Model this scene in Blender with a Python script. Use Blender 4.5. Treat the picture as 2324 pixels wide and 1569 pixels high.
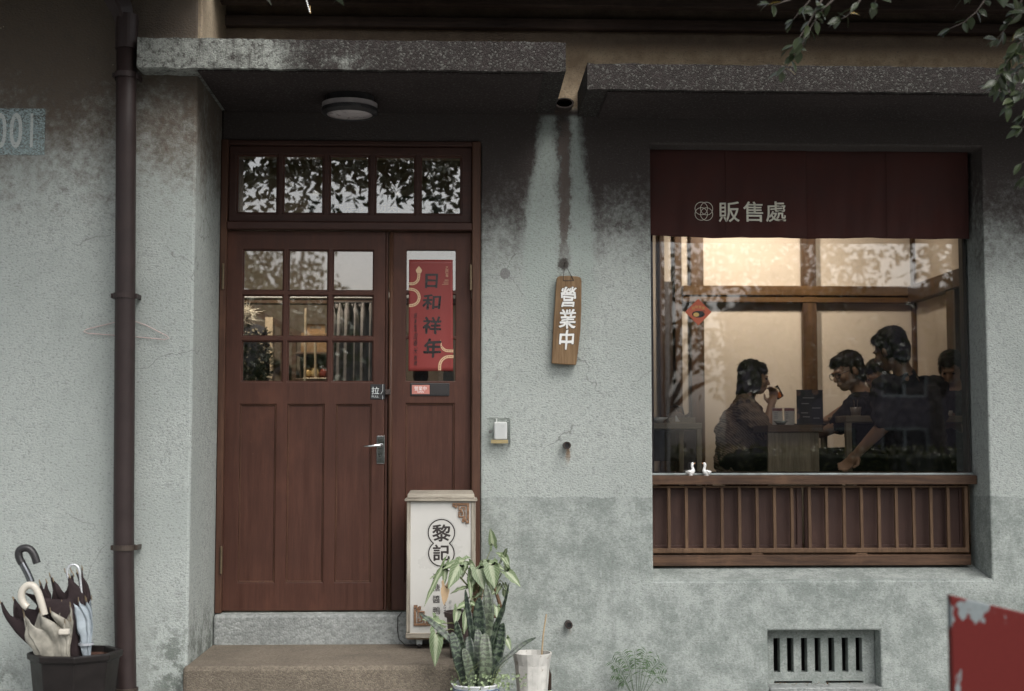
import bpy, bmesh, math, random
import numpy as np
from mathutils import Vector, Matrix, Euler, noise as mnoise

for _o in list(bpy.data.objects):
    bpy.data.objects.remove(_o)
S = bpy.context.scene
C = bpy.context.collection
R = math.radians
RND = random.Random(7)

# ------------------------------------------------------------------ camera
CAM = Vector((0.0, -7.16, 1.45))
PITCH, YAW, FU = R(4.17), R(2.15), 3170.0          # FU: focal length in units of a 2324 px wide picture
cd = bpy.data.cameras.new('camera')
cam = bpy.data.objects.new('camera', cd)
C.objects.link(cam)
cd.sensor_width = 36.0
cd.lens = FU / 2324.0 * 36.0
cd.clip_start = 0.05
cd.clip_end = 400.0
cam.location = CAM
cam.rotation_euler = Euler((math.pi / 2 + PITCH, 0, -YAW), 'XYZ')
cd.dof.use_dof = True
cd.dof.focus_distance = 7.2
cd.dof.aperture_fstop = 2.2
S.camera = cam

# ------------------------------------------------------------------ sky and sun (soft overcast light)
SUN_EL, SUN_AZ = R(50), R(150)                      # azimuth clockwise from +Y: in front of the facade, from the right
w = bpy.data.worlds.new('World')
S.world = w
w.use_nodes = True
nt = w.node_tree
sky = nt.nodes.new('ShaderNodeTexSky')
sky.sky_type = 'NISHITA'
sky.sun_disc = False
sky.sun_elevation = SUN_EL
sky.sun_rotation = SUN_AZ
sky.air_density = 1.0
sky.dust_density = 6.0
sky.ozone_density = 1.5
hs = nt.nodes.new('ShaderNodeHueSaturation')
hs.inputs['Saturation'].default_value = 0.27
bg = nt.nodes['Background']
bg.inputs['Strength'].default_value = 0.145
nt.links.new(sky.outputs[0], hs.inputs['Color'])
nt.links.new(hs.outputs[0], bg.inputs['Color'])
sd = bpy.data.lights.new('sun', 'SUN')
sd.energy = 1.5
sd.angle = R(42)
sd.color = (1.0, 0.97, 0.92)
sun = bpy.data.objects.new('sun', sd)
C.objects.link(sun)
_sv = Vector((math.sin(SUN_AZ) * math.cos(SUN_EL), math.cos(SUN_AZ) * math.cos(SUN_EL), math.sin(SUN_EL)))
sun.rotation_euler = _sv.to_track_quat('Z', 'Y').to_euler()
sun.location = _sv * 30

S.view_settings.view_transform = 'Standard'
S.view_settings.look = 'None'
S.view_settings.exposure = 0.75
S.view_settings.gamma = 1.0
S.view_settings.use_curve_mapping = False
S.render.engine = 'CYCLES'
S.cycles.use_denoising = True
S.cycles.max_bounces = 8
S.cycles.transparent_max_bounces = 24
S.cycles.sample_clamp_indirect = 6.0
S.cycles.caustics_reflective = False
S.cycles.caustics_refractive = False

# ------------------------------------------------------------------ picture measurements -> places in the room
RM = cam.rotation_euler.to_matrix()


def P(u, v, Y):
    """the point at depth Y that was measured at (u, v)"""
    d = RM @ Vector(((u - 1162.0) / FU, (784.5 - v) / FU, -1.0))
    return CAM + d * ((Y - CAM.y) / d.y)


RMI = RM.transposed()


def proj(p):
    q = RMI @ (Vector(p) - CAM)
    if q.z > -0.05:
        return None
    return (1162 + FU * q.x / -q.z, 784.5 - FU * q.y / -q.z)


def PX(u, Y, v=900):
    return P(u, v, Y).x


def PZ(v, Y, u=1100):
    return P(u, v, Y).z


# ------------------------------------------------------------------ scene helpers
WL = {}


def tag(o, label=None, cat=None, group=None, kind=None):
    if label:
        o['label'] = label
    if cat:
        o['category'] = cat
    if group:
        o['group'] = group
    if kind:
        o['kind'] = kind
    return o


def thing(name, label, cat, loc=(0, 0, 0), group=None):
    o = bpy.data.objects.new(name, None)
    o.empty_display_size = 0.1
    C.objects.link(o)
    o.location = loc
    WL[o.name] = Vector(loc)
    return tag(o, label, cat, group)


def link(name, me, parent=None, loc=(0, 0, 0)):
    o = bpy.data.objects.new(name, me)
    C.objects.link(o)
    loc = Vector(loc)
    WL[o.name] = loc
    if parent is not None:
        o.parent = parent
        o.location = loc - WL[parent.name]
    else:
        o.location = loc
    return o


class G:
    """collects one continuous shape in world coordinates"""

    def __init__(self):
        self.v = []
        self.f = []

    def add(self, vs, fs):
        b = len(self.v)
        self.v += [tuple(p) for p in vs]
        self.f += [tuple(i + b for i in f) for f in fs]
        return self

    def box(self, x0, x1, y0, y1, z0, z1):
        x0, x1 = sorted((x0, x1)); y0, y1 = sorted((y0, y1)); z0, z1 = sorted((z0, z1))
        return self.add([(x0, y0, z0), (x1, y0, z0), (x1, y1, z0), (x0, y1, z0),
                         (x0, y0, z1), (x1, y0, z1), (x1, y1, z1), (x0, y1, z1)],
                        [(3, 2, 1, 0), (4, 5, 6, 7), (0, 1, 5, 4), (1, 2, 6, 5), (2, 3, 7, 6), (3, 0, 4, 7)])

    def slab(self, x0, x1, z0, z1, holes, y0, y1):
        """upright slab in XZ with rectangular openings (x0,x1,z0,z1)"""
        xs = sorted({x0, x1} | {h[0] for h in holes} | {h[1] for h in holes})
        zs = sorted({z0, z1} | {h[2] for h in holes} | {h[3] for h in holes})
        nx, nz = len(xs), len(zs)

        def solid(i, j):
            if i < 0 or j < 0 or i >= nx - 1 or j >= nz - 1:
                return False
            cx, cz = (xs[i] + xs[i + 1]) / 2, (zs[j] + zs[j + 1]) / 2
            return not any(h[0] < cx < h[1] and h[2] < cz < h[3] for h in holes)
        ids = {}
        vs, fs = [], []

        def vid(i, j, k):
            if (i, j, k) not in ids:
                ids[(i, j, k)] = len(vs)
                vs.append((xs[i], y1 if k else y0, zs[j]))
            return ids[(i, j, k)]
        for i in range(nx - 1):
            for j in range(nz - 1):
                if not solid(i, j):
                    continue
                fs.append((vid(i, j, 0), vid(i + 1, j, 0), vid(i + 1, j + 1, 0), vid(i, j + 1, 0)))
                fs.append((vid(i, j, 1), vid(i, j + 1, 1), vid(i + 1, j + 1, 1), vid(i + 1, j, 1)))
                if not solid(i - 1, j):
                    fs.append((vid(i, j, 0), vid(i, j + 1, 0), vid(i, j + 1, 1), vid(i, j, 1)))
                if not solid(i + 1, j):
                    fs.append((vid(i + 1, j, 0), vid(i + 1, j, 1), vid(i + 1, j + 1, 1), vid(i + 1, j + 1, 0)))
                if not solid(i, j - 1):
                    fs.append((vid(i, j, 0), vid(i, j, 1), vid(i + 1, j, 1), vid(i + 1, j, 0)))
                if not solid(i, j + 1):
                    fs.append((vid(i, j + 1, 0), vid(i + 1, j + 1, 0), vid(i + 1, j + 1, 1), vid(i, j + 1, 1)))
        return self.add(vs, fs)

    def bitmap(self, rows, x0, z1, cell, y0, y1):
        holes = []
        h, wd = len(rows), len(rows[0])
        for j, r in enumerate(rows):
            for i, ch in enumerate(r):
                if ch != '#':
                    holes.append((x0 + i * cell, x0 + (i + 1) * cell, z1 - (j + 1) * cell, z1 - j * cell))
        return self.slab(x0, x0 + wd * cell, z1 - h * cell, z1, holes, y0, y1)

    def tube(self, pts, radii, n=10, cap=True):
        pts = [Vector(p) for p in pts]
        if not hasattr(radii, '__len__'):
            radii = [radii] * len(pts)
        t0 = (pts[1] - pts[0]).normalized()
        a = Vector((0, 0, 1)) if abs(t0.z) < 0.9 else Vector((1, 0, 0))
        nrm = t0.cross(a).normalized()
        vs, fs = [], []
        for k, p in enumerate(pts):
            if k == 0:
                t = t0
            elif k == len(pts) - 1:
                t = (pts[k] - pts[k - 1]).normalized()
            else:
                t = ((pts[k + 1] - p).normalized() + (p - pts[k - 1]).normalized()).normalized()
            nrm = (nrm - t * nrm.dot(t)).normalized()
            b = t.cross(nrm)
            for i in range(n):
                an = 2 * math.pi * i / n
                vs.append(p + (nrm * math.cos(an) + b * math.sin(an)) * radii[k])
        for k in range(len(pts) - 1):
            for i in range(n):
                j = (i + 1) % n
                fs.append((k * n + i, k * n + j, (k + 1) * n + j, (k + 1) * n + i))
        if cap:
            fs.append(tuple(reversed(range(n))))
            fs.append(tuple(range((len(pts) - 1) * n, len(pts) * n)))
        return self.add(vs, fs)

    def lathe(self, prof, cx, cy, n=24, rot=0.0, sx=1.0, sy=1.0, closed=False):
        vs, fs = [], []
        for (r, z) in prof:
            for i in range(n):
                a = 2 * math.pi * i / n + rot
                vs.append((cx + r * sx * math.cos(a), cy + r * sy * math.sin(a), z))
        m = len(prof)
        for k in range(m - 1 if not closed else m):
            k2 = (k + 1) % m
            for i in range(n):
                j = (i + 1) % n
                fs.append((k * n + i, k * n + j, k2 * n + j, k2 * n + i))
        if not closed:
            fs.append(tuple(reversed(range(n))))
            fs.append(tuple(range((m - 1) * n, m * n)))
        return self.add(vs, fs)

    def sheet(self, fn, nu, nv, th=0.0, axis=(0, 1, 0)):
        """fn(s,t) -> point for s,t in 0..1; th gives it thickness along axis"""
        vs, fs = [], []
        for j in range(nv + 1):
            for i in range(nu + 1):
                vs.append(Vector(fn(i / nu, j / nv)))
        n = len(vs)
        for j in range(nv):
            for i in range(nu):
                a = j * (nu + 1) + i
                fs.append((a, a + 1, a + nu + 2, a + nu + 1))
        if th:
            ax = Vector(axis) * th
            vs += [p + ax for p in vs[:n]]
            fs += [tuple(reversed([i + n for i in f])) for f in list(fs)]
            W = nu + 1
            rim = [i for i in range(nu + 1)] + [j * W + nu for j in range(1, nv + 1)] + \
                  [nv * W + i for i in range(nu - 1, -1, -1)] + [j * W for j in range(nv - 1, 0, -1)]
            for k in range(len(rim)):
                a, b = rim[k], rim[(k + 1) % len(rim)]
                fs.append((b, a, a + n, b + n))
        return self.add(vs, fs)

    def prism(self, pts, y0, y1):
        """outline in (x, z), pushed from y0 to y1"""
        n = len(pts)
        vs = [(p[0], y0, p[1]) for p in pts] + [(p[0], y1, p[1]) for p in pts]
        fs = [tuple(range(n)), tuple(reversed(range(n, 2 * n)))]
        for i in range(n):
            j = (i + 1) % n
            fs.append((i, i + n, j + n, j))
        return self.add(vs, fs)

    def xform(self, mtx, about=(0, 0, 0)):
        a = Vector(about)
        self.v = [tuple(mtx @ (Vector(p) - a) + a) for p in self.v]
        return self

    def obj(self, name, m, parent=None, smooth=False, bevel=0.0, seg=1, fix=True, label=None, cat=None, group=None, kind=None):
        vs = np.array(self.v, dtype=float)
        lo, hi = vs.min(0), vs.max(0)
        c = np.array([(lo[0] + hi[0]) / 2, (lo[1] + hi[1]) / 2, lo[2]])
        me = bpy.data.meshes.new(name)
        me.from_pydata((vs - c).tolist(), [], self.f)
        if fix or bevel:
            bm = bmesh.new()
            bm.from_mesh(me)
            if fix:
                bmesh.ops.recalc_face_normals(bm, faces=bm.faces)
            if bevel:
                ed = [e for e in bm.edges if len(e.link_faces) == 2 and e.calc_face_angle(0) > R(35)]
                bmesh.ops.bevel(bm, geom=ed, offset=bevel, segments=seg, profile=0.5, affect='EDGES', clamp_overlap=True)
            bm.to_mesh(me)
            bm.free()
        if smooth:
            me.shade_smooth()
        me.materials.append(m)
        o = link(name, me, parent, c)
        return tag(o, label, cat, group, kind)


def box(name, m, x0, x1, y0, y1, z0, z1, parent=None, bevel=0.003, seg=1, **k):
    return G().box(x0, x1, y0, y1, z0, z1).obj(name, m, parent, bevel=bevel, seg=seg, **k)


DG = bpy.context.evaluated_depsgraph_get


def text(body, u0, v0, u1, v1, Y, m, parent, name='lettering', th=0.0015, off=0.0, bold=0.0, rot=0.0, jit=0.0, shear=0.0, y_of=None):
    """flat raised lettering filling the measured box, on the surface at depth Y, facing the street"""
    c = bpy.data.curves.new(name, 'FONT')
    c.body = body
    c.offset = 0.0
    bold = bold or off * 0.6
    c.extrude = 0.0
    c.resolution_u = 3
    c.shear = shear
    o = bpy.data.objects.new('tmp_text', c)
    C.objects.link(o)
    me = bpy.data.meshes.new_from_object(o.evaluated_get(DG()))
    bpy.data.objects.remove(o)
    bpy.data.curves.remove(c)
    vs = np.array([v.co[:] for v in me.vertices])
    fs = [tuple(p.vertices) for p in me.polygons]
    bpy.data.meshes.remove(me)
    if rot:
        cr, sr = math.cos(rot), math.sin(rot)
        vs = np.stack([vs[:, 0] * cr - vs[:, 1] * sr, vs[:, 0] * sr + vs[:, 1] * cr, vs[:, 2]], 1)
    lo, hi = vs.min(0), vs.max(0)
    a, b = P(u0, v1, Y), P(u1, v0, Y)
    g = G()
    out = []
    for p in vs:
        s, t = (p[0] - lo[0]) / max(1e-6, hi[0] - lo[0]), (p[1] - lo[1]) / max(1e-6, hi[1] - lo[1])
        x, z = a.x + (b.x - a.x) * s, a.z + (b.z - a.z) * t
        if jit:
            x += jit * mnoise.noise((x * 42, z * 42, 1.3))
            z += jit * mnoise.noise((x * 42, z * 42, 7.7))
        out.append((x, (y_of(x, z) if y_of else Y) - th, z))
    n = len(out)
    fs2 = [tuple(reversed(f)) for f in fs]
    # give the letters their thickness
    edges = {}
    for f in fs2:
        for i in range(len(f)):
            e = (f[i], f[(i + 1) % len(f)])
            edges[e] = edges.get(e, 0) + 1
    side = [(e[1], e[0], e[0] + n, e[1] + n) for e in edges if (e[1], e[0]) not in edges]
    bw_ = bold * (b.z - a.z) if len(body) == 1 else 0.0
    shifts = [(0, 0)] + ([(math.cos(q * math.pi / 3) * bw_, math.sin(q * math.pi / 3) * bw_) for q in range(6)] if bw_ else [])
    for q, (sx_, sz_) in enumerate(shifts):
        dy_ = q * 0.00006
        g.add([(p[0] + sx_, p[1] + dy_, p[2] + sz_) for p in out] + [(p[0] + sx_, p[1] + th * 0.9, p[2] + sz_) for p in out], fs2 + side)
    return g.obj(name, m, parent, fix=False)


# ------------------------------------------------------------------ materials
def new_mat(name):
    m = bpy.data.materials.new(name)
    m.use_nodes = True
    t = m.node_tree
    b = t.nodes['Principled BSDF']
    return m, t, b


class NT:
    """small node-graph writer"""

    def __init__(self, t):
        self.t = t

    def n(self, typ, ins=None, **props):
        nd = self.t.nodes.new(typ)
        for k, v in props.items():
            setattr(nd, k, v)
        for k, v in (ins or {}).items():
            self.set(nd, k, v)
        return nd

    def set(self, nd, k, v):
        s = nd.inputs[k]
        if isinstance(v, bpy.types.NodeSocket):
            self.t.links.new(v, s)
        elif isinstance(v, bpy.types.Node):
            self.t.links.new(v.outputs[0], s)
        else:
            if isinstance(v, tuple) and len(v) == 3 and s.type == 'RGBA':
                v = (*v, 1)
            s.default_value = v

    def math(self, op, a, b=0.0, clamp=False):
        nd = self.n('ShaderNodeMath', operation=op, use_clamp=clamp)
        self.set(nd, 0, a)
        self.set(nd, 1, b)
        return nd.outputs[0]

    def mix(self, f, a, b, blend='MIX'):
        nd = self.n('ShaderNodeMix', data_type='RGBA', blend_type=blend)
        self.set(nd, 0, f)
        self.set(nd, 6, a)
        self.set(nd, 7, b)
        return nd.outputs[2]

    def ramp(self, x, a, b, lo=0.0, hi=1.0, smooth=True):
        nd = self.n('ShaderNodeMapRange', interpolation_type='SMOOTHSTEP' if smooth else 'LINEAR', clamp=True)
        for k, v in (('Value', x), ('From Min', a), ('From Max', b), ('To Min', lo), ('To Max', hi)):
            self.set(nd, k, v)
        return nd.outputs['Result']

    def pos(self):
        return self.n('ShaderNodeNewGeometry').outputs['Position']

    def sep(self, v):
        nd = self.n('ShaderNodeSeparateXYZ', {0: v})
        return nd.outputs[0], nd.outputs[1], nd.outputs[2]

    def scale(self, v, s):
        nd = self.n('ShaderNodeVectorMath', operation='MULTIPLY')
        self.set(nd, 0, v)
        self.set(nd, 1, s)
        return nd.outputs[0]

    def noise(self, v, scale, detail=4.0, rough=0.55, dist=0.0):
        return self.n('ShaderNodeTexNoise', {'Vector': v, 'Scale': scale, 'Detail': detail, 'Roughness': rough, 'Distortion': dist}).outputs['Fac']

    def voro(self, v, scale, feat='F1'):
        return self.n('ShaderNodeTexVoronoi', {'Vector': v, 'Scale': scale}, feature=feat)

    def bump(self, h, strength=0.3, dist=0.01):
        return self.n('ShaderNodeBump', {'Height': h, 'Strength': strength, 'Distance': dist}).outputs[0]


MATS = {}


def plain(name, col, rough=0.5, var=0.12, scale=14.0, metal=0.0, bump=0.0, bscale=120.0, spec=0.5, trans=0.0, coat=0.0, wear=None, wear_amt=0.62, wear_scale=25.0):
    """painted / moulded surface with slight unevenness of tone and gloss; wear: colour of scuffs"""
    if name in MATS:
        return MATS[name]
    m, t, b = new_mat(name)
    k = NT(t)
    p = k.n('ShaderNodeTexCoord').outputs['Object']
    nz = k.noise(p, scale, 5.0, 0.6)
    dk = tuple(c * (1 - var) for c in col)
    lt = tuple(min(1, c * (1 + var)) for c in col)
    c = k.mix(k.ramp(nz, 0.3, 0.7), dk, lt)
    if wear:
        c = k.mix(k.ramp(k.noise(p, wear_scale, 6.0, 0.65), wear_amt, wear_amt + 0.03), c, wear)
    k.set(b, 'Base Color', c)
    k.set(b, 'Roughness', k.ramp(nz, 0.2, 0.8, max(0.02, rough - 0.08), min(1, rough + 0.08)))
    b.inputs['Metallic'].default_value = metal
    b.inputs['Specular IOR Level'].default_value = spec
    b.inputs['Transmission Weight'].default_value = trans
    b.inputs['Coat Weight'].default_value = coat
    if bump:
        k.set(b, 'Normal', k.bump(k.noise(p, bscale, 3.0), bump, 0.004))
    MATS[name] = m
    return m


def wood(name, dark, light, axis='z', scale=1.0, rough=0.55, bump=0.25, painted=0.0, wear=None):
    """grain runs along axis"""
    if name in MATS:
        return MATS[name]
    m, t, b = new_mat(name)
    k = NT(t)
    p = k.pos()
    st = {'x': (0.06, 1, 1), 'y': (1, 0.06, 1), 'z': (1, 1, 0.06)}[axis]
    q = k.scale(p, tuple(s * 14 * scale for s in st))
    g1 = k.noise(q, 3.2, 6.0, 0.65, 0.6)
    g2 = k.noise(q, 16.0, 3.0, 0.7)
    big = k.noise(p, 2.6, 3.0)
    f = k.math('ADD', k.math('MULTIPLY', g1, 0.75), k.math('MULTIPLY', g2, 0.35))
    f = k.ramp(f, 0.38 - 0.1 * painted, 0.72 + 0.25 * painted)
    c = k.mix(f, dark, light)
    c = k.mix(k.ramp(big, 0.3, 0.75, 0.0, 0.45), c, tuple(x * 0.62 for x in dark))
    c = k.mix(k.ramp(k.noise(k.scale(p, (1.0, 1.0, 0.5)), 3.7, 4.0, 0.7), 0.52, 0.74, 0.0, 0.45), c, tuple(min(1.0, x * 1.35) for x in light))
    if wear:
        wn = k.noise(p, 42.0, 5.0, 0.7)
        c = k.mix(k.ramp(wn, 0.68, 0.74), c, wear)
    k.set(b, 'Base Color', c)
    k.set(b, 'Roughness', k.ramp(g1, 0.2, 0.8, rough - 0.08, rough + 0.14))
    b.inputs['Specular IOR Level'].default_value = 0.32
    k.set(b, 'Normal', k.bump(k.math('ADD', g1, k.math('MULTIPLY', g2, 0.5)), bump, 0.004))
    MATS[name] = m
    return m


def glass_mat(name='window_glass', tint=(0.93, 0.95, 0.94), ior=1.52, wavy=0.0):
    if name in MATS:
        return MATS[name]
    m, t, b = new_mat(name)
    t.nodes.remove(b)
    k = NT(t)
    fr = k.n('ShaderNodeFresnel', {'IOR': ior})
    tr = k.n('ShaderNodeBsdfTransparent', {'Color': tint})
    gl = k.n('ShaderNodeBsdfGlossy', {'Color': (1, 1, 1), 'Roughness': 0.0})
    if wavy:
        nrm = k.bump(k.noise(k.pos(), 3.0, 2.0), wavy, 0.02)
        k.set(gl, 'Normal', nrm)
    mx = k.n('ShaderNodeMixShader')
    k.set(mx, 0, fr)
    k.set(mx, 1, tr)
    k.set(mx, 2, gl)
    k.set(t.nodes['Material Output'], 0, mx)
    MATS[name] = m
    return m


def emis(name, col, st):
    m, t, b = new_mat(name)
    b.inputs['Base Color'].default_value = (*col, 1)
    b.inputs['Emission Color'].default_value = (*col, 1)
    b.inputs['Emission Strength'].default_value = st
    MATS[name] = m
    return m


def stucco(name, extra=None, base=(0.418, 0.449, 0.427), base2=(0.328, 0.358, 0.339), bump=0.55, grain=1.0):
    m, t, b = new_mat(name)
    k = NT(t)
    p = k.pos()
    x, y, z = k.sep(p)
    q = k.scale(p, (80 * grain, 80 * grain, 125 * grain))
    gr = k.noise(q, 1.0, 3.0, 0.6)
    fine = k.noise(p, 260.0, 2.0)
    big = k.noise(p, 1.7, 5.0, 0.6)
    mid = k.noise(p, 7.0, 5.0, 0.65)
    c = k.mix(k.ramp(big, 0.3, 0.7), base2, base)
    c = k.mix(k.ramp(mid, 0.52, 0.8, 0, 0.35), c, tuple(i * 0.72 for i in base2))
    pits = k.ramp(gr, 0.36, 0.44, 1.0, 0.0)
    # uneven grime in the texture and a few hairline cracks
    gm = k.noise(p, 34.0, 6.0, 0.78)
    gf = k.math('MULTIPLY', k.ramp(k.math('ADD', gm, k.math('MULTIPLY', big, 0.45)), 0.72, 0.90), 0.34)
    c = k.mix(gf, c, tuple(i * 0.42 for i in base2))
    wp_ = k.n('ShaderNodeVectorMath', operation='ADD')
    k.set(wp_, 0, p)
    k.set(wp_, 1, k.scale(k.n('ShaderNodeTexNoise', {'Vector': p, 'Scale': 5.0, 'Detail': 4.0}).outputs['Color'], (0.22, 0.22, 0.22)))
    cr = k.voro(wp_.outputs[0], 1.15, 'DISTANCE_TO_EDGE').outputs['Distance']
    ck = k.math('MULTIPLY', k.ramp(cr, 0.0, 0.004, 1, 0), k.ramp(k.noise(p, 1.3, 2.0), 0.52, 0.58))
    c = k.mix(k.math('MULTIPLY', ck, 0.55), c, (0.07, 0.065, 0.06))
    st = 1.0
    if extra:
        c, st = extra(k, c, p, x, y, z, gr, mid, big)
    c = k.mix(k.math('MULTIPLY', pits, 0.42), c, (0.12, 0.115, 0.11))
    k.set(b, 'Base Color', c)
    b.inputs['Roughness'].default_value = 0.92
    b.inputs['Specular IOR Level'].default_value = 0.2
    h = k.math('ADD', gr, k.math('MULTIPLY', fine, 0.25))
    bm = k.n('ShaderNodeBump', {'Height': h, 'Distance': 0.012})
    if isinstance(st, float):
        k.set(bm, 'Strength', k.ramp(big, 0.3, 0.7, bump * st * 0.6, bump * st * 1.25))
    else:
        k.set(bm, 'Strength', k.math('MULTIPLY', st, bump))
    k.set(b, 'Normal', bm.outputs[0])
    MATS[name] = m
    return m
# ------------------------------------------------------------------ the building's planes
WA = -0.675            # front of the projecting left wall
WB = 0.0               # recessed wall with door and window
YG = 0.24              # window glass
GZ = 0.212             # pavement level at the wall
FLOOR_Z = 0.86         # raised dining room floor
XP = PX(436, WA, 900)  # corner of the left pier
XL, XR = -4.3, 4.6
Z_TOP = 4.6
STEP_Z = PZ(1458, 0)
SILL_Z = PZ(1388, 0)

# surfaces
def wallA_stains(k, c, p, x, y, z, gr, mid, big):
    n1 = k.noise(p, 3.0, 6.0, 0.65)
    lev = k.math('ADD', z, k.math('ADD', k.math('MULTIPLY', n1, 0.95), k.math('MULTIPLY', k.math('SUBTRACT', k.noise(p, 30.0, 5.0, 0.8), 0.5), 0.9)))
    soot_shade = k.ramp(lev, 2.98, 3.62)  # brown grime with the shade below the eaves worked into its strength
    c = k.mix(k.math('MULTIPLY', soot_shade, 0.9), c, (0.095, 0.066, 0.045))
    n2 = k.noise(p, 16.0, 6.0, 0.75)
    speck = k.math('MULTIPLY', k.ramp(n2, 0.5, 0.62), k.ramp(lev, 2.75, 3.5))
    c = k.mix(k.math('MULTIPLY', speck, 0.55), c, (0.10, 0.085, 0.07))
    # mildew low on the pier and behind the bin
    mx = k.math('MULTIPLY', k.ramp(z, PZ(1500, WA), PZ(1330, WA), 1, 0), k.ramp(x, PX(300, WA), PX(400, WA)))
    mx = k.math('ADD', mx, k.math('MULTIPLY', k.ramp(z, PZ(1569, WA), PZ(1440, WA), 1.0, 0), k.ramp(x, PX(120, WA), PX(20, WA))), clamp=True)
    n3 = k.noise(p, 24.0, 7.0, 0.8)
    n4 = k.noise(p, 5.0, 3.0)
    mold = k.math('MULTIPLY', k.ramp(k.math('ADD', n3, k.math('MULTIPLY', n4, 0.55)), 0.72, 0.86), mx)
    c = k.mix(k.math('MULTIPLY', mold, 0.8), c, (0.10, 0.115, 0.10))
    flk = k.voro(p, 22.0)
    fl = k.math('MULTIPLY', k.ramp(flk.outputs['Distance'], 0.05, 0.09, 1, 0), k.math('MULTIPLY', soot_shade, k.ramp(k.noise(p, 6.0), 0.58, 0.6)))
    c = k.mix(k.math('MULTIPLY', fl, 0.6), c, (0.5, 0.46, 0.33))
    return c, 1.0


def wallB_stains(k, c, p, x, y, z, gr, mid, big):
    # bare tan render above the canopies
    nz = k.noise(p, 6.0, 5.0, 0.7)
    tan = k.ramp(k.math('ADD', z, k.math('MULTIPLY', nz, 0.06)), 3.19, 3.26)
    tc = k.mix(k.ramp(nz, 0.3, 0.7), (0.34, 0.25, 0.165), (0.60, 0.47, 0.32))
    c = k.mix(tan, c, tc)
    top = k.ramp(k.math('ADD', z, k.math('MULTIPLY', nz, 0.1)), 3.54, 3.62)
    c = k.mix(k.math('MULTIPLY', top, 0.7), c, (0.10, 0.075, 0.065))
    # soot, deepened to carry the shade under the canopies, ragged lower edge, washed away in two streaks below the spout
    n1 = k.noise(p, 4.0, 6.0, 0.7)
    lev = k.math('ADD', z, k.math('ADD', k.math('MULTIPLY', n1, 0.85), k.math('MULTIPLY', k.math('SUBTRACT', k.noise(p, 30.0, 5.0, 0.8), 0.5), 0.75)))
    soot_shade = k.math('MULTIPLY', k.ramp(lev, 2.70, 3.26), k.ramp(z, 3.19, 3.22, 1, 0))
    fz = k.noise(p, 46.0, 5.0, 0.8)
    wob = k.math('MULTIPLY', k.math('SUBTRACT', k.noise(k.scale(p, (1, 1, 0.6)), 7.0, 7.0, 0.8), 0.5), 0.17)
    xw = k.math('ADD', x, wob)
    wid = k.ramp(z, PZ(250, 0), PZ(520, 0), 0.030, 0.086, smooth=False)
    sx = k.math('ADD', k.math('MULTIPLY', k.ramp(z, PZ(250, 0), PZ(520, 0), 0.0, 1.0, smooth=False), 0.03), 0.075)

    def streak(sign):
        cx = k.math('ADD', k.math('MULTIPLY', sx, sign * (0.86 if sign > 0 else 1.06)), PX(1278, 0, 400))
        d = k.math('ABSOLUTE', k.math('SUBTRACT', xw, cx))
        return k.ramp(k.math('SUBTRACT', k.math('ADD', d, k.math('MULTIPLY', k.math('SUBTRACT', fz, 0.5), 0.07)), k.math('MULTIPLY', wid, 0.78 if sign > 0 else 1.08)), -0.03, 0.026, 1, 0)
    wash = k.math('MAXIMUM', streak(-1.0), streak(1.0))
    wash = k.math('MULTIPLY', wash, k.math('MULTIPLY', k.ramp(z, PZ(268, 0), PZ(256, 0), 1, 0), k.ramp(z, 1.9, 2.35)))
    d0 = k.math('ABSOLUTE', k.math('SUBTRACT', xw, PX(1280, 0, 400)))
    core = k.math('MULTIPLY', k.ramp(d0, 0.020, 0.034, 1, 0), k.ramp(k.math('ADD', z, k.math('MULTIPLY', n1, 0.5)), 2.55, 2.85))
    core = k.math('MULTIPLY', core, k.ramp(z, 3.12, 3.16, 1, 0))
    c = k.mix(k.math('MULTIPLY', soot_shade, 0.93), c, (0.044, 0.031, 0.029))
    c = k.mix(k.math('MULTIPLY', wash, k.ramp(fz, 0.25, 0.6, 0.6, 0.95)), c, (0.345, 0.39, 0.365))
    c = k.mix(k.math('MULTIPLY', core, 0.85), c, (0.11, 0.09, 0.08))
    # lower, smoother and greyer patch of render
    ed = k.math('ADD', z, k.math('MULTIPLY', k.math('SUBTRACT', k.noise(p, 9.0, 5.0, 0.7), 0.5), 0.05))
    dado = k.ramp(ed, PZ(1131, 0), PZ(1127, 0), 1, 0)
    blot = k.math('ADD', k.math('MULTIPLY', k.noise(p, 5.0, 7.0, 0.82), 0.75), k.math('MULTIPLY', k.noise(k.scale(p, (1, 1, 1.3)), 70.0, 3.0, 0.7), 0.25))
    dc = k.mix(k.ramp(blot, 0.41, 0.60), (0.212, 0.238, 0.222), (0.362, 0.390, 0.371))
    n3 = k.noise(p, 34.0, 5.0, 0.75)
    dc = k.mix(k.ramp(k.math('ADD', n3, k.math('MULTIPLY', blot, -0.3)), 0.44, 0.54, 0, 0.5), dc, (0.13, 0.15, 0.14))
    c = k.mix(dado, c, dc)
    # rust runs below the two pipe stubs, soot round the sign hook
    for (uu, vv, ln, am, col) in ((1286, 1019, 0.10, 0.75, (0.22, 0.12, 0.05)), (1290, 1424, 0.05, 0.4, (0.2, 0.17, 0.13))):
        d = k.math('ABSOLUTE', k.math('SUBTRACT', xw, PX(uu, 0, vv)))
        zt = PZ(vv, 0)
        r = k.math('MULTIPLY', k.ramp(d, 0.006, 0.02, 1, 0), k.math('MULTIPLY', k.ramp(z, zt - ln, zt - 0.01), k.ramp(z, zt, zt + 0.006, 1, 0)))
        c = k.mix(k.math('MULTIPLY', r, am), c, col)
    hk = k.n('ShaderNodeVectorMath', operation='DISTANCE')
    k.set(hk, 0, p)
    k.set(hk, 1, tuple(P(1279, 601, 0)))
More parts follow.
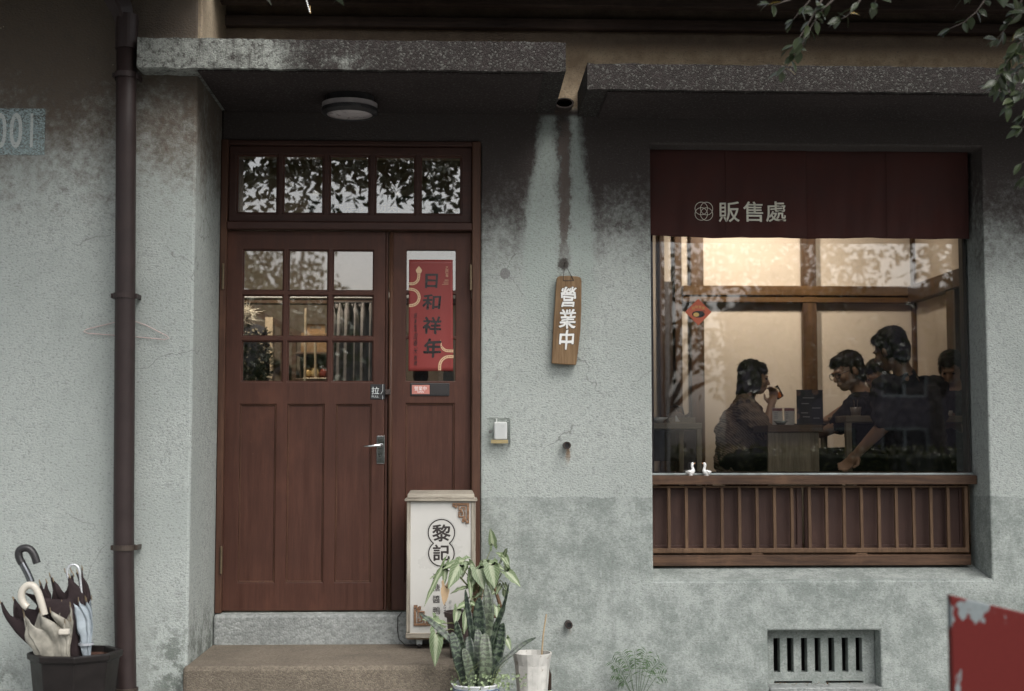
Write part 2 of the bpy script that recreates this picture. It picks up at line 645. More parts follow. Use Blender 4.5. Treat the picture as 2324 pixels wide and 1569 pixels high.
    hn = k.math('SUBTRACT', hk.outputs['Value'], k.math('MULTIPLY', k.math('SUBTRACT', n3, 0.4), 0.06))
    c = k.mix(k.ramp(hn, 0.012, 0.035, 0.9, 0), c, (0.05, 0.04, 0.035))
    pt = k.n('ShaderNodeVectorMath', operation='DISTANCE')
    k.set(pt, 0, p)
    k.set(pt, 1, tuple(P(1146, 621, 0)))
    pn = k.math('SUBTRACT', pt.outputs['Value'], k.math('MULTIPLY', k.math('SUBTRACT', mid, 0.5), 0.03))
    c = k.mix(k.ramp(pn, 0.024, 0.028, 0.85, 0), c, (0.19, 0.19, 0.185))
    return c, k.ramp(dado, 0, 1, 1.0, 0.55)


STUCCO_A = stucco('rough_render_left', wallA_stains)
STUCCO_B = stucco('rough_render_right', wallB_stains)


def aggregate_mat(name, xa, xb):
    """exposed pebble face of a canopy, blackened by lichen towards xb"""
    m, t, b = new_mat(name)
    k = NT(t)
    p = k.pos()
    x, y, z = k.sep(p)
    vo = k.voro(p, 135.0)
    pc = k.n('ShaderNodeSeparateColor', {0: vo.outputs['Color']}).outputs[0]
    n1 = k.noise(p, 5.0, 6.0, 0.7)
    n2 = k.noise(p, 40.0, 4.0, 0.7)
    dirt = k.ramp(k.math('ADD', x, k.math('MULTIPLY', k.math('SUBTRACT', n1, 0.5), 2.2)), xa, xb)
    clean = k.mix(k.ramp(pc, 0.1, 0.9), (0.185, 0.195, 0.18), (0.285, 0.30, 0.275))
    dirty = k.mix(k.ramp(pc, 0.66, 1.0), (0.023, 0.0195, 0.018), (0.088, 0.087, 0.079))
    c = k.mix(dirt, clean, dirty)
    c = k.mix(k.ramp(n2, 0.5, 0.66, 0, 0.75), c, (0.035, 0.028, 0.027))
    n5 = k.noise(k.scale(p, (1, 1, 0.14)), 11.0, 6.0, 0.75)
    c = k.mix(k.ramp(n5, 0.48, 0.68, 0, 0.8), c, (0.026, 0.020, 0.019))
    k.set(b, 'Base Color', c)
    b.inputs['Roughness'].default_value = 0.9
    b.inputs['Specular IOR Level'].default_value = 0.25
    k.set(b, 'Normal', k.bump(k.math('SUBTRACT', 1.0, vo.outputs['Distance']), 0.4, 0.008))
    MATS[name] = m
    return m


PEB1 = aggregate_mat('pebble_canopy_over_door', PX(300, -0.8, 120) + 0.3, PX(820, -0.8, 120))
PEB2 = aggregate_mat('pebble_canopy_over_window', -3.0, -2.0)


def ground_mat(name, ca, cb, vs=150.0, bump=0.5):
    m, t, b = new_mat(name)
    k = NT(t)
    p = k.pos()
    vo = k.voro(p, vs)
    pc = k.n('ShaderNodeSeparateColor', {0: vo.outputs['Color']}).outputs[0]
    n1 = k.noise(p, 4.0, 6.0, 0.65)
    c = k.mix(k.ramp(pc, 0.0, 1.0), ca, cb)
    c = k.mix(k.ramp(n1, 0.35, 0.75, 0, 0.5), c, tuple(i * 0.55 for i in ca))
    k.set(b, 'Base Color', c)
    b.inputs['Roughness'].default_value = 0.9
    k.set(b, 'Normal', k.bump(k.math('ADD', k.math('SUBTRACT', 1.0, vo.outputs['Distance']), n1), bump, 0.006))
    MATS[name] = m
    return m


STEP_M = ground_mat('washed_brown_pebble_step', (0.122, 0.100, 0.076), (0.20, 0.168, 0.128))
CONC = ground_mat('grey_concrete', (0.21, 0.225, 0.217), (0.33, 0.345, 0.335), 90.0, 0.4)
ASPH = ground_mat('asphalt', (0.035, 0.035, 0.036), (0.08, 0.08, 0.08), 120.0, 0.4)
PAVE = ground_mat('pavement_concrete', (0.20, 0.205, 0.20), (0.33, 0.335, 0.325), 60.0, 0.3)
EAVE_V = wood('eaves_boards', (0.045, 0.031, 0.026), (0.105, 0.072, 0.058), 'x', 1.0, 0.7)
DOOR_V = wood('door_paint_upright', (0.050, 0.0182, 0.0115), (0.090, 0.0350, 0.0215), 'z', 1.0, 0.46, 0.14, 0.7, wear=(0.10, 0.05, 0.034))
DOOR_H = wood('door_paint_level', (0.050, 0.0182, 0.0115), (0.088, 0.0345, 0.0212), 'x', 1.0, 0.42, 0.10, 1.0, wear=(0.11, 0.06, 0.042))
FRAME_V = wood('door_frame_paint', (0.056, 0.024, 0.015), (0.118, 0.058, 0.034), 'z', 1.0, 0.5, 0.2, 0.5)
FRAME_H = wood('door_head_paint', (0.042, 0.0178, 0.013), (0.072, 0.032, 0.024), 'x', 1.0, 0.5, 0.2, 0.5, wear=(0.03, 0.017, 0.013))
LEDGE = wood('weathered_ledge_wood', (0.045, 0.023, 0.0135), (0.13, 0.072, 0.042), 'x', 0.8, 0.6, 0.5)
SLAT = wood('slat_wood', (0.085, 0.047, 0.026), (0.165, 0.098, 0.056), 'z', 1.0, 0.55, 0.3)
LATP = wood('lattice_back_panel', (0.046, 0.0225, 0.0175), (0.078, 0.040, 0.030), 'z', 0.6, 0.5, 0.12, 0.8)
GLASS = glass_mat('window_glass', (0.95, 0.955, 0.95), 1.85, wavy=0.012)
GLASS2 = glass_mat('door_glass', (0.9, 0.91, 0.9), 2.5, wavy=0.012)
ALU = plain('dull_aluminium', (0.45, 0.50, 0.50), 0.35, metal=0.7)
BRASS = plain('old_brass_hinge', (0.20, 0.155, 0.10), 0.45, metal=0.8)
CHROME = plain('worn_chrome', (0.72, 0.74, 0.74), 0.16, metal=1.0, var=0.05)
PIPEM = plain('brown_downpipe_paint', (0.030, 0.020, 0.019), 0.5, spec=0.3, bump=0.1, wear=(0.22, 0.36, 0.31), wear_amt=0.73, wear_scale=16)
BLACK = plain('black_plastic', (0.022, 0.021, 0.022), 0.4)
WHITE = plain('white_paint', (0.78, 0.79, 0.78), 0.4, var=0.04)
IRON = plain('rusty_dark_iron', (0.035, 0.024, 0.02), 0.6, bump=0.2)

B = thing('shop_building', 'old grey rendered shophouse with brown wooden door, shop window and pebble canopies', 'building', (0, 0, GZ))

# ------------------------------------------------------------------ ground
tag(box('pavement', PAVE, -14, 14, -5.0, -0.02, -0.2, GZ, bevel=0.02), kind='structure')
tag(box('kerb', CONC, -14, 14, -5.16, -5.0, -0.2, GZ + 0.003, bevel=0.015), kind='structure')
tag(G().add([(-90, -120, 0.06), (90, -120, 0.06), (90, -5.1, 0.06), (-90, -5.1, 0.06)], [(0, 1, 2, 3)]).obj('street', ASPH), kind='structure')
tag(G().add([(-90, -120, -0.05), (90, -120, -0.05), (90, 60, -0.05), (-90, 60, -0.05)], [(0, 1, 2, 3)]).obj('ground', PAVE), kind='structure')

# ------------------------------------------------------------------ walls
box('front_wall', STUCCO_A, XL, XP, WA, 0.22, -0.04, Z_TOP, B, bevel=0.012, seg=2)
DX0, DX1 = PX(488, 0), PX(1091, 0)
DZ0, DZ1 = SILL_Z - 0.004, PZ(328, 0)
WX0, WX1 = PX(1479, 0, 800), PX(2239, 0, 800)
WZ0, WZ1 = PZ(1318, 0, 1850), PZ(330, 0, 1850)
VX0, VX1 = PX(1743, 0, 1490), PX(1999, 0, 1490)
VZ0, VZ1 = PZ(1562, 0, 1870), PZ(1431, 0, 1870)
WBX0 = XP + 0.003
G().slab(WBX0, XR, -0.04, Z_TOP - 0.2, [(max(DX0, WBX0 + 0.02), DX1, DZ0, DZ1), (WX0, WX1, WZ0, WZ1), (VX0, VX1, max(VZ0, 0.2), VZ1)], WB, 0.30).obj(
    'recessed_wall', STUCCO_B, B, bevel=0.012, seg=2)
# sloping window sill inside the opening
sz1 = PZ(1286, YG, 1850)
G().add([(WX0 + .002, 0.004, WZ0 + 0.002), (WX1 - .002, 0.004, WZ0 + 0.002), (WX1 - .002, 0.30, sz1 + 0.01), (WX0 + .002, 0.30, sz1 + 0.01),
         (WX0 + .002, 0.004, WZ0 - 0.05), (WX1 - .002, 0.004, WZ0 - 0.05), (WX1 - .002, 0.30, WZ0 - 0.05), (WX0 + .002, 0.30, WZ0 - 0.05)],
        [(0, 1, 2, 3), (4, 7, 6, 5), (0, 4, 5, 1), (1, 5, 6, 2), (2, 6, 7, 3), (3, 7, 4, 0)]).obj('window_sill', STUCCO_B, B)
# threshold below the door and pebble step
box('threshold', CONC, XP + 0.004, DX1 + 0.0, -0.05, 0.2, STEP_Z - 0.05, SILL_Z - 0.006, B, bevel=0.014, seg=2)
box('entrance_step', STEP_M, XP - 0.012, PX(1086, -0.4, 1480), -0.735, -0.002, 0.1, STEP_Z, B, bevel=0.02, seg=2)
# vent
vy = 0.10
vs0 = [(866, 903), (945, 982), (1027, 1062), (1106, 1140), (1186, 1220), (1265, 1300), (1345, 1382)]
holes = []
for a, b_ in vs0:
    holes.append((PX(1418.4 + a * .3896, vy, 1490), PX(1418.4 + b_ * .3896, vy, 1490), PZ(1526, vy, 1870), PZ(1448, vy, 1870)))
for a, b_ in ((868, 1088), (1168, 1385)):
    holes.append((PX(1418.4 + a * .3896, vy, 1490), PX(1418.4 + b_ * .3896, vy, 1490), PZ(1551, vy, 1870), PZ(1546, vy, 1870)))
G().slab(VX0 + .002, VX1 - .002, VZ0 - 0.01, VZ1 - .002, holes, vy, vy + 0.06).obj('vent_grille', STUCCO_B, B, bevel=0.004)
box('vent_back', plain('dark_void', (0.008, 0.007, 0.007), 0.9), VX0, VX1, 0.26, 0.28, VZ0, VZ1, B)
box('vent_sill', CONC, VX0 + .004, VX1 - .004, -0.02, vy - 0.002, VZ0 - 0.03, VZ0 + 0.006, B, bevel=0.006)

LITM = plain('leaf_litter', (0.16, 0.095, 0.05), 0.8, var=0.5, scale=70)
g = G()
for _ in range(26):
    c_ = Vector((RND.uniform(VX0 + 0.06, VX1 - 0.08), RND.uniform(0.03, vy - 0.008), VZ0 + 0.009 + RND.uniform(0, 0.006)))
    d_ = Vector((RND.uniform(-1, 1), RND.uniform(-0.6, 0.6), RND.uniform(-0.1, 0.4))).normalized() * RND.uniform(0.006, 0.02)
    n_ = d_.cross(Vector((0, 0.3, 1))).normalized() * RND.uniform(0.002, 0.006)
    g.add([c_, c_ + d_ * 0.5 + n_, c_ + d_ + Vector((0, 0, 0.004)), c_ + d_ * 0.5 - n_], [(0, 1, 2, 3)])
g.obj('leaf_litter', LITM, fix=False, label='bits of dry leaf lying in the wall vent', kind='stuff')

# ------------------------------------------------------------------ canopies, spout, eaves
C1Z0, C1Z1 = PZ(158, -0.81, 800), PZ(91, -0.81, 800)
C2Z0, C2Z1 = PZ(207, -0.56, 1800), PZ(149, -0.56, 1800)


def canopy(name, m, x0, x1, y0, z0, z1, parent, seed):
    """slab with slightly uneven arrises"""
    nx = 90
    g = G()
    ring = [(y0, z0), (y0, z1), (0.02, z1), (0.02, z0)]
    vs, fs = [], []
    for i in range(nx + 1):
        x = x0 + (x1 - x0) * i / nx
        for q, (yy, zz) in enumerate(ring):
            dz = 0.006 * mnoise.noise((x * 9, q * 3.1, seed)) + 0.004 * mnoise.noise((x * 31, q * 5.1, seed))
            dy = 0.005 * mnoise.noise((x * 11, q * 7.7, seed + 3))
            vs.append((x, yy + (dy if yy < 0 else 0), zz + (dz if yy < 0 else 0)))
    for i in range(nx):
        for q in range(4):
            r = (q + 1) % 4
            fs.append((i * 4 + q, i * 4 + r, i * 4 + 4 + r, i * 4 + 4 + q))
    fs.append((0, 1, 2, 3))
    fs.append(tuple(nx * 4 + q for q in (3, 2, 1, 0)))
    return g.add(vs, fs).obj(name, m, parent)


canopy('canopy', PEB1, PX(311, -0.81, 120), PX(1284, -0.81, 120), -0.81, C1Z0, C1Z1, B, 1.0)
c2 = canopy('canopy', PEB2, PX(1333, -0.56, 180), XR, -0.56, C2Z0, C2Z1, B, 5.0)
SOFF = stucco('soot_shade_soffit', None, (0.040, 0.031, 0.030), (0.024, 0.019, 0.018), 0.15)  # sooty underside, darkened further so its colour holds the canopy shade
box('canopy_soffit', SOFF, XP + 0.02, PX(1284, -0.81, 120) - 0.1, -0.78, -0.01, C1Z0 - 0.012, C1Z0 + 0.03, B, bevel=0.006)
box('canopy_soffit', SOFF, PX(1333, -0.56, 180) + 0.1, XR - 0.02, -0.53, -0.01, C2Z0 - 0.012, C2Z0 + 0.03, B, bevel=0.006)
# drain spout between the canopies
sp = P(1278, 240, -0.05)
G().lathe([(0.050, -0.06), (0.050, 0.1), (0.041, 0.1), (0.041, -0.06)], 0, 0, 20, closed=True).xform(
    Matrix.Translation(Vector((sp.x, -0.04, sp.z))) @ Matrix.Diagonal((1, 1, 0.5, 1)) @ Matrix.Rotation(R(98), 4, 'X')).obj('drain_spout', IRON, B, smooth=False)
# eaves over the recessed wall: plate, open gap, second beam, boards
ez = PZ(70, 0)
box('eaves_beam', EAVE_V, XP + 0.006, XR, -0.055, -0.002, ez, PZ(40, -0.05), B, bevel=0.004)
box('eaves_beam', EAVE_V, XP + 0.006, XR, -0.21, -0.15, PZ(19, -0.15), PZ(19, -0.15) + 0.12, B, bevel=0.004)
by = -0.01
i = 0
while by > -0.36:
    z = PZ(40, -0.05) + 0.075 + 0.004 * (i % 2)
    box('eaves_board', EAVE_V, XP + 0.006, XR, by - 0.118, by, z, z + 0.018, B, bevel=0.002)
    by -= 0.124
    i += 1
box('eaves_fascia', EAVE_V, XP + 0.006, XR, -0.47, -0.435, PZ(40, -0.05) + 0.05, PZ(40, -0.05) + 0.22, B)
ROOF = plain('grey_roof_tile', (0.10, 0.09, 0.085), 0.7, bump=0.3, bscale=30)
G().add([(XP + 0.006, -0.50, 3.90), (XR, -0.50, 3.90), (XR, 1.6, 5.1), (XP + 0.006, 1.6, 5.1),
         (XP + 0.006, -0.50, 3.96), (XR, -0.50, 3.96), (XR, 1.6, 5.2), (XP + 0.006, 1.6, 5.2)],
        [(3, 2, 1, 0), (4, 5, 6, 7), (0, 1, 5, 4), (1, 2, 6, 5), (2, 3, 7, 6), (3, 0, 4, 7)]).obj('roof', ROOF, B)
# eaves over the left wall, above the picture
for j in range(8):
    box('eaves_board', EAVE_V, XL, XP + 0.12, WA - 0.12 * (j + 1) + 0.004, WA - 0.12 * j, 3.70, 3.72, B, bevel=0.002)
box('eaves_fascia', EAVE_V, XL, XP + 0.12, WA - 1.0, WA - 0.965, 3.66, 3.84, B)
box('roof_verge', ROOF, XL, XP + 0.16, WA - 0.3, 0.2, Z_TOP, Z_TOP + 0.08, B)
# rough reveal of the left wall above the canopy
box('corner_render', stucco('tan_render', None, (0.40, 0.33, 0.235), (0.24, 0.185, 0.13), 0.5), XP - 0.02, XP + 0.018, WA + 0.006, -0.004, C1Z1 + 0.01, Z_TOP - 0.25, B, bevel=0.008)

# ------------------------------------------------------------------ door
fy = -0.012
jl0, jl1 = max(PX(490, 0), XP + 0.002), PX(510, 0)
jr0, jr1 = PX(1070.5, 0), PX(1090, 0)
hz0, hz1 = PZ(333, 0), PZ(322, 0)
box('door_jamb', FRAME_V, jl0, jl1, fy, 0.16, SILL_Z - 0.004, hz1, B, bevel=0.004)
box('door_jamb', FRAME_V, jr0, jr1, fy, 0.16, SILL_Z - 0.004, hz1, B, bevel=0.004)
box('door_head', FRAME_H, jl1, jr0, fy + 0.002, 0.16, hz0, hz1 - 0.002, B, bevel=0.004)
box('transom_rail', FRAME_H, jl1, jr0, fy - 0.006, 0.15, PZ(524, 0), PZ(507, 0), B, bevel=0.004)
# transom window of five panes
ty = 0.020


def uz(z5):
    return 465.2 + z5 * .3977


def vz(z5):
    return 306.4 + z5 * .3977


panes = [(180, 415), (443, 677), (708, 940), (969, 1202), (1228, 1465)]
ph = [(PX(uz(a), ty, 420), PX(uz(b_), ty, 420), PZ(vz(452), ty, 790), PZ(vz(115), ty, 790)) for a, b_ in panes]
tw = G().slab(jl1 + 0.001, jr0 - 0.001, PZ(507, ty) + 0.001, hz0 - 0.001, ph, ty, ty + 0.045).obj('transom_window', FRAME_H, B, bevel=0.005, seg=2)
for h in ph:
    G().slab(h[0] - .004, h[1] + .004, h[2] - .004, h[3] + .004, [(h[0] + .009, h[1] - .009, h[2] + .009, h[3] - .009)], ty + 0.012, ty + 0.030).obj('glazing_bead', DOOR_H, tw, bevel=0.003)
    box('pane', GLASS2, h[0] - .002, h[1] + .002, ty + 0.020, ty + 0.024, h[2] - .002, h[3] + .002, tw, bevel=0)

# main door leaf
dy = 0.026
cols = [(546.7, 640), (651, 742), (752.3, 846)]
rows = [(567, 660), (670, 764), (774, 867)]
ph = [(PX(a, dy), PX(b_, dy), PZ(d_, dy, 700), PZ(c_, dy, 700)) for a, b_ in cols for c_, d_ in rows]
pp = [(PX(a, dy), PX(b_, dy), PZ(1322, dy, 700), PZ(918, dy, 700)) for a, b_ in ((545, 627), (653, 736), (763, 843))]
dz0, dz1 = SILL_Z + 0.004, PZ(525.5, dy, 700)
leaf = G().slab(PX(509.8, dy), PX(873, dy), dz0, dz1, ph + pp, dy, dy + 0.042).obj('door_leaf', DOOR_V, B, bevel=0.004, seg=2)
for h in ph:
    G().slab(h[0] - .003, h[1] + .003, h[2] - .003, h[3] + .003, [(h[0] + .006, h[1] - .006, h[2] + .006, h[3] - .006)], dy + 0.010, dy + 0.030).obj('glazing_bead', DOOR_H, leaf, bevel=0.003)
    box('pane', GLASS2, h[0] - .002, h[1] + .002, dy + 0.018, dy + 0.022, h[2] - .002, h[3] + .002, leaf, bevel=0)
for h in pp:
    box('panel', DOOR_V, h[0] - .004, h[1] + .004, dy + 0.012, dy + 0.03, h[2] - .004, h[3] + .004, leaf, bevel=0.002)
    G().slab(h[0] - .001, h[1] + .001, h[2] - .001, h[3] + .001, [(h[0] + .007, h[1] - .007, h[2] + .007, h[3] - .007)], dy + 0.005, dy + 0.020).obj('panel_moulding', FRAME_V, leaf, bevel=0.003)
box('meeting_stile', DOOR_V, PX(873.5, dy), PX(880, dy), dy + 0.012, dy + 0.05, dz0, dz1, leaf, bevel=0.002)


def hinge(u, v0, v1, parent):
    x = PX(u, 0, (v0 + v1) / 2)
    za, zb = PZ(v1, 0), PZ(v0, 0)
    g = G()
    prof = []
    n = 5
    for q in range(n):
        a = za + (zb - za) * q / n
        b2 = za + (zb - za) * (q + 1) / n
        prof += [(0.0045, a), (0.0062, a + 0.002), (0.0062, b2 - 0.002), (0.0045, b2)]
    g.lathe(prof, x, fy - 0.006, 10)
    g.obj('hinge', BRASS, parent, smooth=False)


hinge(507.5, 602, 660, leaf)
hinge(503.5, 1238, 1300, leaf)
# lever handle on its plate
hx0, hx1 = PX(855, dy, 1020), PX(873, dy, 1020)
box('handle_plate', CHROME, hx0, hx1, dy - 0.006, dy, PZ(1052.5, dy, 860), PZ(989.5, dy, 860), leaf, bevel=0.002, seg=2)
lz = PZ(1012, dy, 860)
G().tube([(PX(866, dy), dy - 0.004, lz), (PX(866, dy), dy - 0.040, lz + .002), (PX(862, dy), dy - 0.048, lz + .002), (PX(845, dy), dy - 0.048, lz - .001), (PX(826, dy), dy - 0.044, lz - .004)],
         [0.010, 0.009, 0.0085, 0.0065, 0.0035], 12).obj('lever', CHROME, leaf, smooth=True)
G().lathe([(0.004, 0), (0.004, 0.003)], 0, 0, 12).xform(Matrix.Translation(Vector((PX(863, dy), dy - 0.006, PZ(1036, dy, 860)))) @ Matrix.Rotation(R(90), 4, 'X')).obj('keyhole', BLACK, leaf)

# narrow fixed leaf
sy = 0.030
sh = [(PX(921, sy), PX(1033, sy), PZ(b_, sy, 980), PZ(a, sy, 980)) for a, b_ in ((568, 659), (668.5, 762), (770, 865))]
sp_ = [(PX(921, sy), PX(1031, sy), PZ(1322, sy, 980), PZ(916, sy, 980))]
side = G().slab(PX(884, sy), PX(1069.5, sy), dz0, dz1, sh + sp_, sy, sy + 0.04).obj('side_door_leaf', DOOR_V, B, bevel=0.004, seg=2)
for h in sh:
    box('pane', GLASS2, h[0] - .002, h[1] + .002, sy + 0.018, sy + 0.022, h[2] - .002, h[3] + .002, side, bevel=0)
for h in sp_:
    box('panel', DOOR_V, h[0] - .004, h[1] + .004, sy + 0.012, sy + 0.03, h[2] - .004, h[3] + .004, side, bevel=0.002)
    G().slab(h[0] - .001, h[1] + .001, h[2] - .001, h[3] + .001, [(h[0] + .007, h[1] - .007, h[2] + .007, h[3] - .007)], sy + 0.005, sy + 0.020).obj('panel_moulding', FRAME_V, side, bevel=0.003)
G().tube([(PX(886.5, sy), sy - 0.006, dz0 + .002), (PX(886.5, sy), sy - 0.006, dz1 - .002)], 0.011, 10).obj('cover_strip', FRAME_V, side, smooth=True)
box('latch', IRON, PX(874, sy, 890), PX(887, sy, 890), sy - 0.02, sy - 0.002, PZ(897, sy), PZ(884, sy), side, bevel=0.003)
hinge(1068.5, 602, 660, side)

# ------------------------------------------------------------------ shop window
gz0, gz1 = PZ(1076, YG, 1850), WZ1 - 0.01
wr = PX(2206, YG, 800)
WFR = wood('window_frame_wood', (0.045, 0.020, 0.016), (0.09, 0.045, 0.034), 'z', 1.0, 0.5, 0.2, 0.5)
wf = G().slab(WX0 + .002, WX1 - .003, gz0 - 0.012, gz1, [(WX0 + 0.045, wr - 0.035, gz0 + 0.012, gz1 - 0.05)], YG + 0.012, YG + 0.075).obj('window_frame', WFR, B, bevel=0.003)
box('pane', GLASS, WX0 + 0.006, wr - 0.004, YG, YG + 0.006, gz0 + 0.004, gz1 - 0.02, wf, bevel=0)
box('glazing_trim', ALU, WX0 + 0.004, wr + 0.003, YG - 0.012, YG + 0.010, gz0 - 0.006, gz0 + 0.005, wf, bevel=0.002)
box('glazing_trim', ALU, wr - 0.002, wr + 0.006, YG - 0.010, YG + 0.010, gz0 + 0.006, gz1 - 0.05, wf, bevel=0.002)
box('window_ledge', LEDGE, WX0 + 0.004, PX(2217, YG - 0.07, 1090), YG - 0.075, YG + 0.08, PZ(1100, YG - 0.07, 1850), PZ(1079.5, YG - 0.07, 1850), B, bevel=0.004, seg=2)
# slatted screen under the ledge
ly = YG - 0.03
lz0, lz1 = PZ(1282, ly, 1850), PZ(1101, ly, 1850)
box('bottom_board', LEDGE, WX0 + 0.006, PX(2203, ly, 1270), ly - 0.01, ly + 0.05, lz0 - 0.004, PZ(1259.5, ly, 1850), B, bevel=0.003)
lr = PX(2199, ly, 1180)
ls = G().slab(WX0 + 0.008, lr, PZ(1255, ly, 1850), lz1 - 0.003, [(WX0 + 0.024, lr - 0.02, PZ(1244.5, ly, 1850), PZ(1107, ly, 1850))], ly, ly + 0.04).obj('lattice_screen', SLAT, B, bevel=0.003)
for z5 in (258, 360, 465, 568, 670, 772, 874, 976, 1078, 1178, 1280, 1382, 1484, 1585, 1687, 1788, 1888):
    x = PX(1418.4 + z5 * .3896, ly, 1180)
    box('slat', SLAT, x - 0.0085, x + 0.0085, ly + 0.004, ly + 0.024, PZ(1247, ly, 1850), PZ(1105, ly, 1850), ls, bevel=0.002)
xm = PX(1828, ly, 1180)
for a, b_ in ((WX0 + 0.01, xm - 0.006), (xm + 0.006, lr - 0.004)):
    G().slab(a, b_, PZ(1252, ly, 1850), lz1 - 0.006, [(a + 0.035, b_ - 0.03, PZ(1238, ly, 1850), PZ(1112, ly, 1850))], ly + 0.045, ly + 0.062).obj('shutter_frame', LATP, ls, bevel=0.003)
    box('shutter_panel', LATP, a + 0.03, b_ - 0.025, ly + 0.055, ly + 0.07, PZ(1241, ly, 1850), PZ(1110, ly, 1850), ls, bevel=0)
for uu in (1719, 1956):
    x = PX(uu, ly, 1257)
    G().prism([(x - 0.025, PZ(1255, ly, 1850) - .001), (x + 0.025, PZ(1255, ly, 1850) - .001), (x + 0.034, PZ(1259, ly, 1850)), (x - 0.034, PZ(1259, ly, 1850))], ly + 0.002, ly + 0.03).obj('wedge', SLAT, ls)
# ------------------------------------------------------------------ things fixed to the facade
# downpipe
py_ = WA - 0.075
dp = thing('downpipe', 'dark brown round downpipe running down the left wall beside the door', 'downpipe', (PX(284, py_, 900), py_, GZ))
pts = [P(u, v, py_) for u, v in ((287, 104), (286, 300), (284, 700), (281, 1150), (281, 1300), (284, 1440), (286, 1561))]
pts.append(Vector((pts[-1].x, py_, GZ)))
G().tube(pts, [0.0455] * 8, 24).obj('pipe', PIPEM, dp, smooth=True)
a0 = P(287, 112, py_)
G().tube([a0, a0 + Vector((0, 0, 0.16))], 0.051, 24).obj('socket', PIPEM, dp, smooth=False)
ell = [P(287, 82, py_), P(285, 55, py_), P(276, 22, py_ - 0.01), P(258, -16, py_ - 0.02), P(238, -55, py_ - 0.04)]
g = G()
g.tube(ell, [0.046, 0.047, 0.056, 0.062, 0.062], 4)
g.obj('elbow', PIPEM, dp, bevel=0.008)
BRK = plain('bracket_iron', (0.06, 0.045, 0.036), 0.5, metal=0.4)
for v, m_ in ((172, PIPEM), (672, PIPEM), (1243, BRK)):
    c_ = P(285 if v < 500 else 282.5, v, py_)
    o_ = G().lathe([(0.0465, c_.z - 0.012), (0.0505, c_.z - 0.012), (0.0505, c_.z + 0.012), (0.0465, c_.z + 0.012)], c_.x, py_, 24, closed=True).obj('bracket', m_, dp)
    for s in (-1, 1):
        box('bracket_lug', m_, c_.x + s * 0.049, c_.x + s * 0.060, py_ - 0.012, WA + 0.004, c_.z - 0.011, c_.z + 0.011, o_, bevel=0.002)
c_ = P(286, 1561, py_)
G().lathe([(0.046, c_.z - 0.03), (0.054, c_.z - 0.03), (0.054, c_.z), (0.046, c_.z)], c_.x, py_, 24, closed=True).obj('collar', BRK, dp)

# round lamp under the canopy
lc = P(794, 212, -0.35)
LZ = C1Z0 - 0.012
cl = thing('ceiling_lamp', 'unlit round black porch lamp under the canopy above the door', 'lamp', (lc.x, -0.35, LZ - 0.1))
G().lathe([(0.118, LZ - 0.034), (0.118, LZ - 0.001)], lc.x, -0.35, 40).obj('lamp_base', BLACK, cl)
G().lathe([(0.136, LZ - 0.060), (0.136, LZ - 0.036), (0.1, LZ - 0.036), (0.1, LZ - 0.060)], lc.x, -0.35, 40, closed=True).obj('diffuser_ring', plain('grey_opal', (0.34, 0.31, 0.31), 0.4), cl)
G().lathe([(0.112, LZ - 0.092), (0.120, LZ - 0.094), (0.140, LZ - 0.080), (0.140, LZ - 0.062), (0.112, LZ - 0.062)], lc.x, -0.35, 40, closed=True).obj('lamp_ring', BLACK, cl)
G().lathe([(0.001, LZ - 0.100), (0.06, LZ - 0.098), (0.112, LZ - 0.090), (0.112, LZ - 0.07)], lc.x, -0.35, 40).obj('lamp_cover', plain('grey_opal_cover', (0.42, 0.38, 0.38), 0.3), cl, smooth=True)

# bright bead string hanging from the eaves
bp = thing('bead_string', 'short string of small bright white beads hanging from the dark eaves', 'bead string', P(698, 30, -0.5))
g = None
for q in range(9):
    c_ = P(694 + q * 1.1, -4 + q * 3.9, -0.5)
    r_ = 0.0042
    G().lathe([(0.0004, c_.z - r_), (r_ * .8, c_.z - r_ * .6), (r_, c_.z), (r_ * .8, c_.z + r_ * .6), (0.0004, c_.z + r_)], c_.x, c_.y, 10).obj('bead', WHITE, bp, smooth=True)
G().tube([P(693, -60, -0.5), P(698, 0, -0.5), P(703, 28, -0.5)], 0.0012, 6).obj('string', BLACK, bp)
G().tube([P(703, 14, -0.49), P(704, 31, -0.49)], 0.004, 8).obj('end_tag', plain('tag_gold', (0.3, 0.2, 0.08), 0.5), bp)

# stencilled number on the left wall
PAINT = new_mat('worn_blue_paint')


def worn(name, col, lo, hi, scale=110.0):
    m, t, b = new_mat(name)
    k = NT(t)
    p = k.pos()
    n = k.noise(k.scale(p, (1, 1, 1.5)), scale, 4.0, 0.7)
    tr = k.n('ShaderNodeBsdfTransparent')
    mx = k.n('ShaderNodeMixShader')
    b.inputs['Base Color'].default_value = (*col, 1)
    b.inputs['Roughness'].default_value = 0.9
    k.set(b, 'Normal', k.bump(k.noise(k.scale(p, (58, 58, 92)), 1.0, 3.0, 0.6), 0.5, 0.012))
    k.set(mx, 0, k.ramp(n, lo, hi))
    k.set(mx, 1, tr)
    k.set(mx, 2, b)
    k.set(t.nodes['Material Output'], 0, mx)
    MATS[name] = m
    return m


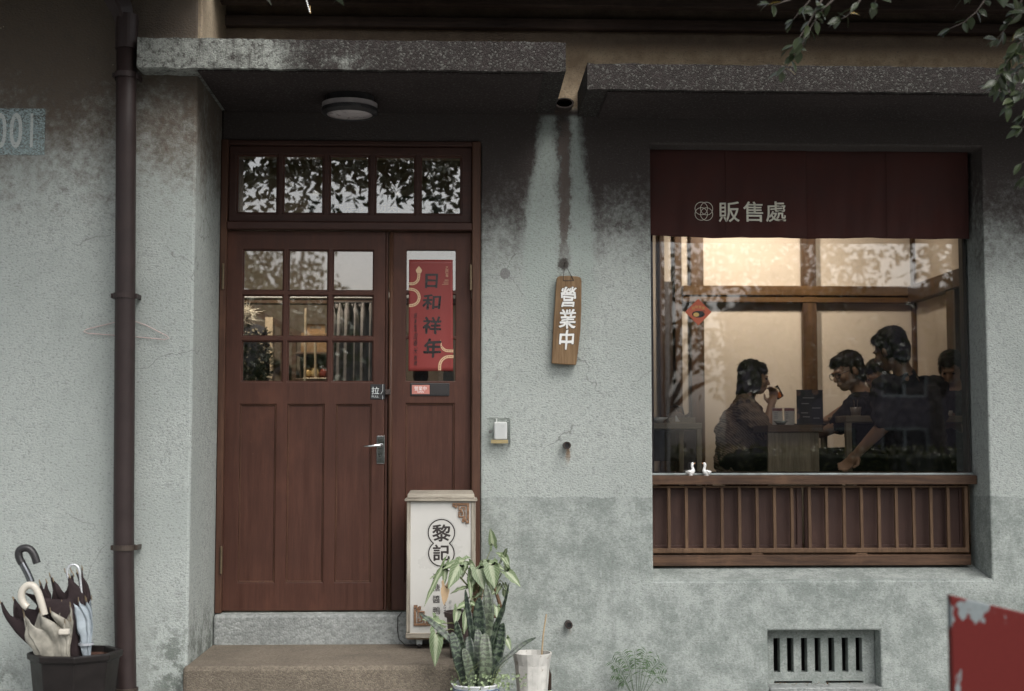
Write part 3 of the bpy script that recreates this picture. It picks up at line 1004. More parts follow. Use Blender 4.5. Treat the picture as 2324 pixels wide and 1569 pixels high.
bpy.data.materials.remove(PAINT[0])
num = thing('stencilled_number', 'faded white number stencilled on a pale blue square on the left wall', 'painted number', P(40, 352, WA))
a_, b_ = P(-62, 351, WA - 0.003), P(103, 247, WA - 0.003)
box('blue_patch', worn('worn_blue_paint', (0.30, 0.375, 0.375), 0.26, 0.64), a_.x, b_.x, WA - 0.003, WA + 0.01, a_.z, b_.z, num, bevel=0)
WPNT = worn('worn_white_paint', (0.46, 0.49, 0.475), 0.26, 0.46)
text('0', -12, 257, 15, 336, WA - 0.003, WPNT, num, 'digit', 0.002, 0.02)
text('0', 22, 257, 51, 336, WA - 0.003, WPNT, num, 'digit', 0.002, 0.02)
text('I', 68, 258, 76, 335, WA - 0.003, WPNT, num, 'digit', 0.002, 0.0)

# pink wire hanger tucked behind the pipe
hg = [P(u, v, WA - 0.012) for u, v in ((288, 700), (284, 706), (288, 716), (292, 724), (240, 737), (196, 748), (190, 753), (200, 757), (288, 763), (374, 771), (384, 768), (378, 762), (330, 738), (292, 724))]
G().tube(hg, 0.0020, 6).obj('wire_hanger', plain('pink_wire', (0.50, 0.36, 0.34), 0.5), label='thin pink wire coat hanger hanging on the wall behind the downpipe', cat='coat hanger')

# two capped pipe stubs in the wall
for (u, v, lab) in ((1286, 1011, 'dark round pipe stub in the wall with a rust run, the upper one'), (1290, 1417, 'dark round pipe stub low in the wall above the white pot, the lower one')):
    c_ = P(u, v, -0.02)
    st = G().lathe([(0.013, -0.02), (0.019, -0.02), (0.019, 0.045), (0.013, 0.045)], 0, 0, 20, closed=True).xform(
        Matrix.Translation(Vector((c_.x, -0.018, c_.z))) @ Matrix.Rotation(R(90), 4, 'X')).obj('pipe_stub', IRON, label=lab, cat='pipe')
    G().lathe([(0.0132, 0.028), (0.0132, 0.033)], 0, 0, 16).xform(Matrix.Translation(Vector((c_.x, -0.018, c_.z))) @ Matrix.Rotation(R(90), 4, 'X')).obj('plug', BLACK, st)

# hanging wooden sign with three carved characters
PLQ = wood('sign_board_wood', (0.13, 0.075, 0.034), (0.30, 0.195, 0.105), 'z', 0.7, 0.6, 0.5)
sy_ = -0.045
sg = thing('hanging_sign', 'hanging wooden board sign with three white carved characters beside the door', 'sign', P(1282, 828, sy_))
out = [(1263, 640), (1264, 630), (1270, 626.5), (1290, 626), (1311, 627.5), (1318, 630), (1320, 638), (1319.6, 700), (1317.5, 750), (1313, 790), (1309, 820), (1307.5, 828.5), (1290, 828), (1252, 825), (1252.6, 812), (1256, 740), (1259.5, 690), (1261, 660)]
og = [(P(u, v, sy_).x, P(u, v, sy_).z) for u, v in out]
G().prism(og, sy_, -0.012).obj('board', PLQ, sg, bevel=0.004, seg=2)
G().tube([P(1282, 599, -0.002), P(1282, 599, -0.05), P(1282, 594, -0.055)], 0.003, 8).obj('hook', IRON, sg)
G().tube([P(1278.5, 637, sy_ - 0.001), P(1278.5, 626, sy_ - 0.004), P(1282, 600, -0.045), P(1296.5, 626, sy_ - 0.004), P(1302.5, 637, sy_ - 0.001)], 0.0016, 6).obj('cord', IRON, sg)
box('cord_slot', IRON, PX(1278, sy_, 637), PX(1303, sy_, 637), sy_ - 0.002, sy_ + 0.002, PZ(638, sy_, 1290), PZ(636.5, sy_, 1290), sg, bevel=0)
SGW = plain('sign_white_paint', (0.72, 0.72, 0.70), 0.5, var=0.05)
SGK = plain('sign_cut_edge', (0.06, 0.04, 0.025), 0.7)
for ch, bx in (('營', (1273.5, 652, 1308, 697)), ('業', (1269, 702.5, 1306, 745)), ('中', (1270.5, 749.5, 1302, 793))):
    text(ch, bx[0] - .8, bx[1] - .8, bx[2] + .8, bx[3] + .8, sy_, SGK, sg, 'carved_edge', 0.0012, 0.058, jit=0.006, shear=0.12)
    text(ch, *bx, sy_, SGW, sg, 'character', 0.0026, 0.036, jit=0.006, shear=0.12)

# pull sign, open sign, doorbell unit
sgn = thing('pull_sign', 'small square black pull sign on the main door beside its latch', 'sign', P(857, 907, dy))
box('plate', BLACK, PX(840.7, dy, 890), PX(874, dy, 890), dy - 0.0035, dy, PZ(907, dy), PZ(873, dy), sgn, bevel=0.001)
SILV = plain('silver_print', (0.62, 0.66, 0.66), 0.4)
text('拉', 843.5, 878.5, 860.5, 895, dy - 0.0035, SILV, sgn, 'character', 0.0008, 0.012)
text('PULL', 843.8, 898, 859.5, 902.5, dy - 0.0035, SILV, sgn, 'lettering', 0.0008, 0.0)
for pl in ([(868.5, 872.5), (868.5, 888), (864, 894.5)], [(868.3, 898), (868.3, 907)]):
    G().tube([P(u, v, dy - 0.0040) for u, v in pl], 0.0012, 6).obj('print_line', SILV, sgn)

os_ = thing('open_sign', 'black sliding open sign with a pink tab on the narrow door', 'sign', P(975, 899, sy))
box('plate', BLACK, PX(931, sy, 885), PX(1020, sy, 885), sy - 0.006, sy, PZ(899, sy), PZ(870, sy), os_, bevel=0.003, seg=2)
box('slider', plain('pink_tab', (0.50, 0.19, 0.155), 0.45), PX(935, sy, 885), PX(975, sy, 885), sy - 0.0075, sy - 0.005, PZ(895, sy), PZ(874.5, sy), os_, bevel=0.0005)
text('營業中', 940.5, 877, 968, 887, sy - 0.0075, WHITE, os_, 'characters', 0.0006, 0.0)
text('OPEN', 947, 888, 962, 892, sy - 0.0075, WHITE, os_, 'lettering', 0.0006, 0.0)
box('cover', plain('dark_tab', (0.03, 0.027, 0.027), 0.35), PX(976, sy, 885), PX(1016, sy, 885), sy - 0.0075, sy - 0.005, PZ(895, sy), PZ(874.5, sy), os_, bevel=0.0005)

bell = thing('wireless_unit', 'white wireless unit inside a clear acrylic case on the wall right of the door', 'wireless unit', P(1133, 1010, -0.03))
ACR = glass_mat('clear_acrylic', (0.985, 0.99, 0.985), 1.18)
box('case', ACR, PX(1109, -0.04, 980), PX(1159, -0.04, 980), -0.040, -0.002, PZ(1010.7, -0.04, 1130), PZ(947.7, -0.04, 1130), bell, bevel=0.001)
box('body', WHITE, PX(1121, -0.03, 980), PX(1151, -0.03, 980), -0.032, -0.008, PZ(998.5, -0.03, 1130), PZ(957.7, -0.03, 1130), bell, bevel=0.009, seg=3)
G().tube([P(1127, 958, -0.02), P(1127, 950, -0.02)], 0.003, 8).obj('aerial', WHITE, bell)
box('paper_label', plain('tan_label', (0.55, 0.43, 0.22), 0.6), PX(1114.5, -0.034, 1003), PX(1153, -0.034, 1003), -0.0362, -0.033, PZ(1006.5, -0.034, 1130), PZ(998.5, -0.034, 1130), bell, bevel=0)
G().lathe([(0.0002, 0), (0.007, 0), (0.009, 0.003)], 0, 0, 16).xform(Matrix.Translation(Vector((PX(1113, -0.042, 980), -0.041, PZ(980, -0.042, 1130)))) @ Matrix.Rotation(R(90), 4, 'X')).obj('screw', CHROME, bell)
G().tube([P(1141 + 2.2 * math.cos(q), 967.5 + 2.2 * math.sin(q), -0.0325) for q in [x * 0.5 for x in range(13)]], 0.0005, 5).obj('button_ring', ALU, bell)

# ------------------------------------------------------------------ red new-year poster on the narrow door
PRED = plain('poster_red', (0.21, 0.026, 0.022), 0.42, var=0.06, scale=5)
INK = plain('poster_ink', (0.016, 0.014, 0.014), 0.30, var=0.0)
GOLD = plain('poster_gold', (0.56, 0.40, 0.24), 0.5, var=0.05)
pyy = sy - 0.004
ps = thing('new_year_poster', 'red new year poster with black calligraphy hung on the narrow door window', 'poster', P(978, 842, pyy))
A_, Bq = P(927, 842.3, pyy), P(1027.5, 590.3, pyy)


def post_y(s, t):
    return pyy - 0.004 - 0.006 * math.sin(s * 3.1) * (0.3 + 0.7 * t) - 0.004 * math.exp(-((s - 1) / 0.08) ** 2) * t


def post_pt(s, t):
    return (A_.x + (Bq.x - A_.x) * s + 0.004 * (1 - t) * s, post_y(s, 1 - t), A_.z + (Bq.z - A_.z) * t)


G().sheet(post_pt, 24, 30, 0.0008).obj('paper', PRED, ps, smooth=True)


def on_poster(x, z):
    s = (x - A_.x) / (Bq.x - A_.x)
    t = (z - A_.z) / (Bq.z - A_.z)
    return post_y(s, 1 - t) - 0.0004


def pz(z5):
    return (885.1 + z5[0] * .2242, 556 + z5[1] * .2242)


def ptext(ch, x0, y0, x1, y1, m=INK, nm='character', off=0.02, jit=0.0018, shear=0.05):
    a, b2 = pz((x0, y0)), pz((x1, y1))
    return text(ch, a[0], a[1], b2[0], b2[1], pyy, m, ps, nm, 0.0008, off, jit=jit, shear=shear, y_of=on_poster)


ptext('日', 358, 298, 484, 436, off=0.055, jit=0.004)
ptext('和', 330, 508, 512, 655, off=0.05, jit=0.004)
ptext('祥', 335, 735, 515, 903, off=0.045, jit=0.004)
ptext('年', 345, 955, 515, 1140, off=0.055, jit=0.004)
for i_, ch in enumerate('屏東縣長周春米賀歲'):
    yy0 = 695 + [0, 58, 112, 150, 205, 270, 345, 425, 478][i_]
    hh = [52, 46, 38, 40, 62, 62, 66, 50, 50][i_]
    ww = [34, 32, 32, 34, 46, 46, 46, 40, 40][i_]
    ptext(ch, 258 - ww / 2, yy0, 258 + ww / 2, yy0 + hh, off=0.0, jit=0.0005, shear=0.2)
for i_, ch in enumerate('乙巳年'):
    ptext(ch, 563, 222 + i_ * 38, 592, 254 + i_ * 38, GOLD, off=0.0, jit=0.0)
ptext('2025', 553, 353, 592, 367, GOLD, off=0.0, jit=0.0)
for i_, x0 in enumerate((541, 545, 527)):
    a, b2 = pz((x0, 377 + i_ * 12)), pz((592, 380 + i_ * 12))
    zz = [P(a[0], a[1], pyy), P(b2[0], b2[1], pyy)]
    G().add([(zz[0].x, on_poster(zz[0].x, zz[0].z) - .0006, zz[0].z), (zz[1].x, on_poster(zz[1].x, zz[1].z) - .0006, zz[0].z),
             (zz[1].x, on_poster(zz[1].x, zz[1].z) - .0006, zz[1].z), (zz[0].x, on_poster(zz[0].x, zz[0].z) - .0006, zz[1].z)], [(0, 1, 2, 3)]).obj('print_line', GOLD, ps)


def ribbon(pl, wd, m, nm, lift=0.0006):
    """flat printed band following a measured path on the poster"""
    q = [Vector((P(*pz(p), pyy).x, P(*pz(p), pyy).z)) for p in pl]
    vs, fs = [], []
    for i_, p in enumerate(q):
        t_ = (q[min(i_ + 1, len(q) - 1)] - q[max(i_ - 1, 0)]).normalized()
        nn = Vector((-t_.y, t_.x))
        ww = wd[i_] if hasattr(wd, '__len__') else wd
        for s_ in (-1, 1):
            e = p + nn * ww * s_
            vs.append((e.x, on_poster(e.x, e.y) - lift, e.y))
    for i_ in range(len(q) - 1):
        fs.append((2 * i_, 2 * i_ + 1, 2 * i_ + 3, 2 * i_ + 2))
    return G().add(vs, fs).obj(nm, m, ps)


def arc(cx, cy, r, a0, a1, n=18):
    return [(cx + r * math.cos(R(a0 + (a1 - a0) * i_ / n)), cy + r * math.sin(R(a0 + (a1 - a0) * i_ / n))) for i_ in range(n + 1)]


UZ = 0.2242 / 442
paths = [[(293, 292), (292, 320)] + arc(222, 328, 68, 0, 90) + [(192, 396)],
         [(192, 449)] + arc(214, 533, 82, -90, 90) + [(192, 617)],
         [(512, 965), (520, 1000)] + arc(590, 1000, 74, 170, 95) + [(643, 1076)],
         [(503, 1272), (503, 1230)] + arc(602, 1230, 98, 180, 270) + [(643, 1132)]]
for i_, pl in enumerate(paths):
    wd = 14 * UZ if i_ != 2 else [UZ * min(13, 2 + q * 1.2) for q in range(len(pl))]
    ribbon(pl, wd, GOLD, 'printed_band')
    # lozenge marks along the band
    L = [Vector(p) for p in pl]
    acc = 0.0
    for q in range(len(L) - 1):
        d_ = (L[q + 1] - L[q]).length
        while acc < d_:
            c_ = L[q].lerp(L[q + 1], acc / d_)
            if not (i_ == 2 and q < 5):
                ribbon([(c_.x - 6, c_.y), (c_.x, c_.y), (c_.x + 6, c_.y)], [0.0001, 6 * UZ, 0.0001], PRED, 'lozenge', 0.0010)
            acc += 17
        acc -= d_
ribbon([(293, 218), (293, 232), (293, 258), (293, 278), (293, 300)], [UZ * 2, UZ * 14, UZ * 32, UZ * 26, UZ * 6], GOLD, 'printed_head')

# ------------------------------------------------------------------ red door curtain over the window
NRN = plain('dark_red_cloth', (0.052, 0.0155, 0.0122), 0.9, var=0.15, scale=6, bump=0.15, bscale=900)
ny = YG - 0.10
nr = thing('shop_curtain', 'dark red split cloth curtain with pale characters across the top of the window', 'curtain', P(1830, 540, ny))
ntop = PZ(338, ny, 1830)


def cloth_y(x, z):
    s = (x - PX(1472, ny, 440))
    dn = (ntop - z)
    return ny - 0.020 * dn * math.sin(s * 11.0 + 0.6 + 1.5 * dn) - 0.018 * dn * math.sin(s * 27.0 + 3 * dn) - 0.006 * dn * math.sin(s * 63.0 + 4 * dn) - 0.010 * mnoise.noise((x * 4, z * 4, 0.4))


for (ua, ub, l0, l1) in ((1473, 1831, 537, 541), (1829.5, 2199, 541.5, 540)):
    xa, xb = PX(ua, ny, 440), PX(ub, ny, 440)
    za, zb_ = PZ(l0, ny, 1830), PZ(l1, ny, 1830)

    def fn(s, t, xa=xa, xb=xb, za=za, zb_=zb_):
        zbot = za + (zb_ - za) * min(1, s * 3)
        z = zbot + (ntop - zbot) * t
        pinch = 0.004 * (1 - t) * (1 if s < 0.5 else -1)
        x = xa + (xb - xa) * s + pinch * 0
        return (x, cloth_y(x, z) + (0.006 if xa > 1.7 else 0.0), z)
    pn = G().sheet(fn, 130, 22, 0.0015).obj('cloth_panel', NRN, nr, smooth=True)
    for us in ((1648,) if ua < 1800 else (2012,)):
        xs_ = PX(us, ny, 440)
        G().tube([(xs_, cloth_y(xs_, z) - 0.0012, z) for z in np.linspace(za + 0.004, ntop - 0.004, 12)], 0.0022, 5).obj('seam', NRN, pn)
G().tube([(PX(1471, ny, 440), ny + 0.012, ntop + 0.004), (PX(2203, ny, 440), ny + 0.012, ntop + 0.004)], 0.011, 10).obj('rod', IRON, nr, smooth=True)
CLP = plain('cream_print', (0.74, 0.72, 0.62), 0.8)
for ch, (ua, ub) in (('販', (1633, 1677)), ('售', (1687, 1731)), ('處', (1739, 1782))):
    text(ch, ua, 458.5, ub, 503.5, ny, CLP, nr, 'character', 0.0016, 0.02, y_of=lambda x, z: cloth_y(x, z) - 0.0006)
for (du, dv) in ((-6.2, -6.2), (6.2, -6.2), (6.2, 6.2), (-6.2, 6.2)):
    pl = []
    for q in range(33):
        an = 2 * math.pi * q / 32
        p_ = P(1598 + du + 14.4 * math.cos(an), 479.5 + dv + 14.4 * math.sin(an), ny)
        pl.append((p_.x, cloth_y(p_.x, p_.z) - 0.002, p_.z))
    G().tube(pl, 0.0016, 5, cap=False).obj('emblem_ring', CLP, nr)

# ------------------------------------------------------------------ light box sign
by0, by1 = -0.245, -0.055
GREYW = wood('grey_weathered_wood', (0.20, 0.175, 0.14), (0.42, 0.385, 0.32), 'z', 1.0, 0.7, 0.4)
GREYH = wood('grey_weathered_wood_level', (0.20, 0.175, 0.14), (0.44, 0.40, 0.33), 'x', 1.0, 0.7, 0.4)
BXF = plain('milky_sign_face', (0.52, 0.51, 0.48), 0.3, var=0.03, scale=4)
lb = thing('light_box_sign', 'white standing light box sign in a grey wooden frame on castors', 'sign', (PX(1000, -0.15, 1400), -0.15, STEP_Z))


def lx(z8):
    return PX(851.06 + z8 * .3127, by0, 1300)


def lzv(z8):
    return PZ(1078 + z8 * .3127, by0, 1000)


LB0, LB1 = lx(228), lx(730)
for (a, b2) in ((228, 256), (697, 730)):
    box('post', GREYW, lx(a), lx(b2), by0, by1, lzv(1146), lzv(194), lb, bevel=0.003)
box('bottom_rail', GREYH, lx(224), lx(733), by0 - 0.004, by1 + 0.002, lzv(1186), lzv(1147), lb, bevel=0.003)
box('face', BXF, lx(255), lx(698), by0 + 0.008, by0 + 0.014, lzv(1147), lzv(196), lb, bevel=0)
box('face', BXF, lx(255), lx(698), by1 - 0.014, by1 - 0.008, lzv(1147), lzv(196), lb, bevel=0)
box('roof_board', GREYH, lx(213), lx(741), by0 - 0.012, by1 + 0.012, lzv(193), lzv(172), lb, bevel=0.003)
g = G()
x0_, x1_ = lx(230), lx(722)
g.add([(x0_, by0 - 0.004, lzv(171)), (x1_, by0 - 0.004, lzv(171)), (x1_, by1 + 0.004, lzv(171)), (x0_, by1 + 0.004, lzv(171)),
       (x0_ + .002, by0 + 0.0, lzv(138)), (x1_ - .002, by0 + 0.0, lzv(138)), (x1_ - 0.01, by1 - 0.02, lzv(118)), (x0_ + 0.01, by1 - 0.02, lzv(118))],
      [(3, 2, 1, 0), (4, 5, 6, 7), (0, 1, 5, 4), (1, 2, 6, 5), (2, 3, 7, 6), (3, 0, 4, 7)])
g.obj('roof_cap', GREYH, lb, bevel=0.003)
RUST = plain('rusty_plate', (0.30, 0.20, 0.13), 0.6, metal=0.3)
box('base_plate', RUST, lx(236), lx(700), by0 + 0.005, by1 - 0.005, lzv(1194), lzv(1188), lb, bevel=0)
for xx in (lx(322), lx(640)):
    for yy in (by0 + 0.04, by1 - 0.03):
        zc = STEP_Z + 0.019
        cs = box('castor_fork', ALU, xx - 0.015, xx + 0.015, yy - 0.012, yy + 0.02, STEP_Z + 0.018, lzv(1195), lb, bevel=0.004)
        G().lathe([(0.005, -0.009), (0.017, -0.009), (0.019, -0.005), (0.019, 0.005), (0.017, 0.009), (0.005, 0.009)], 0, 0, 18, closed=True).xform(
            Matrix.Translation(Vector((xx, yy + 0.006, zc))) @ Matrix.Rotation(R(90), 4, 'Y')).obj('wheel', BLACK, cs)
FRT = wood('fretwork_wood', (0.14, 0.075, 0.04), (0.30, 0.175, 0.105), 'x', 1.0, 0.6, 0.3)
corner = ["#################",
          "#.##############.",
          "###.#.#........#.",
          "...##.#.####...#.",
          "...#..#.#.##...#.",
          "...####.#####..#.",
          "........#...#..#.",
          "......#####.#..#.",
          "......#...#.#..#.",
          "......#.#.###..#.",
          "......#.#......#.",
          "......#.########.",
          "......#........#.",
          "......###########",
          "........#.##...#.",
          ".........###...#.",
          "...........#.#.#.",
          "...........###.#."]
corner = ["##############",
          "#.#.##########",
          "####.#......##",
          "..##.#.####.##",
          ".....#.#..#.##",
          ".....###.##.##",
          ".......#....##",
          ".....####.#.##",
          ".....#..#.#.##",
          ".....#.##.#.##",
          ".....#....#.##",
          ".....######.##",
          ".........##.##",
          "........####.#",
          "........#.##.#",
          "........##.###",
          "...........###"]
cellx = (lx(683) - lx(561)) / 14
G().bitmap(corner, lx(561), lzv(205), cellx, by0 - 0.001, by0 + 0.008).obj('fretwork', FRT, lb, bevel=0.0008)
flip = [r[::-1] for r in corner[::-1]]
G().bitmap(flip, lx(283), lzv(945) - 0.0, (lx(405) - lx(283)) / 14, by0 - 0.001, by0 + 0.008).obj('fretwork', FRT, lb, bevel=0.0008)
fyb = by0 + 0.008
INKB = plain('brown_black_print', (0.03, 0.024, 0.022), 0.4)


def l8(z8):
    return (851.06 + z8[0] * .3127, 1078 + z8[1] * .3127)


def gourd(r1, r2, m, th):
    """outline round two overlapping circles"""
    pl = []
    c1, c2 = (482, 420), (482, 570)
    d = c2[1] - c1[1]
    yi = (d * d + r1 * r1 - r2 * r2) / (2 * d)
    a1 = math.degrees(math.acos(yi / r1))
    a2 = math.degrees(math.acos((d - yi) / r2))
    for q in range(41):
        an = R(90 - a1 - (360 - 2 * a1) * q / 40)
        pl.append((c1[0] + r1 * math.cos(an), c1[1] + r1 * math.sin(an)))
    for q in range(41):
        an = R(-90 - a2 - (360 - 2 * a2) * q / 40)
        pl.append((c2[0] + r2 * math.cos(an), c2[1] + r2 * math.sin(an)))
    pl.append(pl[0])
    q3 = [P(*l8(p), fyb) for p in pl]
    vs, fs = [], []
    for i_, p in enumerate(q3):
        t_ = (q3[(i_ + 1) % (len(q3) - 1)] - q3[i_ - 1 if i_ else -2]).normalized()
        nn = Vector((-t_.z, 0, t_.x))
        for s_ in (-1, 1):
            vs.append(p + nn * th * s_ + Vector((0, -0.0008, 0)))
    n_ = len(q3)
    for i_ in range(n_ - 1):
        fs.append((2 * i_, 2 * i_ + 1, 2 * i_ + 3, 2 * i_ + 2))
    G().add(vs, fs).obj('emblem_outline', m, lb)


gourd(96, 93, INKB, 0.0030)
gourd(107, 104, plain('grey_print', (0.36, 0.37, 0.35), 0.5), 0.0007)
for ch, bx in (('黎', (418, 362, 547, 482)), ('記', (422, 508, 540, 622)), ('冰', (420, 712, 470, 762)), ('糖', (418, 792, 471, 845)), ('醬', (419, 876, 472, 930)), ('鴨', (420, 958, 474, 1013))):
    a, b2 = l8(bx[:2]), l8(bx[2:])
    text(ch, a[0], a[1], b2[0], b2[1], fyb, INKB, lb, 'character', 0.0008, 0.045 if bx[1] < 600 else 0.012)
for bodyt, bx in (('TASTE', (498, 915, 514, 1010)), ('OP.', (498, 802, 514, 850)), ('AN', (490, 700, 506, 745))):
    a, b2 = l8(bx[:2]), l8(bx[2:])
    text(bodyt, a[0], a[1], b2[0], b2[1], fyb, INKB, lb, 'lettering', 0.0008, 0.0, rot=-math.pi / 2)
for cy_ in (922, 962):
    for (du, dv) in ((-3, -3), (3, -3), (3, 3), (-3, 3)):
        G().tube([P(*l8((545 + du + 7 * math.cos(q), cy_ + dv + 7 * math.sin(q))), fyb - 0.0005) for q in [x * 0.4 for x in range(17)]], 0.0004, 4).obj('emblem_ring', MATS['grey_print'], lb)
cpts = [P(u, v, -0.052) for u, v in ((912, 1390), (903, 1400), (902, 1430), (906, 1452))] + [Vector((PX(920, -0.12, 1460), -0.12, STEP_Z + 0.004)), Vector((PX(960, -0.12, 1460), -0.13, STEP_Z + 0.004))]
G().tube(cpts, 0.0025, 6).obj('power_cord', BLACK, lb, smooth=True)

# ------------------------------------------------------------------ umbrella bin and umbrellas
BINM = plain('black_bin', (0.011, 0.0085, 0.008), 0.45, spec=0.3, var=0.2, bump=0.08, bscale=40)
BINI = plain('brown_bin_inside', (0.10, 0.052, 0.038), 0.6)
ub = P(171, 1478, -1.0)
BX, BY, BR, BZ = ub.x, -1.0, 0.186, ub.z
bn = thing('umbrella_bin', 'black octagonal tapered bin holding umbrellas, half below the picture', 'bin', (BX, BY, GZ))
G().lathe([(0.148, GZ), (BR, BZ - 0.03), (BR + 0.012, BZ - 0.026), (BR + 0.014, BZ), (BR - 0.012, BZ + 0.002), (BR - 0.016, BZ - 0.02), (0.143, GZ + 0.012)], BX, BY, 8, rot=R(14)).obj('bin_wall', BINM, bn, bevel=0.004)
G().lathe([(0.142, GZ + 0.016), (0.168, BZ - 0.025), (0.164, BZ - 0.025), (0.138, GZ + 0.016)], BX, BY, 8, rot=R(14), closed=True).obj('bin_lining', BINI, bn)

CLB = plain('dark_brown_cloth', (0.030, 0.021, 0.022), 0.85, spec=0.2, var=0.3, bump=0.1, bscale=700)
CLG = plain('beige_grey_cloth', (0.27, 0.255, 0.215), 0.55, var=0.3, scale=18)
CLS = plain('silver_blue_cloth', (0.31, 0.355, 0.39), 0.38, var=0.2, scale=16)
HWH = plain('cream_handle', (0.52, 0.485, 0.42), 0.3, var=0.05)


def hook(pts_uv, y, r, m, parent, nm='handle', n=14):
    base = [P(u, v, y) for u, v in pts_uv]
    # smooth the path
    for _ in range(2):
        q = [base[0]]
        for a, b2 in zip(base, base[1:]):
            q += [a.lerp(b2, 0.25), a.lerp(b2, 0.75)]
        q.append(base[-1])
        base = q
    return G().tube(base, r, n).obj(nm, m, parent, smooth=True)


def umbrella(name, lab, top_uv, y, Rr, H, N, m, tip_uv, amp=0.35, spike=0.05, seed=1, squash=0.7, fold=0.3, sq_ang=0.0):
    """closed umbrella standing on its tip, cloth gathered round the shaft, rib ends pointing up"""
    top, tip = P(*top_uv, y), P(*tip_uv, y)
    t_ = thing(name, lab, 'umbrella', tip, 'umbrellas in the bin')
    ax = (top - tip)
    Hh = ax.length
    az = ax.normalized()
    ex = Vector((1, 0, 0)) - az * az.x
    ex.normalize()
    ey = az.cross(ex)
    rr = random.Random(seed)
    ph_ = [rr.uniform(-0.3, 0.3) for _ in range(N)]
    ht = [rr.uniform(0.75, 1.12) for _ in range(N)]
    rd = [rr.uniform(0.75, 1.15) for _ in range(N)]
    M_ = N * 10
    K = 16
    vs, fs = [], []
    tips = []
    for k_ in range(K + 1):
        t = k_ / K
        for i_ in range(M_):
            s = i_ / 10
            rib = int(round(s)) % N
            d = abs(s - round(s)) * 2          # 0 at a rib, 1 between ribs
            a = 2 * math.pi * (s + ph_[rib] * (1 - d)) / N + fold * 6 * t * (1 - t) + fold * d * 1.5
            r = Rr * (0.10 + 0.90 * t ** 0.85) * (1 - amp * d ** 1.5) * (rd[rib] * (1 - d) + d)
            z = t * Hh * (1 - 0.0) + spike * (1 - d) ** 2.0 * t ** 5 * ht[rib] * 2.2 - spike * 0.8 * d * t ** 4
            r *= (1 - 0.18 * t ** 6)
            p = tip + az * z + ex * (r * math.cos(a)) + ey * (r * squash * math.sin(a))
            p += (ex * mnoise.noise((p.x * 14, p.z * 14, seed)) + ey * mnoise.noise((p.x * 14, p.z * 14, seed + 9))) * 0.015 * t
            p += (ex + ey) * (0.006 * mnoise.noise((p.x * 55, p.y * 55, p.z * 30 + seed)))
            vs.append(p)
            if k_ == K and i_ % 10 == 0:
                tips.append(p)
    for k_ in range(K):
        for i_ in range(M_):
            j_ = (i_ + 1) % M_
            fs.append((k_ * M_ + i_, k_ * M_ + j_, (k_ + 1) * M_ + j_, (k_ + 1) * M_ + i_))
    # fold the cloth back inside so that it has thickness
    o = len(vs)
    for k_ in range(K, K - 9, -1):
        for i_ in range(M_):
            p = vs[k_ * M_ + i_]
            c_ = tip + az * (p - tip).dot(az)
            vs.append(c_ + (p - c_) * 0.955 - az * 0.004)
    fs += [(K * M_ + i_, K * M_ + (i_ + 1) % M_, o + (i_ + 1) % M_, o + i_) for i_ in range(M_)]
    for q in range(8):
        for i_ in range(M_):
            j_ = (i_ + 1) % M_
            fs.append((o + q * M_ + i_, o + q * M_ + j_, o + (q + 1) * M_ + j_, o + (q + 1) * M_ + i_))
    G().add(vs, fs).obj('cloth', m, t_, smooth=True, fix=False)
    for p in tips:
        G().tube([p - az * 0.012, p + az * 0.010], [0.0028, 0.002], 6).obj('rib_tip', BRASS, t_)
    return t_, tip, top, az


# large dark umbrella with a black and silver crook
u1, tp, tt, az = umbrella('umbrella', 'largest umbrella, dark brown with a black and silver crook handle', (104, 1366), -0.98, 0.215, 0.4, 8, CLB, (176, 1535), 0.22, 0.034, 3, 0.42, 0.25)
hook([(100, 1400), (80, 1345), (70, 1318)], -1.0, 0.006, CHROME, u1, 'shaft')
hook([(71, 1322), (62, 1300), (50, 1278)], -1.0, 0.0155, plain('gunmetal', (0.16, 0.17, 0.18), 0.25, metal=0.9), u1, 'handle_sleeve')
hook([(50, 1279), (42, 1264), (43, 1248), (57, 1243), (70, 1247), (79, 1262), (84, 1279)], -1.0, 0.0165, BLACK, u1)
# second dark umbrella lying behind
u1b, *_ = umbrella('umbrella', 'dark brown umbrella at the back of the bin with pointed rib ends up', (146, 1345), -0.93, 0.12, 0.35, 7, CLB, (190, 1510), 0.25, 0.04, 11, 0.5, 0.2)
# beige umbrella with cream crook
u2, *_ = umbrella('umbrella', 'beige grey umbrella in front with a cream crook handle', (106, 1412), -1.09, 0.135, 0.3, 7, CLG, (128, 1560), 0.28, 0.028, 5, 0.55, 0.35)
hook([(106, 1425), (101, 1400)], -1.09, 0.007, BLACK, u2, 'shaft')
hook([(101, 1396), (95, 1372), (86, 1343), (76, 1329), (62, 1328), (50, 1340), (48, 1357), (54, 1372), (63, 1379)], -1.10, 0.0155, HWH, u2)
# small folding umbrella with a cream knob
u4, *_ = umbrella('umbrella', 'small folded beige umbrella with a flat cream knob', (146, 1432), -1.12, 0.040, 0.2, 6, CLG, (152, 1545), 0.35, 0.02, 8, 0.7, 0.2)
c_ = P(146, 1434, -1.15)
box('knob', HWH, c_.x - 0.022, c_.x + 0.022, c_.y - 0.016, c_.y + 0.016, c_.z - 0.012, c_.z + 0.012, u4, bevel=0.006, seg=3)
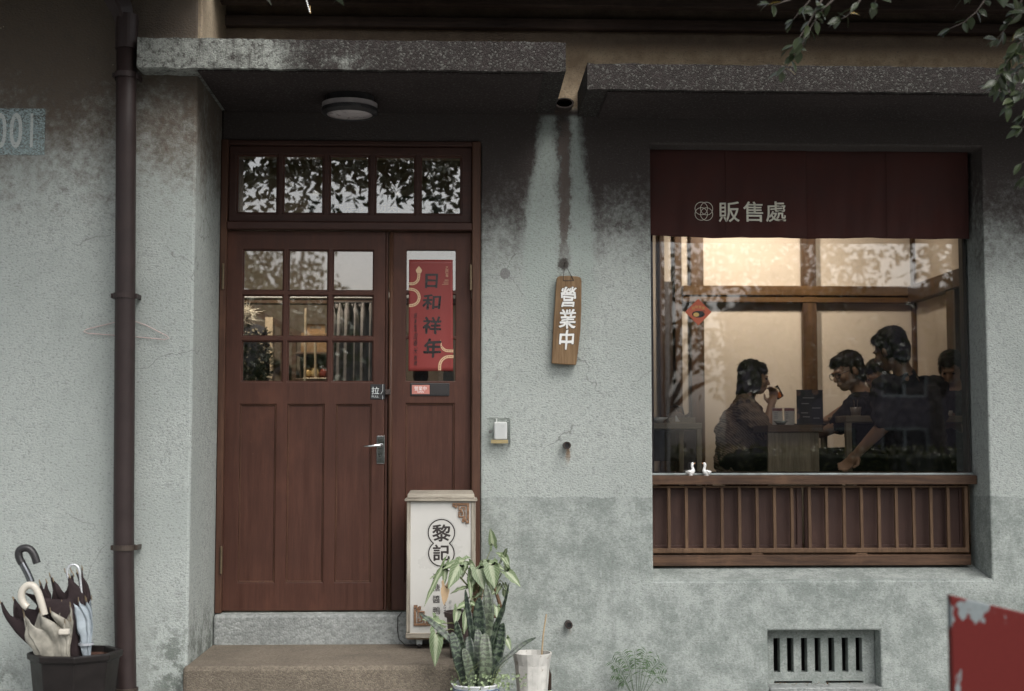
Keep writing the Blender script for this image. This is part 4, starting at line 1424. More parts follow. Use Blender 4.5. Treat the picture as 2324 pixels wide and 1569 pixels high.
# slim silver umbrella
u3, *_ = umbrella('umbrella', 'slim silver blue umbrella with a thin white metal crook', (186, 1372), -1.0, 0.046, 0.3, 7, CLS, (199, 1530), 0.25, 0.012, 21, 0.8, 0.5)
hook([(187, 1374), (184, 1335), (181, 1300), (178, 1287), (169, 1281), (157, 1284), (151, 1297), (155, 1314)], -1.0, 0.0052, plain('white_metal', (0.62, 0.64, 0.66), 0.25, metal=0.5), u3, 'handle', 10)
c0, c1 = P(195, 1459, -1.0), P(195, 1464, -1.0)
G().lathe([(0.030, c1.z), (0.0325, c1.z), (0.0325, c0.z), (0.030, c0.z)], c0.x, -1.0, 18, closed=True).obj('strap', plain('grey_strap', (0.36, 0.38, 0.41), 0.5), u3)
# fabric strap of the dark umbrella
c_ = P(118, 1345, -1.05)

# ------------------------------------------------------------------ red peeling board close to the camera
REDP = new_mat('x')[0]
bpy.data.materials.remove(REDP)


def red_peeled():
    m, t, b = new_mat('peeling_red_paint')
    k = NT(t)
    p = k.pos()
    n1 = k.noise(k.scale(p, (1, 1, 0.55)), 13.0, 4.0, 0.55, 0.4)
    n2 = k.noise(p, 90.0, 4.0)
    x, y, z = k.sep(p)
    red = k.mix(n2, (0.066, 0.0075, 0.0065), (0.088, 0.0105, 0.009))
    gry = k.mix(n2, (0.10, 0.12, 0.125), (0.17, 0.19, 0.195))
    lev = k.ramp(z, 0.84, 1.05, 0.0, 0.115)
    n1 = k.math('ADD', n1, k.math('MULTIPLY', k.math('SUBTRACT', k.noise(p, 48.0, 4.0, 0.6), 0.5), 0.16))
    f = k.ramp(k.math('ADD', n1, lev), 0.66, 0.685)
    b.inputs['Specular IOR Level'].default_value = 0.15
    k.set(b, 'Base Color', k.mix(f, red, gry))
    b.inputs['Roughness'].default_value = 0.6
    k.set(b, 'Normal', k.bump(f, -0.5, 0.002))
    return m


RP = red_peeled()
ry = -3.6
rb = thing('red_board', 'red metal board with peeling grey patches and slanting top in the near right corner', 'board', (PX(2300, ry, 1569), ry, GZ))
a, b2 = P(2157, 1351, ry), P(2330, 1393, ry)
sl = (b2.z - a.z) / (b2.x - a.x)
xe = a.x + 0.75
G().prism([(a.x, GZ + 0.12), (xe, GZ + 0.12), (xe, a.z + sl * (xe - a.x)), (a.x, a.z)], ry, ry + 0.03).obj('board', RP, rb, bevel=0.004, seg=2)
for xx in (a.x + 0.08, xe - 0.08):
    box('foot', IRON, xx - 0.02, xx + 0.02, ry + 0.032, ry + 0.072, GZ, a.z - 0.3, rb)

# ------------------------------------------------------------------ two white porcelain ducks on the ledge
POR = plain('white_porcelain', (0.80, 0.80, 0.78), 0.18, var=0.03)
BEAK = plain('orange_beak', (0.62, 0.34, 0.18), 0.4)


def duck(u, s, lab):
    yb = YG - 0.045
    c = P(u, 1080, yb)
    zb = PZ(1079.5, YG - 0.07, 1850) + 0.001
    d = thing('duck_figurine', lab, 'duck figurine', (c.x, yb, zb), 'pair of ducks on the window ledge')
    k = 1 / 442 * 1.03
    path = [(-11, 9, .8), (-9, 8.0, 2.6), (-5, 6.5, 5.2), (0, 6.2, 6.6), (4, 7.6, 6.2), (6.2, 11, 4.6), (5.6, 15, 3.3), (4.2, 19, 2.9), (3.8, 22.5, 3.3), (4.6, 25.5, 3.6), (5.6, 28, 2.8), (6, 29.5, 0.6)]
    G().tube([(c.x + s * x * k, yb, zb + z * k) for x, z, r in path], [r * k for x, z, r in path], 16).obj('body', POR, d, smooth=True)
    G().tube([(c.x + s * 7.0 * k, yb, zb + 26 * k), (c.x + s * 9 * k, yb, zb + 26.6 * k), (c.x + s * 11.4 * k, yb, zb + 28 * k)], [1.7 * k, 1.3 * k, 0.4 * k], 8).obj('beak', BEAK, d, smooth=True)
    G().lathe([(5 * k, zb - 0.0005), (4.4 * k, zb + 2.6 * k)], c.x + s * 0.5 * k, yb, 16).obj('foot', POR, d)
    for q in (-1, 1):
        G().tube([(c.x + s * 3 * k, yb + q * 5 * k, zb + 9 * k), (c.x - s * 3 * k, yb + q * 6 * k, zb + 7.5 * k), (c.x - s * 9 * k, yb + q * 3.5 * k, zb + 9.5 * k)], [1.0 * k, 2.6 * k, 0.5 * k], 8).obj('wing', POR, d, smooth=True)


duck(1567, 1, 'white porcelain duck on the ledge, the left of the pair facing right')
duck(1604, -1, 'white porcelain duck on the ledge, the right of the pair facing left')
# ------------------------------------------------------------------ plants by the step
def attr_mat(name, fn):
    m, t, b = new_mat(name)
    k = NT(t)
    at = k.n('ShaderNodeAttribute', attribute_name='along').outputs['Fac']
    ac = k.n('ShaderNodeAttribute', attribute_name='across').outputs['Fac']
    c, r = fn(k, at, ac, k.pos())
    k.set(b, 'Base Color', c)
    b.inputs['Roughness'].default_value = r
    b.inputs['Subsurface Weight'].default_value = 0.0
    MATS[name] = m
    return m


def snake_fn(k, at, ac, p):
    wv = k.math('ADD', k.math('MULTIPLY', at, 30.0), k.math('MULTIPLY', k.noise(p, 55.0, 3.0, 0.6), 5.5))
    s = k.math('SINE', k.math('MULTIPLY', wv, 2.6))
    c = k.mix(k.ramp(s, 0.05, 0.4), (0.008, 0.016, 0.010), (0.066, 0.092, 0.056))
    c = k.mix(k.ramp(k.noise(p, 12.0, 2.0), 0.55, 0.85, 0, 0.35), c, (0.20, 0.23, 0.17))
    oi = k.n('ShaderNodeObjectInfo').outputs['Random']
    c = k.mix(k.ramp(oi, 0.55, 1.0, 0, 0.22), c, (0.19, 0.21, 0.13), 'MIX')
    c = k.mix(k.ramp(oi, 0.0, 0.5, 0.45, 0), c, (0.012, 0.022, 0.014))
    ed = k.ramp(k.math('ABSOLUTE', ac), 0.86, 0.97)
    return k.mix(k.math('MULTIPLY', ed, 0.5), c, (0.02, 0.035, 0.02)), 0.42


def arrow_fn(k, at, ac, p):
    mid = k.ramp(k.math('ABSOLUTE', ac), 0.0, 0.55, 1, 0)
    n = k.noise(p, 45.0, 4.0, 0.6)
    c = k.mix(k.ramp(k.math('ADD', k.math('MULTIPLY', mid, 0.6), k.math('MULTIPLY', n, 0.6)), 0.35, 0.75), (0.105, 0.15, 0.066), (0.29, 0.33, 0.215))
    v = k.math('SINE', k.math('ADD', k.math('MULTIPLY', at, 42.0), k.math('MULTIPLY', k.math('ABSOLUTE', ac), -16.0)))
    return k.mix(k.ramp(v, 0.8, 1.0, 0, 0.35), c, (0.52, 0.56, 0.42)), 0.5


SNAKE = attr_mat('snake_leaf', snake_fn)
ARROW = attr_mat('arrowhead_leaf', arrow_fn)
STEMG = plain('green_stem', (0.13, 0.15, 0.06), 0.6)
STEMB = plain('brown_stem', (0.13, 0.075, 0.04), 0.7, bump=0.4)
SOIL = plain('dark_soil', (0.035, 0.026, 0.02), 0.95, bump=0.5, bscale=60)
DEAD = plain('dry_leaf', (0.42, 0.30, 0.18), 0.8)


def blade(name, path, wd, m, parent, face=(0, -1, 0.15), fold=0.25, th=0.0022, nw=4, prof=None, twist=0.0):
    """long leaf along path (3D points), half widths by profile"""
    pts = [Vector(p) for p in path]
    for _ in range(2):
        q = [pts[0]]
        for a, b2 in zip(pts, pts[1:]):
            q += [a.lerp(b2, 0.25), a.lerp(b2, 0.75)]
        q.append(pts[-1])
        pts = q
    n = len(pts)
    prof = prof or (lambda t: (0.45 + 0.55 * math.sin(min(1, t / 0.55) * math.pi / 2)) if t < 0.55 else max(0.02, math.cos((t - 0.55) / 0.45 * math.pi / 2) ** 0.8))
    vs, al, ac = [], [], []
    fc = Vector(face)
    for i_, p in enumerate(pts):
        t = i_ / (n - 1)
        tg = (pts[min(i_ + 1, n - 1)] - pts[max(i_ - 1, 0)]).normalized()
        f_ = fc.copy()
        if twist:
            f_ = Matrix.Rotation(twist * t, 3, tg) @ f_
        sd = tg.cross(f_).normalized()
        nn = sd.cross(tg).normalized()
        w_ = wd * prof(t)
        for q in range(nw + 1):
            s = q / nw * 2 - 1
            vs.append(p + sd * (w_ * s) + nn * (fold * w_ * abs(s)))
            al.append(t)
            ac.append(s)
    fs = []
    W = nw + 1
    for i_ in range(n - 1):
        for q in range(nw):
            a = i_ * W + q
            fs.append((a, a + 1, a + W + 1, a + W))
    N = len(vs)
    off = Vector(face).normalized() * -th
    vs2 = [v + off for v in vs]
    rim = list(range(W)) + [i_ * W + nw for i_ in range(1, n)] + [(n - 1) * W + q for q in range(nw - 1, -1, -1)] + [i_ * W for i_ in range(n - 2, 0, -1)]
    fs += [tuple(reversed([i_ + N for i_ in f])) for f in list(fs)]
    for q in range(len(rim)):
        a, b2 = rim[q], rim[(q + 1) % len(rim)]
        fs.append((b2, a, a + N, b2 + N))
    o = G().add(vs + vs2, fs).obj(name, m, parent, smooth=True, fix=True)
    for nm, dat in (('along', al + al), ('across', ac + ac)):
        at = o.data.attributes.new(nm, 'FLOAT', 'POINT')
        at.data.foreach_set('value', dat)
    return o


def z3(z, y):
    return P(936.2 + z[0] * .2478, 1180 + z[1] * .2478, y)


# snake plant in a white bowl with blue rings
sx_, sy2 = PX(1081, -0.90, 1550), -0.90
sp_z = PZ(1551, -0.90, 1081)
sn = thing('snake_plant', 'banded snake plant in a white enamel bowl with blue rings', 'plant', (sx_, sy2, GZ))
ENW = plain('white_enamel', (0.66, 0.68, 0.68), 0.25)
ENB = plain('blue_ring', (0.08, 0.14, 0.24), 0.3)
G().lathe([(0.075, GZ), (0.100, sp_z - 0.02), (0.108, sp_z - 0.004), (0.112, sp_z), (0.107, sp_z + 0.003), (0.100, sp_z - 0.004), (0.09, sp_z - 0.03)], sx_, sy2, 40).obj('pot', ENW, sn, smooth=True)
for dz_ in (0.018, 0.030):
    G().lathe([(0.0985, sp_z - dz_ - 0.003), (0.1035, sp_z - dz_ - 0.003), (0.1045, sp_z - dz_), (0.0985, sp_z - dz_)], sx_, sy2, 40, closed=True).obj('blue_ring', ENB, sn, smooth=True)
G().lathe([(0.001, sp_z - 0.012), (0.095, sp_z - 0.018), (0.09, sp_z - 0.04)], sx_, sy2, 24).obj('soil', SOIL, sn)
snl = [([(760, 1480), (790, 1180), (835, 930)], 27, -0.86, 0.4),
       ([(720, 1150), (770, 960), (850, 760), (870, 580)], 13, -0.84, 0.9),
       ([(640, 1480), (660, 1080), (690, 820), (683, 600)], 25, -0.85, 0.3),
       ([(640, 1480), (620, 1150), (612, 940), (600, 700)], 33, -0.88, 0.2),
       ([(655, 1480), (668, 1330), (675, 1180), (680, 1050)], 29, -0.985, 0.1),
       ([(560, 1470), (545, 1240), (520, 1060)], 24, -0.93, 0.2),
       ([(430, 1170), (300, 1060), (180, 950), (70, 850)], 15, -0.92, 0.3),
       ([(420, 1480), (390, 1240), (365, 1030)], 24, -0.95, 0.3),
       ([(470, 1460), (440, 1150), (415, 920)], 20, -0.88, 0.3),
       ([(570, 1300), (545, 950), (505, 760), (498, 640)], 14, -0.86, 0.5),
       ([(730, 1480), (800, 1320), (900, 1230), (1010, 1140), (1150, 1068)], 11, -0.93, 0.5),
       ([(700, 1450), (720, 1100), (790, 930), (835, 790)], 17, -0.83, 0.6),
       ([(640, 1350), (625, 1180), (600, 1010)], 28, -0.90, 0.1),
       ([(520, 1480), (500, 1360), (470, 1180)], 22, -0.98, 0.1),
       ([(700, 1400), (700, 1150), (740, 1000)], 26, -0.80, 0.2)]
for pth, wd_, yy, tw_ in snl:
    pth3 = [z3((p[0] + (RND.uniform(-20, 20) if i_ else 0), p[1] + (RND.uniform(-12, 12) if i_ else 0)), yy + 0.02 * i_ + RND.uniform(-0.012, 0.012)) for i_, p in enumerate(pth)]
    b0 = Vector((sx_ + (pth3[0].x - sx_) * 0.6, sy2 + (yy - sy2) * 0.7, sp_z - 0.02))
    pth3[0] = b0 if pth3[0].z < sp_z + 0.06 else pth3[0]
    if pth3[0] is not b0:
        pth3.insert(0, b0)
    blade('snake_leaf', pth3, wd_ * 2.05 / 2000, SNAKE, sn, (RND.uniform(-0.35, 0.35), -1, 0.1), 0.35, twist=tw_ * RND.choice((-1, 1)))
# creeping small-leaved weeds spilling over the bowl
g = G()
for _ in range(330):
    a = RND.uniform(0, 6.28)
    r = RND.uniform(0.0, 0.13)
    cx, cy, cz = sx_ + 0.02 + 1.1 * r * math.cos(a), sy2 - 0.01 + r * math.sin(a), sp_z - 0.005 + RND.uniform(0, 0.055) - max(0, r - 0.1) * 0.9
    if RND.random() < 0.10:
        cx, cy = sx_ + RND.uniform(0.10, 0.22), sy2 + RND.uniform(-0.06, 0.03)
        cz = sp_z + RND.uniform(-0.02, 0.055)
    s = RND.uniform(0.004, 0.009)
    n_ = Vector((RND.uniform(-1, 1), RND.uniform(-1.3, 0), RND.uniform(-0.1, 1))).normalized()
    e1 = n_.orthogonal().normalized()
    e2 = n_.cross(e1)
    c_ = Vector((cx, cy, cz))
    g.add([c_ + (e1 * math.cos(q) + e2 * math.sin(q) * 0.8) * s + n_ * 0.001 * math.cos(3 * q) for q in [x * 1.0472 for x in range(6)]], [(0, 1, 2, 3, 4, 5)])
CRP = plain('creeper_leaf', (0.17, 0.22, 0.115), 0.55, var=0.4, scale=90)
g.obj('creeper_leaves', CRP, sn, fix=False, kind='stuff')
for q in range(9):
    a = RND.uniform(0, 6.28)
    b0 = Vector((sx_ + 0.07 * math.cos(a), sy2 - 0.03 + 0.05 * math.sin(a), sp_z - 0.01))
    d_ = Vector((RND.uniform(-0.6, 0.9), RND.uniform(-0.7, -0.1), RND.uniform(0.5, 1.6))).normalized()
    L = RND.uniform(0.08, 0.2)
    G().tube([b0, b0 + d_ * L * 0.5 + Vector((0, 0, 0.02)), b0 + d_ * L], [0.0016, 0.0012, 0.0007], 5).obj('runner', STEMG, sn)

# arrowhead plant in the brown pot on the step
ax_, ay_ = PX(1052, -0.50, 1400), -0.50
arz = PZ(1388, -0.5, 1052)
ar = thing('arrowhead_plant', 'pale green arrowhead plant in a brown plastic pot in front of the light box', 'plant', (ax_, ay_, STEP_Z))
BRP = plain('brown_plastic_pot', (0.055, 0.036, 0.034), 0.5)
G().lathe([(0.062, STEP_Z), (0.080, arz - 0.025), (0.090, arz - 0.024), (0.092, arz), (0.084, arz), (0.078, arz - 0.03)], ax_, ay_, 36).obj('pot', BRP, ar, smooth=False)
G().lathe([(0.001, arz - 0.012), (0.08, arz - 0.016), (0.07, arz - 0.04)], ax_, ay_, 24).obj('soil', SOIL, ar)
crown = z3((590, 700), -0.50)
G().tube([(ax_ + 0.01, ay_, arz - 0.02), z3((590, 780), -0.50), z3((585, 640), -0.50), z3((600, 555), -0.5)], [0.020, 0.019, 0.017, 0.012], 12).obj('trunk', STEMB, ar, smooth=True)
G().tube([z3((815, 830), -0.49), z3((790, 740), -0.49), z3((760, 650), -0.5), z3((755, 600), -0.5)], [0.010, 0.009, 0.008, 0.005], 10).obj('trunk', STEMB, ar, smooth=True)
G().tube([(ax_ + 0.04, ay_, arz - 0.02), z3((760, 880), -0.49), z3((815, 830), -0.49)], [0.012, 0.012, 0.010], 10).obj('trunk', STEMB, ar, smooth=True)
HALF = [(0, 0), (-0.30, 0.30), (-0.10, 0.44), (0.12, 0.40), (0.40, 0.34), (0.72, 0.17), (1.0, 0.0)]


def arrow_leaf(A, T, wd_, parent, face=(0.1, -1, 0.5), bend=0.12, th=0.0012, name='leaf', m=None):
    A, T = Vector(A), Vector(T)
    axis = T - A
    L = axis.length
    tg = axis.normalized()
    sd = tg.cross(Vector(face)).normalized()
    nn = sd.cross(tg).normalized()
    if nn.dot(Vector(face)) < 0:
        nn = -nn
    vs, al, ac = [], [], []
    ts = [0.0, 0.14, 0.3, 0.5, 0.7, 0.86, 1.0]
    wf = [0.40, 0.50, 0.48, 0.40, 0.28, 0.14, 0.0]

    def put(t, s):
        dr = -bend * L * (t * t) * 1.1 + 0.10 * L * math.sin(t * 17 + s * 9 + A.x * 80) * abs(s)
        return A + tg * (L * t) + sd * (s * wd_ * 2.3) + nn * (0.26 * abs(s) * wd_ * 2 + 0.0) + Vector((0, 0, 1)) * dr
    rows = []
    for t, wv in zip(ts, wf):
        row = []
        for q in (-1, -0.5, 0, 0.5, 1):
            row.append(len(vs))
            vs.append(put(t, q * wv))
            al.append(t)
            ac.append(q)
        rows.append(row)
    fs = []
    for r0, r1 in zip(rows, rows[1:]):
        for q in range(4):
            fs.append((r0[q], r0[q + 1], r1[q + 1], r1[q]))
    for s in (-1, 1):
        i0 = len(vs)
        for (t, q) in ((-0.16, 0.14), (-0.38, 0.30), (-0.2, 0.48)):
            vs.append(put(t, s * q))
            al.append(t)
            ac.append(s * 0.7)
        r = rows[0]
        c2_, c1_, c0_ = (r[2], r[3], r[4]) if s > 0 else (r[2], r[1], r[0])
        fs += [(c2_, i0, c1_), (i0, i0 + 1, c1_), (i0 + 1, i0 + 2, c1_), (i0 + 2, c0_, c1_)]
    N = len(vs)
    # thickness
    off = nn * -th
    fs2 = [tuple(reversed([i_ + N for i_ in f])) for f in fs]
    o = G().add(vs + [v + off for v in vs], fs + fs2).obj(name, m or ARROW, parent, smooth=True, fix=False)
    for nm, dat in (('along', al + al), ('across', ac + ac)):
        at = o.data.attributes.new(nm, 'FLOAT', 'POINT')
        at.data.foreach_set('value', dat)
    return o


# (attachment, tip, half width, depth, face)
AL = [((735, 225), (712, 72), 0.030, -0.52, (0.3, -1, 0.2), 1),
      ((838, 335), (888, 405), 0.026, -0.50, (-0.2, -1, 0.5), 1),
      ((838, 335), (760, 298), 0.018, -0.50, (-0.2, -1, 0.7), 0),
      ((838, 330), (868, 252), 0.016, -0.50, (-0.5, -1, 0.2), 0),
      ((470, 375), (270, 420), 0.034, -0.56, (0.1, -0.6, 0.9), 1),
      ((270, 440), (103, 745), 0.017, -0.58, (0.5, -0.8, 0.4), 1),
      ((240, 500), (155, 525), 0.012, -0.56, (0.1, -0.6, 1), 0),
      ((425, 420), (325, 602), 0.040, -0.60, (0.3, -1, 0.4), 1),
      ((300, 450), (285, 590), 0.022, -0.57, (0.5, -1, 0.2), 1),
      ((600, 455), (655, 612), 0.036, -0.58, (-0.2, -1, 0.5), 1),
      ((560, 450), (525, 560), 0.028, -0.54, (0.3, -1, 0.3), 0),
      ((720, 420), (755, 600), 0.042, -0.62, (-0.2, -1, 0.5), 1),
      ((690, 400), (850, 435), 0.030, -0.56, (0, -0.6, 1), 1),
      ((650, 430), (625, 365), 0.022, -0.52, (0, -1, 0.4), 0),
      ((680, 500), (735, 640), 0.026, -0.55, (-0.4, -1, 0.3), 1),
      ((868, 480), (992, 588), 0.034, -0.54, (-0.3, -0.8, 0.7), 1),
      ((860, 470), (850, 420), 0.016, -0.52, (0, -1, 0.5), 0),
      ((490, 620), (345, 650), 0.022, -0.55, (0, -0.5, 1), 1),
      ((525, 560), (535, 715), 0.022, -0.57, (0.6, -0.8, 0.2), 1),
      ((215, 1050), (205, 1305), 0.038, -0.80, (0.3, -1, 0.2), 1),
      ((250, 950), (85, 905), 0.030, -0.74, (0.1, -0.6, 0.9), 1),
      ((190, 900), (270, 990), 0.024, -0.72, (0, -0.7, 0.8), 0),
      ((480, 780), (405, 800), 0.024, -0.62, (0, -0.7, 0.8), 1),
      ((410, 820), (385, 950), 0.022, -0.63, (0.4, -1, 0.3), 1),
      ((500, 840), (470, 1020), 0.030, -0.62, (0.2, -1, 0.2), 1),
      ((530, 760), (585, 780), 0.016, -0.62, (0, -0.7, 0.8), 0),
      ((770, 800), (775, 890), 0.020, -0.55, (0, -1, 0.3), 1),
      ((620, 760), (650, 790), 0.016, -0.55, (0, -0.8, 0.6), 0),
      ((860, 1090), (900, 1180), 0.018, -0.6, (0.2, -1, 0.4), 0)]
for _ in range(16):
    au, av = RND.uniform(430, 900), RND.uniform(330, 720)
    an = RND.uniform(0.3, 2.8)
    L_ = RND.uniform(60, 120)
    AL.append(((au, av), (au + L_ * math.cos(an), av + L_ * math.sin(an)), RND.uniform(0.012, 0.022), RND.uniform(-0.56, -0.44), (RND.uniform(-0.6, 0.6), -1, RND.uniform(0.1, 0.8)), 1))
for (at_, tp_, wd_, yy, fc_, st_) in AL:
    A_, T_ = z3(at_, yy), z3(tp_, yy - 0.03)
    arrow_leaf(A_, T_, wd_ * RND.uniform(0.58, 0.88), ar, fc_, 0.16 if tp_[1] > at_[1] else 0.03)
    if st_:
        src = z3((755, 605), -0.5) if at_[0] > 760 and at_[1] < 700 else (crown if at_[1] < 900 else z3((500, 1050), -0.55))
        md = src.lerp(A_, 0.55) + Vector((0, 0, 0.025))
        G().tube([src, md, A_ + Vector((0, 0.003, 0))], [0.0028, 0.0024, 0.0018], 6).obj('leaf_stalk', STEMG, ar, smooth=True)
for _ in range(7):
    p0 = z3((RND.uniform(540, 680), RND.uniform(600, 760)), -0.5)
    p1 = p0 + Vector((RND.uniform(-0.05, 0.06), RND.uniform(-0.04, 0.02), RND.uniform(-0.10, 0.03)))
    G().tube([p0, p0.lerp(p1, 0.5) + Vector((0, -0.01, 0.012)), p1], [0.0022, 0.0017, 0.001], 5).obj('dry_stalk', DEAD, ar, smooth=True)
arrow_leaf(z3((300, 610), -0.6), z3((288, 785), -0.6), 0.018, ar, (0.2, -1, 0), 0.0, name='dry_leaf', m=DEAD)

# white faceted pot with a stick
wx, wy = PX(1208, -0.45, 1480), -0.45
wz = PZ(1481, -0.45, 1208)
wp = thing('white_pot', 'white faceted plant pot standing against the wall, a thin stick in it', 'pot', (wx, wy, GZ))
POTW = plain('stained_white_pot', (0.50, 0.49, 0.46), 0.5, var=0.14, scale=20, bump=0.1, wear=(0.36, 0.33, 0.29), wear_amt=0.62)
n_ = 20
g = G()
vs, fs = [], []
prof = [(0.066, GZ, 0.0), (0.083, wz - 0.055, 0.10), (0.092, wz - 0.012, 0.0), (0.094, wz, 0.0), (0.086, wz, 0.0), (0.082, wz - 0.05, 0.0), (0.078, wz - 0.06, 0.0)]
for (r, z, f_) in prof:
    for i_ in range(n_):
        a = 2 * math.pi * i_ / n_
        rr = r * (1 - (f_ if i_ % 2 else 0) * 0.4)
        vs.append((wx + rr * math.cos(a), wy + rr * math.sin(a), z))
for k_ in range(len(prof) - 1):
    for i_ in range(n_):
        j_ = (i_ + 1) % n_
        fs.append((k_ * n_ + i_, k_ * n_ + j_, (k_ + 1) * n_ + j_, (k_ + 1) * n_ + i_))
fs += [tuple(reversed(range(n_))), tuple(range((len(prof) - 1) * n_, len(prof) * n_))]
g.add(vs, fs).obj('pot_body', POTW, wp)
G().lathe([(0.001, wz - 0.028), (0.083, wz - 0.034), (0.08, wz - 0.05)], wx, wy, 24).obj('soil', SOIL, wp)
G().tube([(PX(1228, wy + 0.02, 1480), wy + 0.02, wz - 0.05), P(1233, 1440, wy + 0.03), P(1240, 1394, wy + 0.04)], [0.0042, 0.0038, 0.0034], 8).obj('bamboo_stick', plain('bamboo', (0.36, 0.27, 0.16), 0.6), label='thin bamboo stick standing in the white faceted pot', cat='stick')
bt = P(1242, 1540, -0.30)
bo = thing('small_bottle', 'small bottle with a green and white label behind the white pot', 'bottle', (bt.x, -0.3, GZ))
bz = PZ(1508, -0.3, 1242)
G().lathe([(0.021, GZ), (0.021, bz - 0.05), (0.012, bz - 0.02), (0.012, bz)], bt.x, -0.3, 20).obj('glass_body', plain('brown_bottle', (0.03, 0.016, 0.010), 0.1), bo, smooth=True)
G().lathe([(0.0214, GZ + 0.012), (0.0218, GZ + 0.012), (0.0218, GZ + 0.065), (0.0214, GZ + 0.065)], bt.x, -0.3, 20, closed=True).obj('paper_label', plain('green_white_label', (0.45, 0.58, 0.50), 0.5, var=0.6, scale=60), bo, smooth=True)
stn = P(1248, 1562, -0.42)
g = G()
vs = []
for i_ in range(14):
    a = 2 * math.pi * i_ / 14
    vs.append((stn.x + 0.038 * math.cos(a) * RND.uniform(0.8, 1.1), -0.42 + 0.03 * math.sin(a), GZ))
for i_ in range(14):
    a = 2 * math.pi * i_ / 14
    vs.append((stn.x + 0.030 * math.cos(a) * RND.uniform(0.8, 1.1), -0.42 + 0.022 * math.sin(a), GZ + 0.018 + RND.uniform(-.003, .003)))
g.add(vs, [tuple(range(13, -1, -1)), tuple(range(14, 28))] + [(i_, (i_ + 1) % 14, 14 + (i_ + 1) % 14, 14 + i_) for i_ in range(14)]).obj('stone_chip', CONC, label='flat grey stone chip at the foot of the white pot', cat='stone')

# feathery weed at the wall foot
WEED = plain('weed_green', (0.05, 0.095, 0.036), 0.6, var=0.3, scale=60)
wd0 = P(1445, 1600, -0.12)
we = thing('feathery_weed', 'feathery green weed growing from the foot of the wall below the window', 'plant', (wd0.x, -0.12, GZ))
for (tu, tv, bu) in ((1412, 1482, 1440), (1440, 1478, 1446), (1468, 1480, 1450), (1388, 1502, 1436), (1498, 1502, 1456), (1392, 1530, 1436), (1508, 1535, 1460), (1425, 1510, 1440), (1478, 1515, 1452), (1455, 1500, 1448), (1405, 1548, 1438)):
    yy = -0.12 + RND.uniform(-0.06, 0.05)
    b0 = Vector((PX(bu, -0.12, 1569), -0.12, GZ))
    t1 = P(tu, tv, yy)
    md = b0.lerp(t1, 0.6) + Vector((0, 0, 0.035))
    pts = [b0.lerp(md, q / 5) for q in range(5)] + [md.lerp(t1, q / 6) - Vector((0, 0, 0.00)) for q in range(7)]
    fr = G().tube(pts, [0.0014] * 8 + [0.001] * (len(pts) - 8), 5).obj('frond', WEED, we)
    g = G()
    for q in range(4, len(pts)):
        for s in (-1, 1):
            for rep in range(1):
                p0 = pts[q].lerp(pts[min(q + 1, len(pts) - 1)], rep * 0.5)
                tg = (pts[min(q + 1, len(pts) - 1)] - pts[q - 1]).normalized()
                L = RND.uniform(0.028, 0.052)
                sd = tg.cross(Vector((0, -1, 0.2))).normalized() * s
                d_ = (sd * 0.8 + tg * 0.35 + Vector((0, RND.uniform(-.4, .2), RND.uniform(-0.45, 0.05)))).normalized()
                n_ = d_.cross(Vector((0, -1, 0.4))).normalized()
                g.add([p0, p0 + d_ * L * 0.5 + n_ * 0.0024 + Vector((0, 0, 0.004)), p0 + d_ * L, p0 + d_ * L * 0.5 - n_ * 0.0024 + Vector((0, 0, 0.004))], [(0, 1, 2, 3)])
    g.obj('leaflets', WEED, fr, fix=False, kind='stuff')
# ------------------------------------------------------------------ dining room behind the window
BEIGE = plain('warm_plaster', (0.62, 0.535, 0.445), 0.85, var=0.05, scale=2.5)
BEAM_H = wood('room_beam', (0.075, 0.036, 0.012), (0.155, 0.080, 0.028), 'x', 0.7, 0.45, 0.2)
BEAM_V = wood('room_post', (0.055, 0.028, 0.014), (0.12, 0.062, 0.028), 'z', 0.7, 0.5, 0.2)
FLW = wood('room_floor_boards', (0.08, 0.045, 0.025), (0.15, 0.09, 0.05), 'x', 0.6, 0.5)
BKY = 3.3
RX0, RX1 = 0.50, PX(2078, BKY, 800)
CEIL_Z = 3.50
bw = tag(box('interior_back_wall', BEIGE, RX0, RX1 + 0.08, BKY, BKY + 0.1, FLOOR_Z, CEIL_Z, bevel=0), kind='structure')
sw = tag(box('interior_side_wall', BEIGE, RX1, RX1 + 0.08, 0.31, BKY - 0.002, FLOOR_Z, CEIL_Z, bevel=0), kind='structure')
pw = tag(box('interior_partition', BEIGE, RX0 - 0.08, RX0 - 0.002, 0.31, BKY, 0.3, CEIL_Z, bevel=0), kind='structure')
tag(box('interior_ceiling', BEIGE, -1.6, RX1 + 0.1, 0.305, BKY + 0.1, CEIL_Z + 0.002, CEIL_Z + 0.06, bevel=0), kind='structure')
tag(box('interior_floor', FLW, RX0, RX1 + 0.1, 0.305, BKY + 0.1, FLOOR_Z - 0.08, FLOOR_Z - 0.002, bevel=0), kind='structure')
for (ua, ub_, dep) in ((1496, 1507, 0.05), (1530, 1546, 0.06), (1566, 1595, 0.07), (1819, 1850, 0.07)):
    box('post', BEAM_V, PX(ua, BKY, 800), PX(ub_, BKY, 800), BKY - dep, BKY - 0.002, FLOOR_Z, CEIL_Z, bw, bevel=0.004)
box('post', BEAM_V, RX1 - 0.03, RX1 - 0.002, BKY - 0.05, BKY - 0.004, FLOOR_Z, CEIL_Z, bw, bevel=0.003)
bz0, bzm, bz1 = PZ(689, BKY, 1800), PZ(675, BKY, 1800), PZ(652, BKY, 1800)
box('beam', BEAM_H, PX(1546, BKY, 700), RX1 - 0.03, BKY - 0.085, BKY - 0.003, bzm + 0.004, bz1, bw, bevel=0.004)
box('beam', BEAM_H, PX(1546, BKY, 700), RX1 - 0.03, BKY - 0.078, BKY - 0.003, bz0, bzm - 0.008, bw, bevel=0.004)
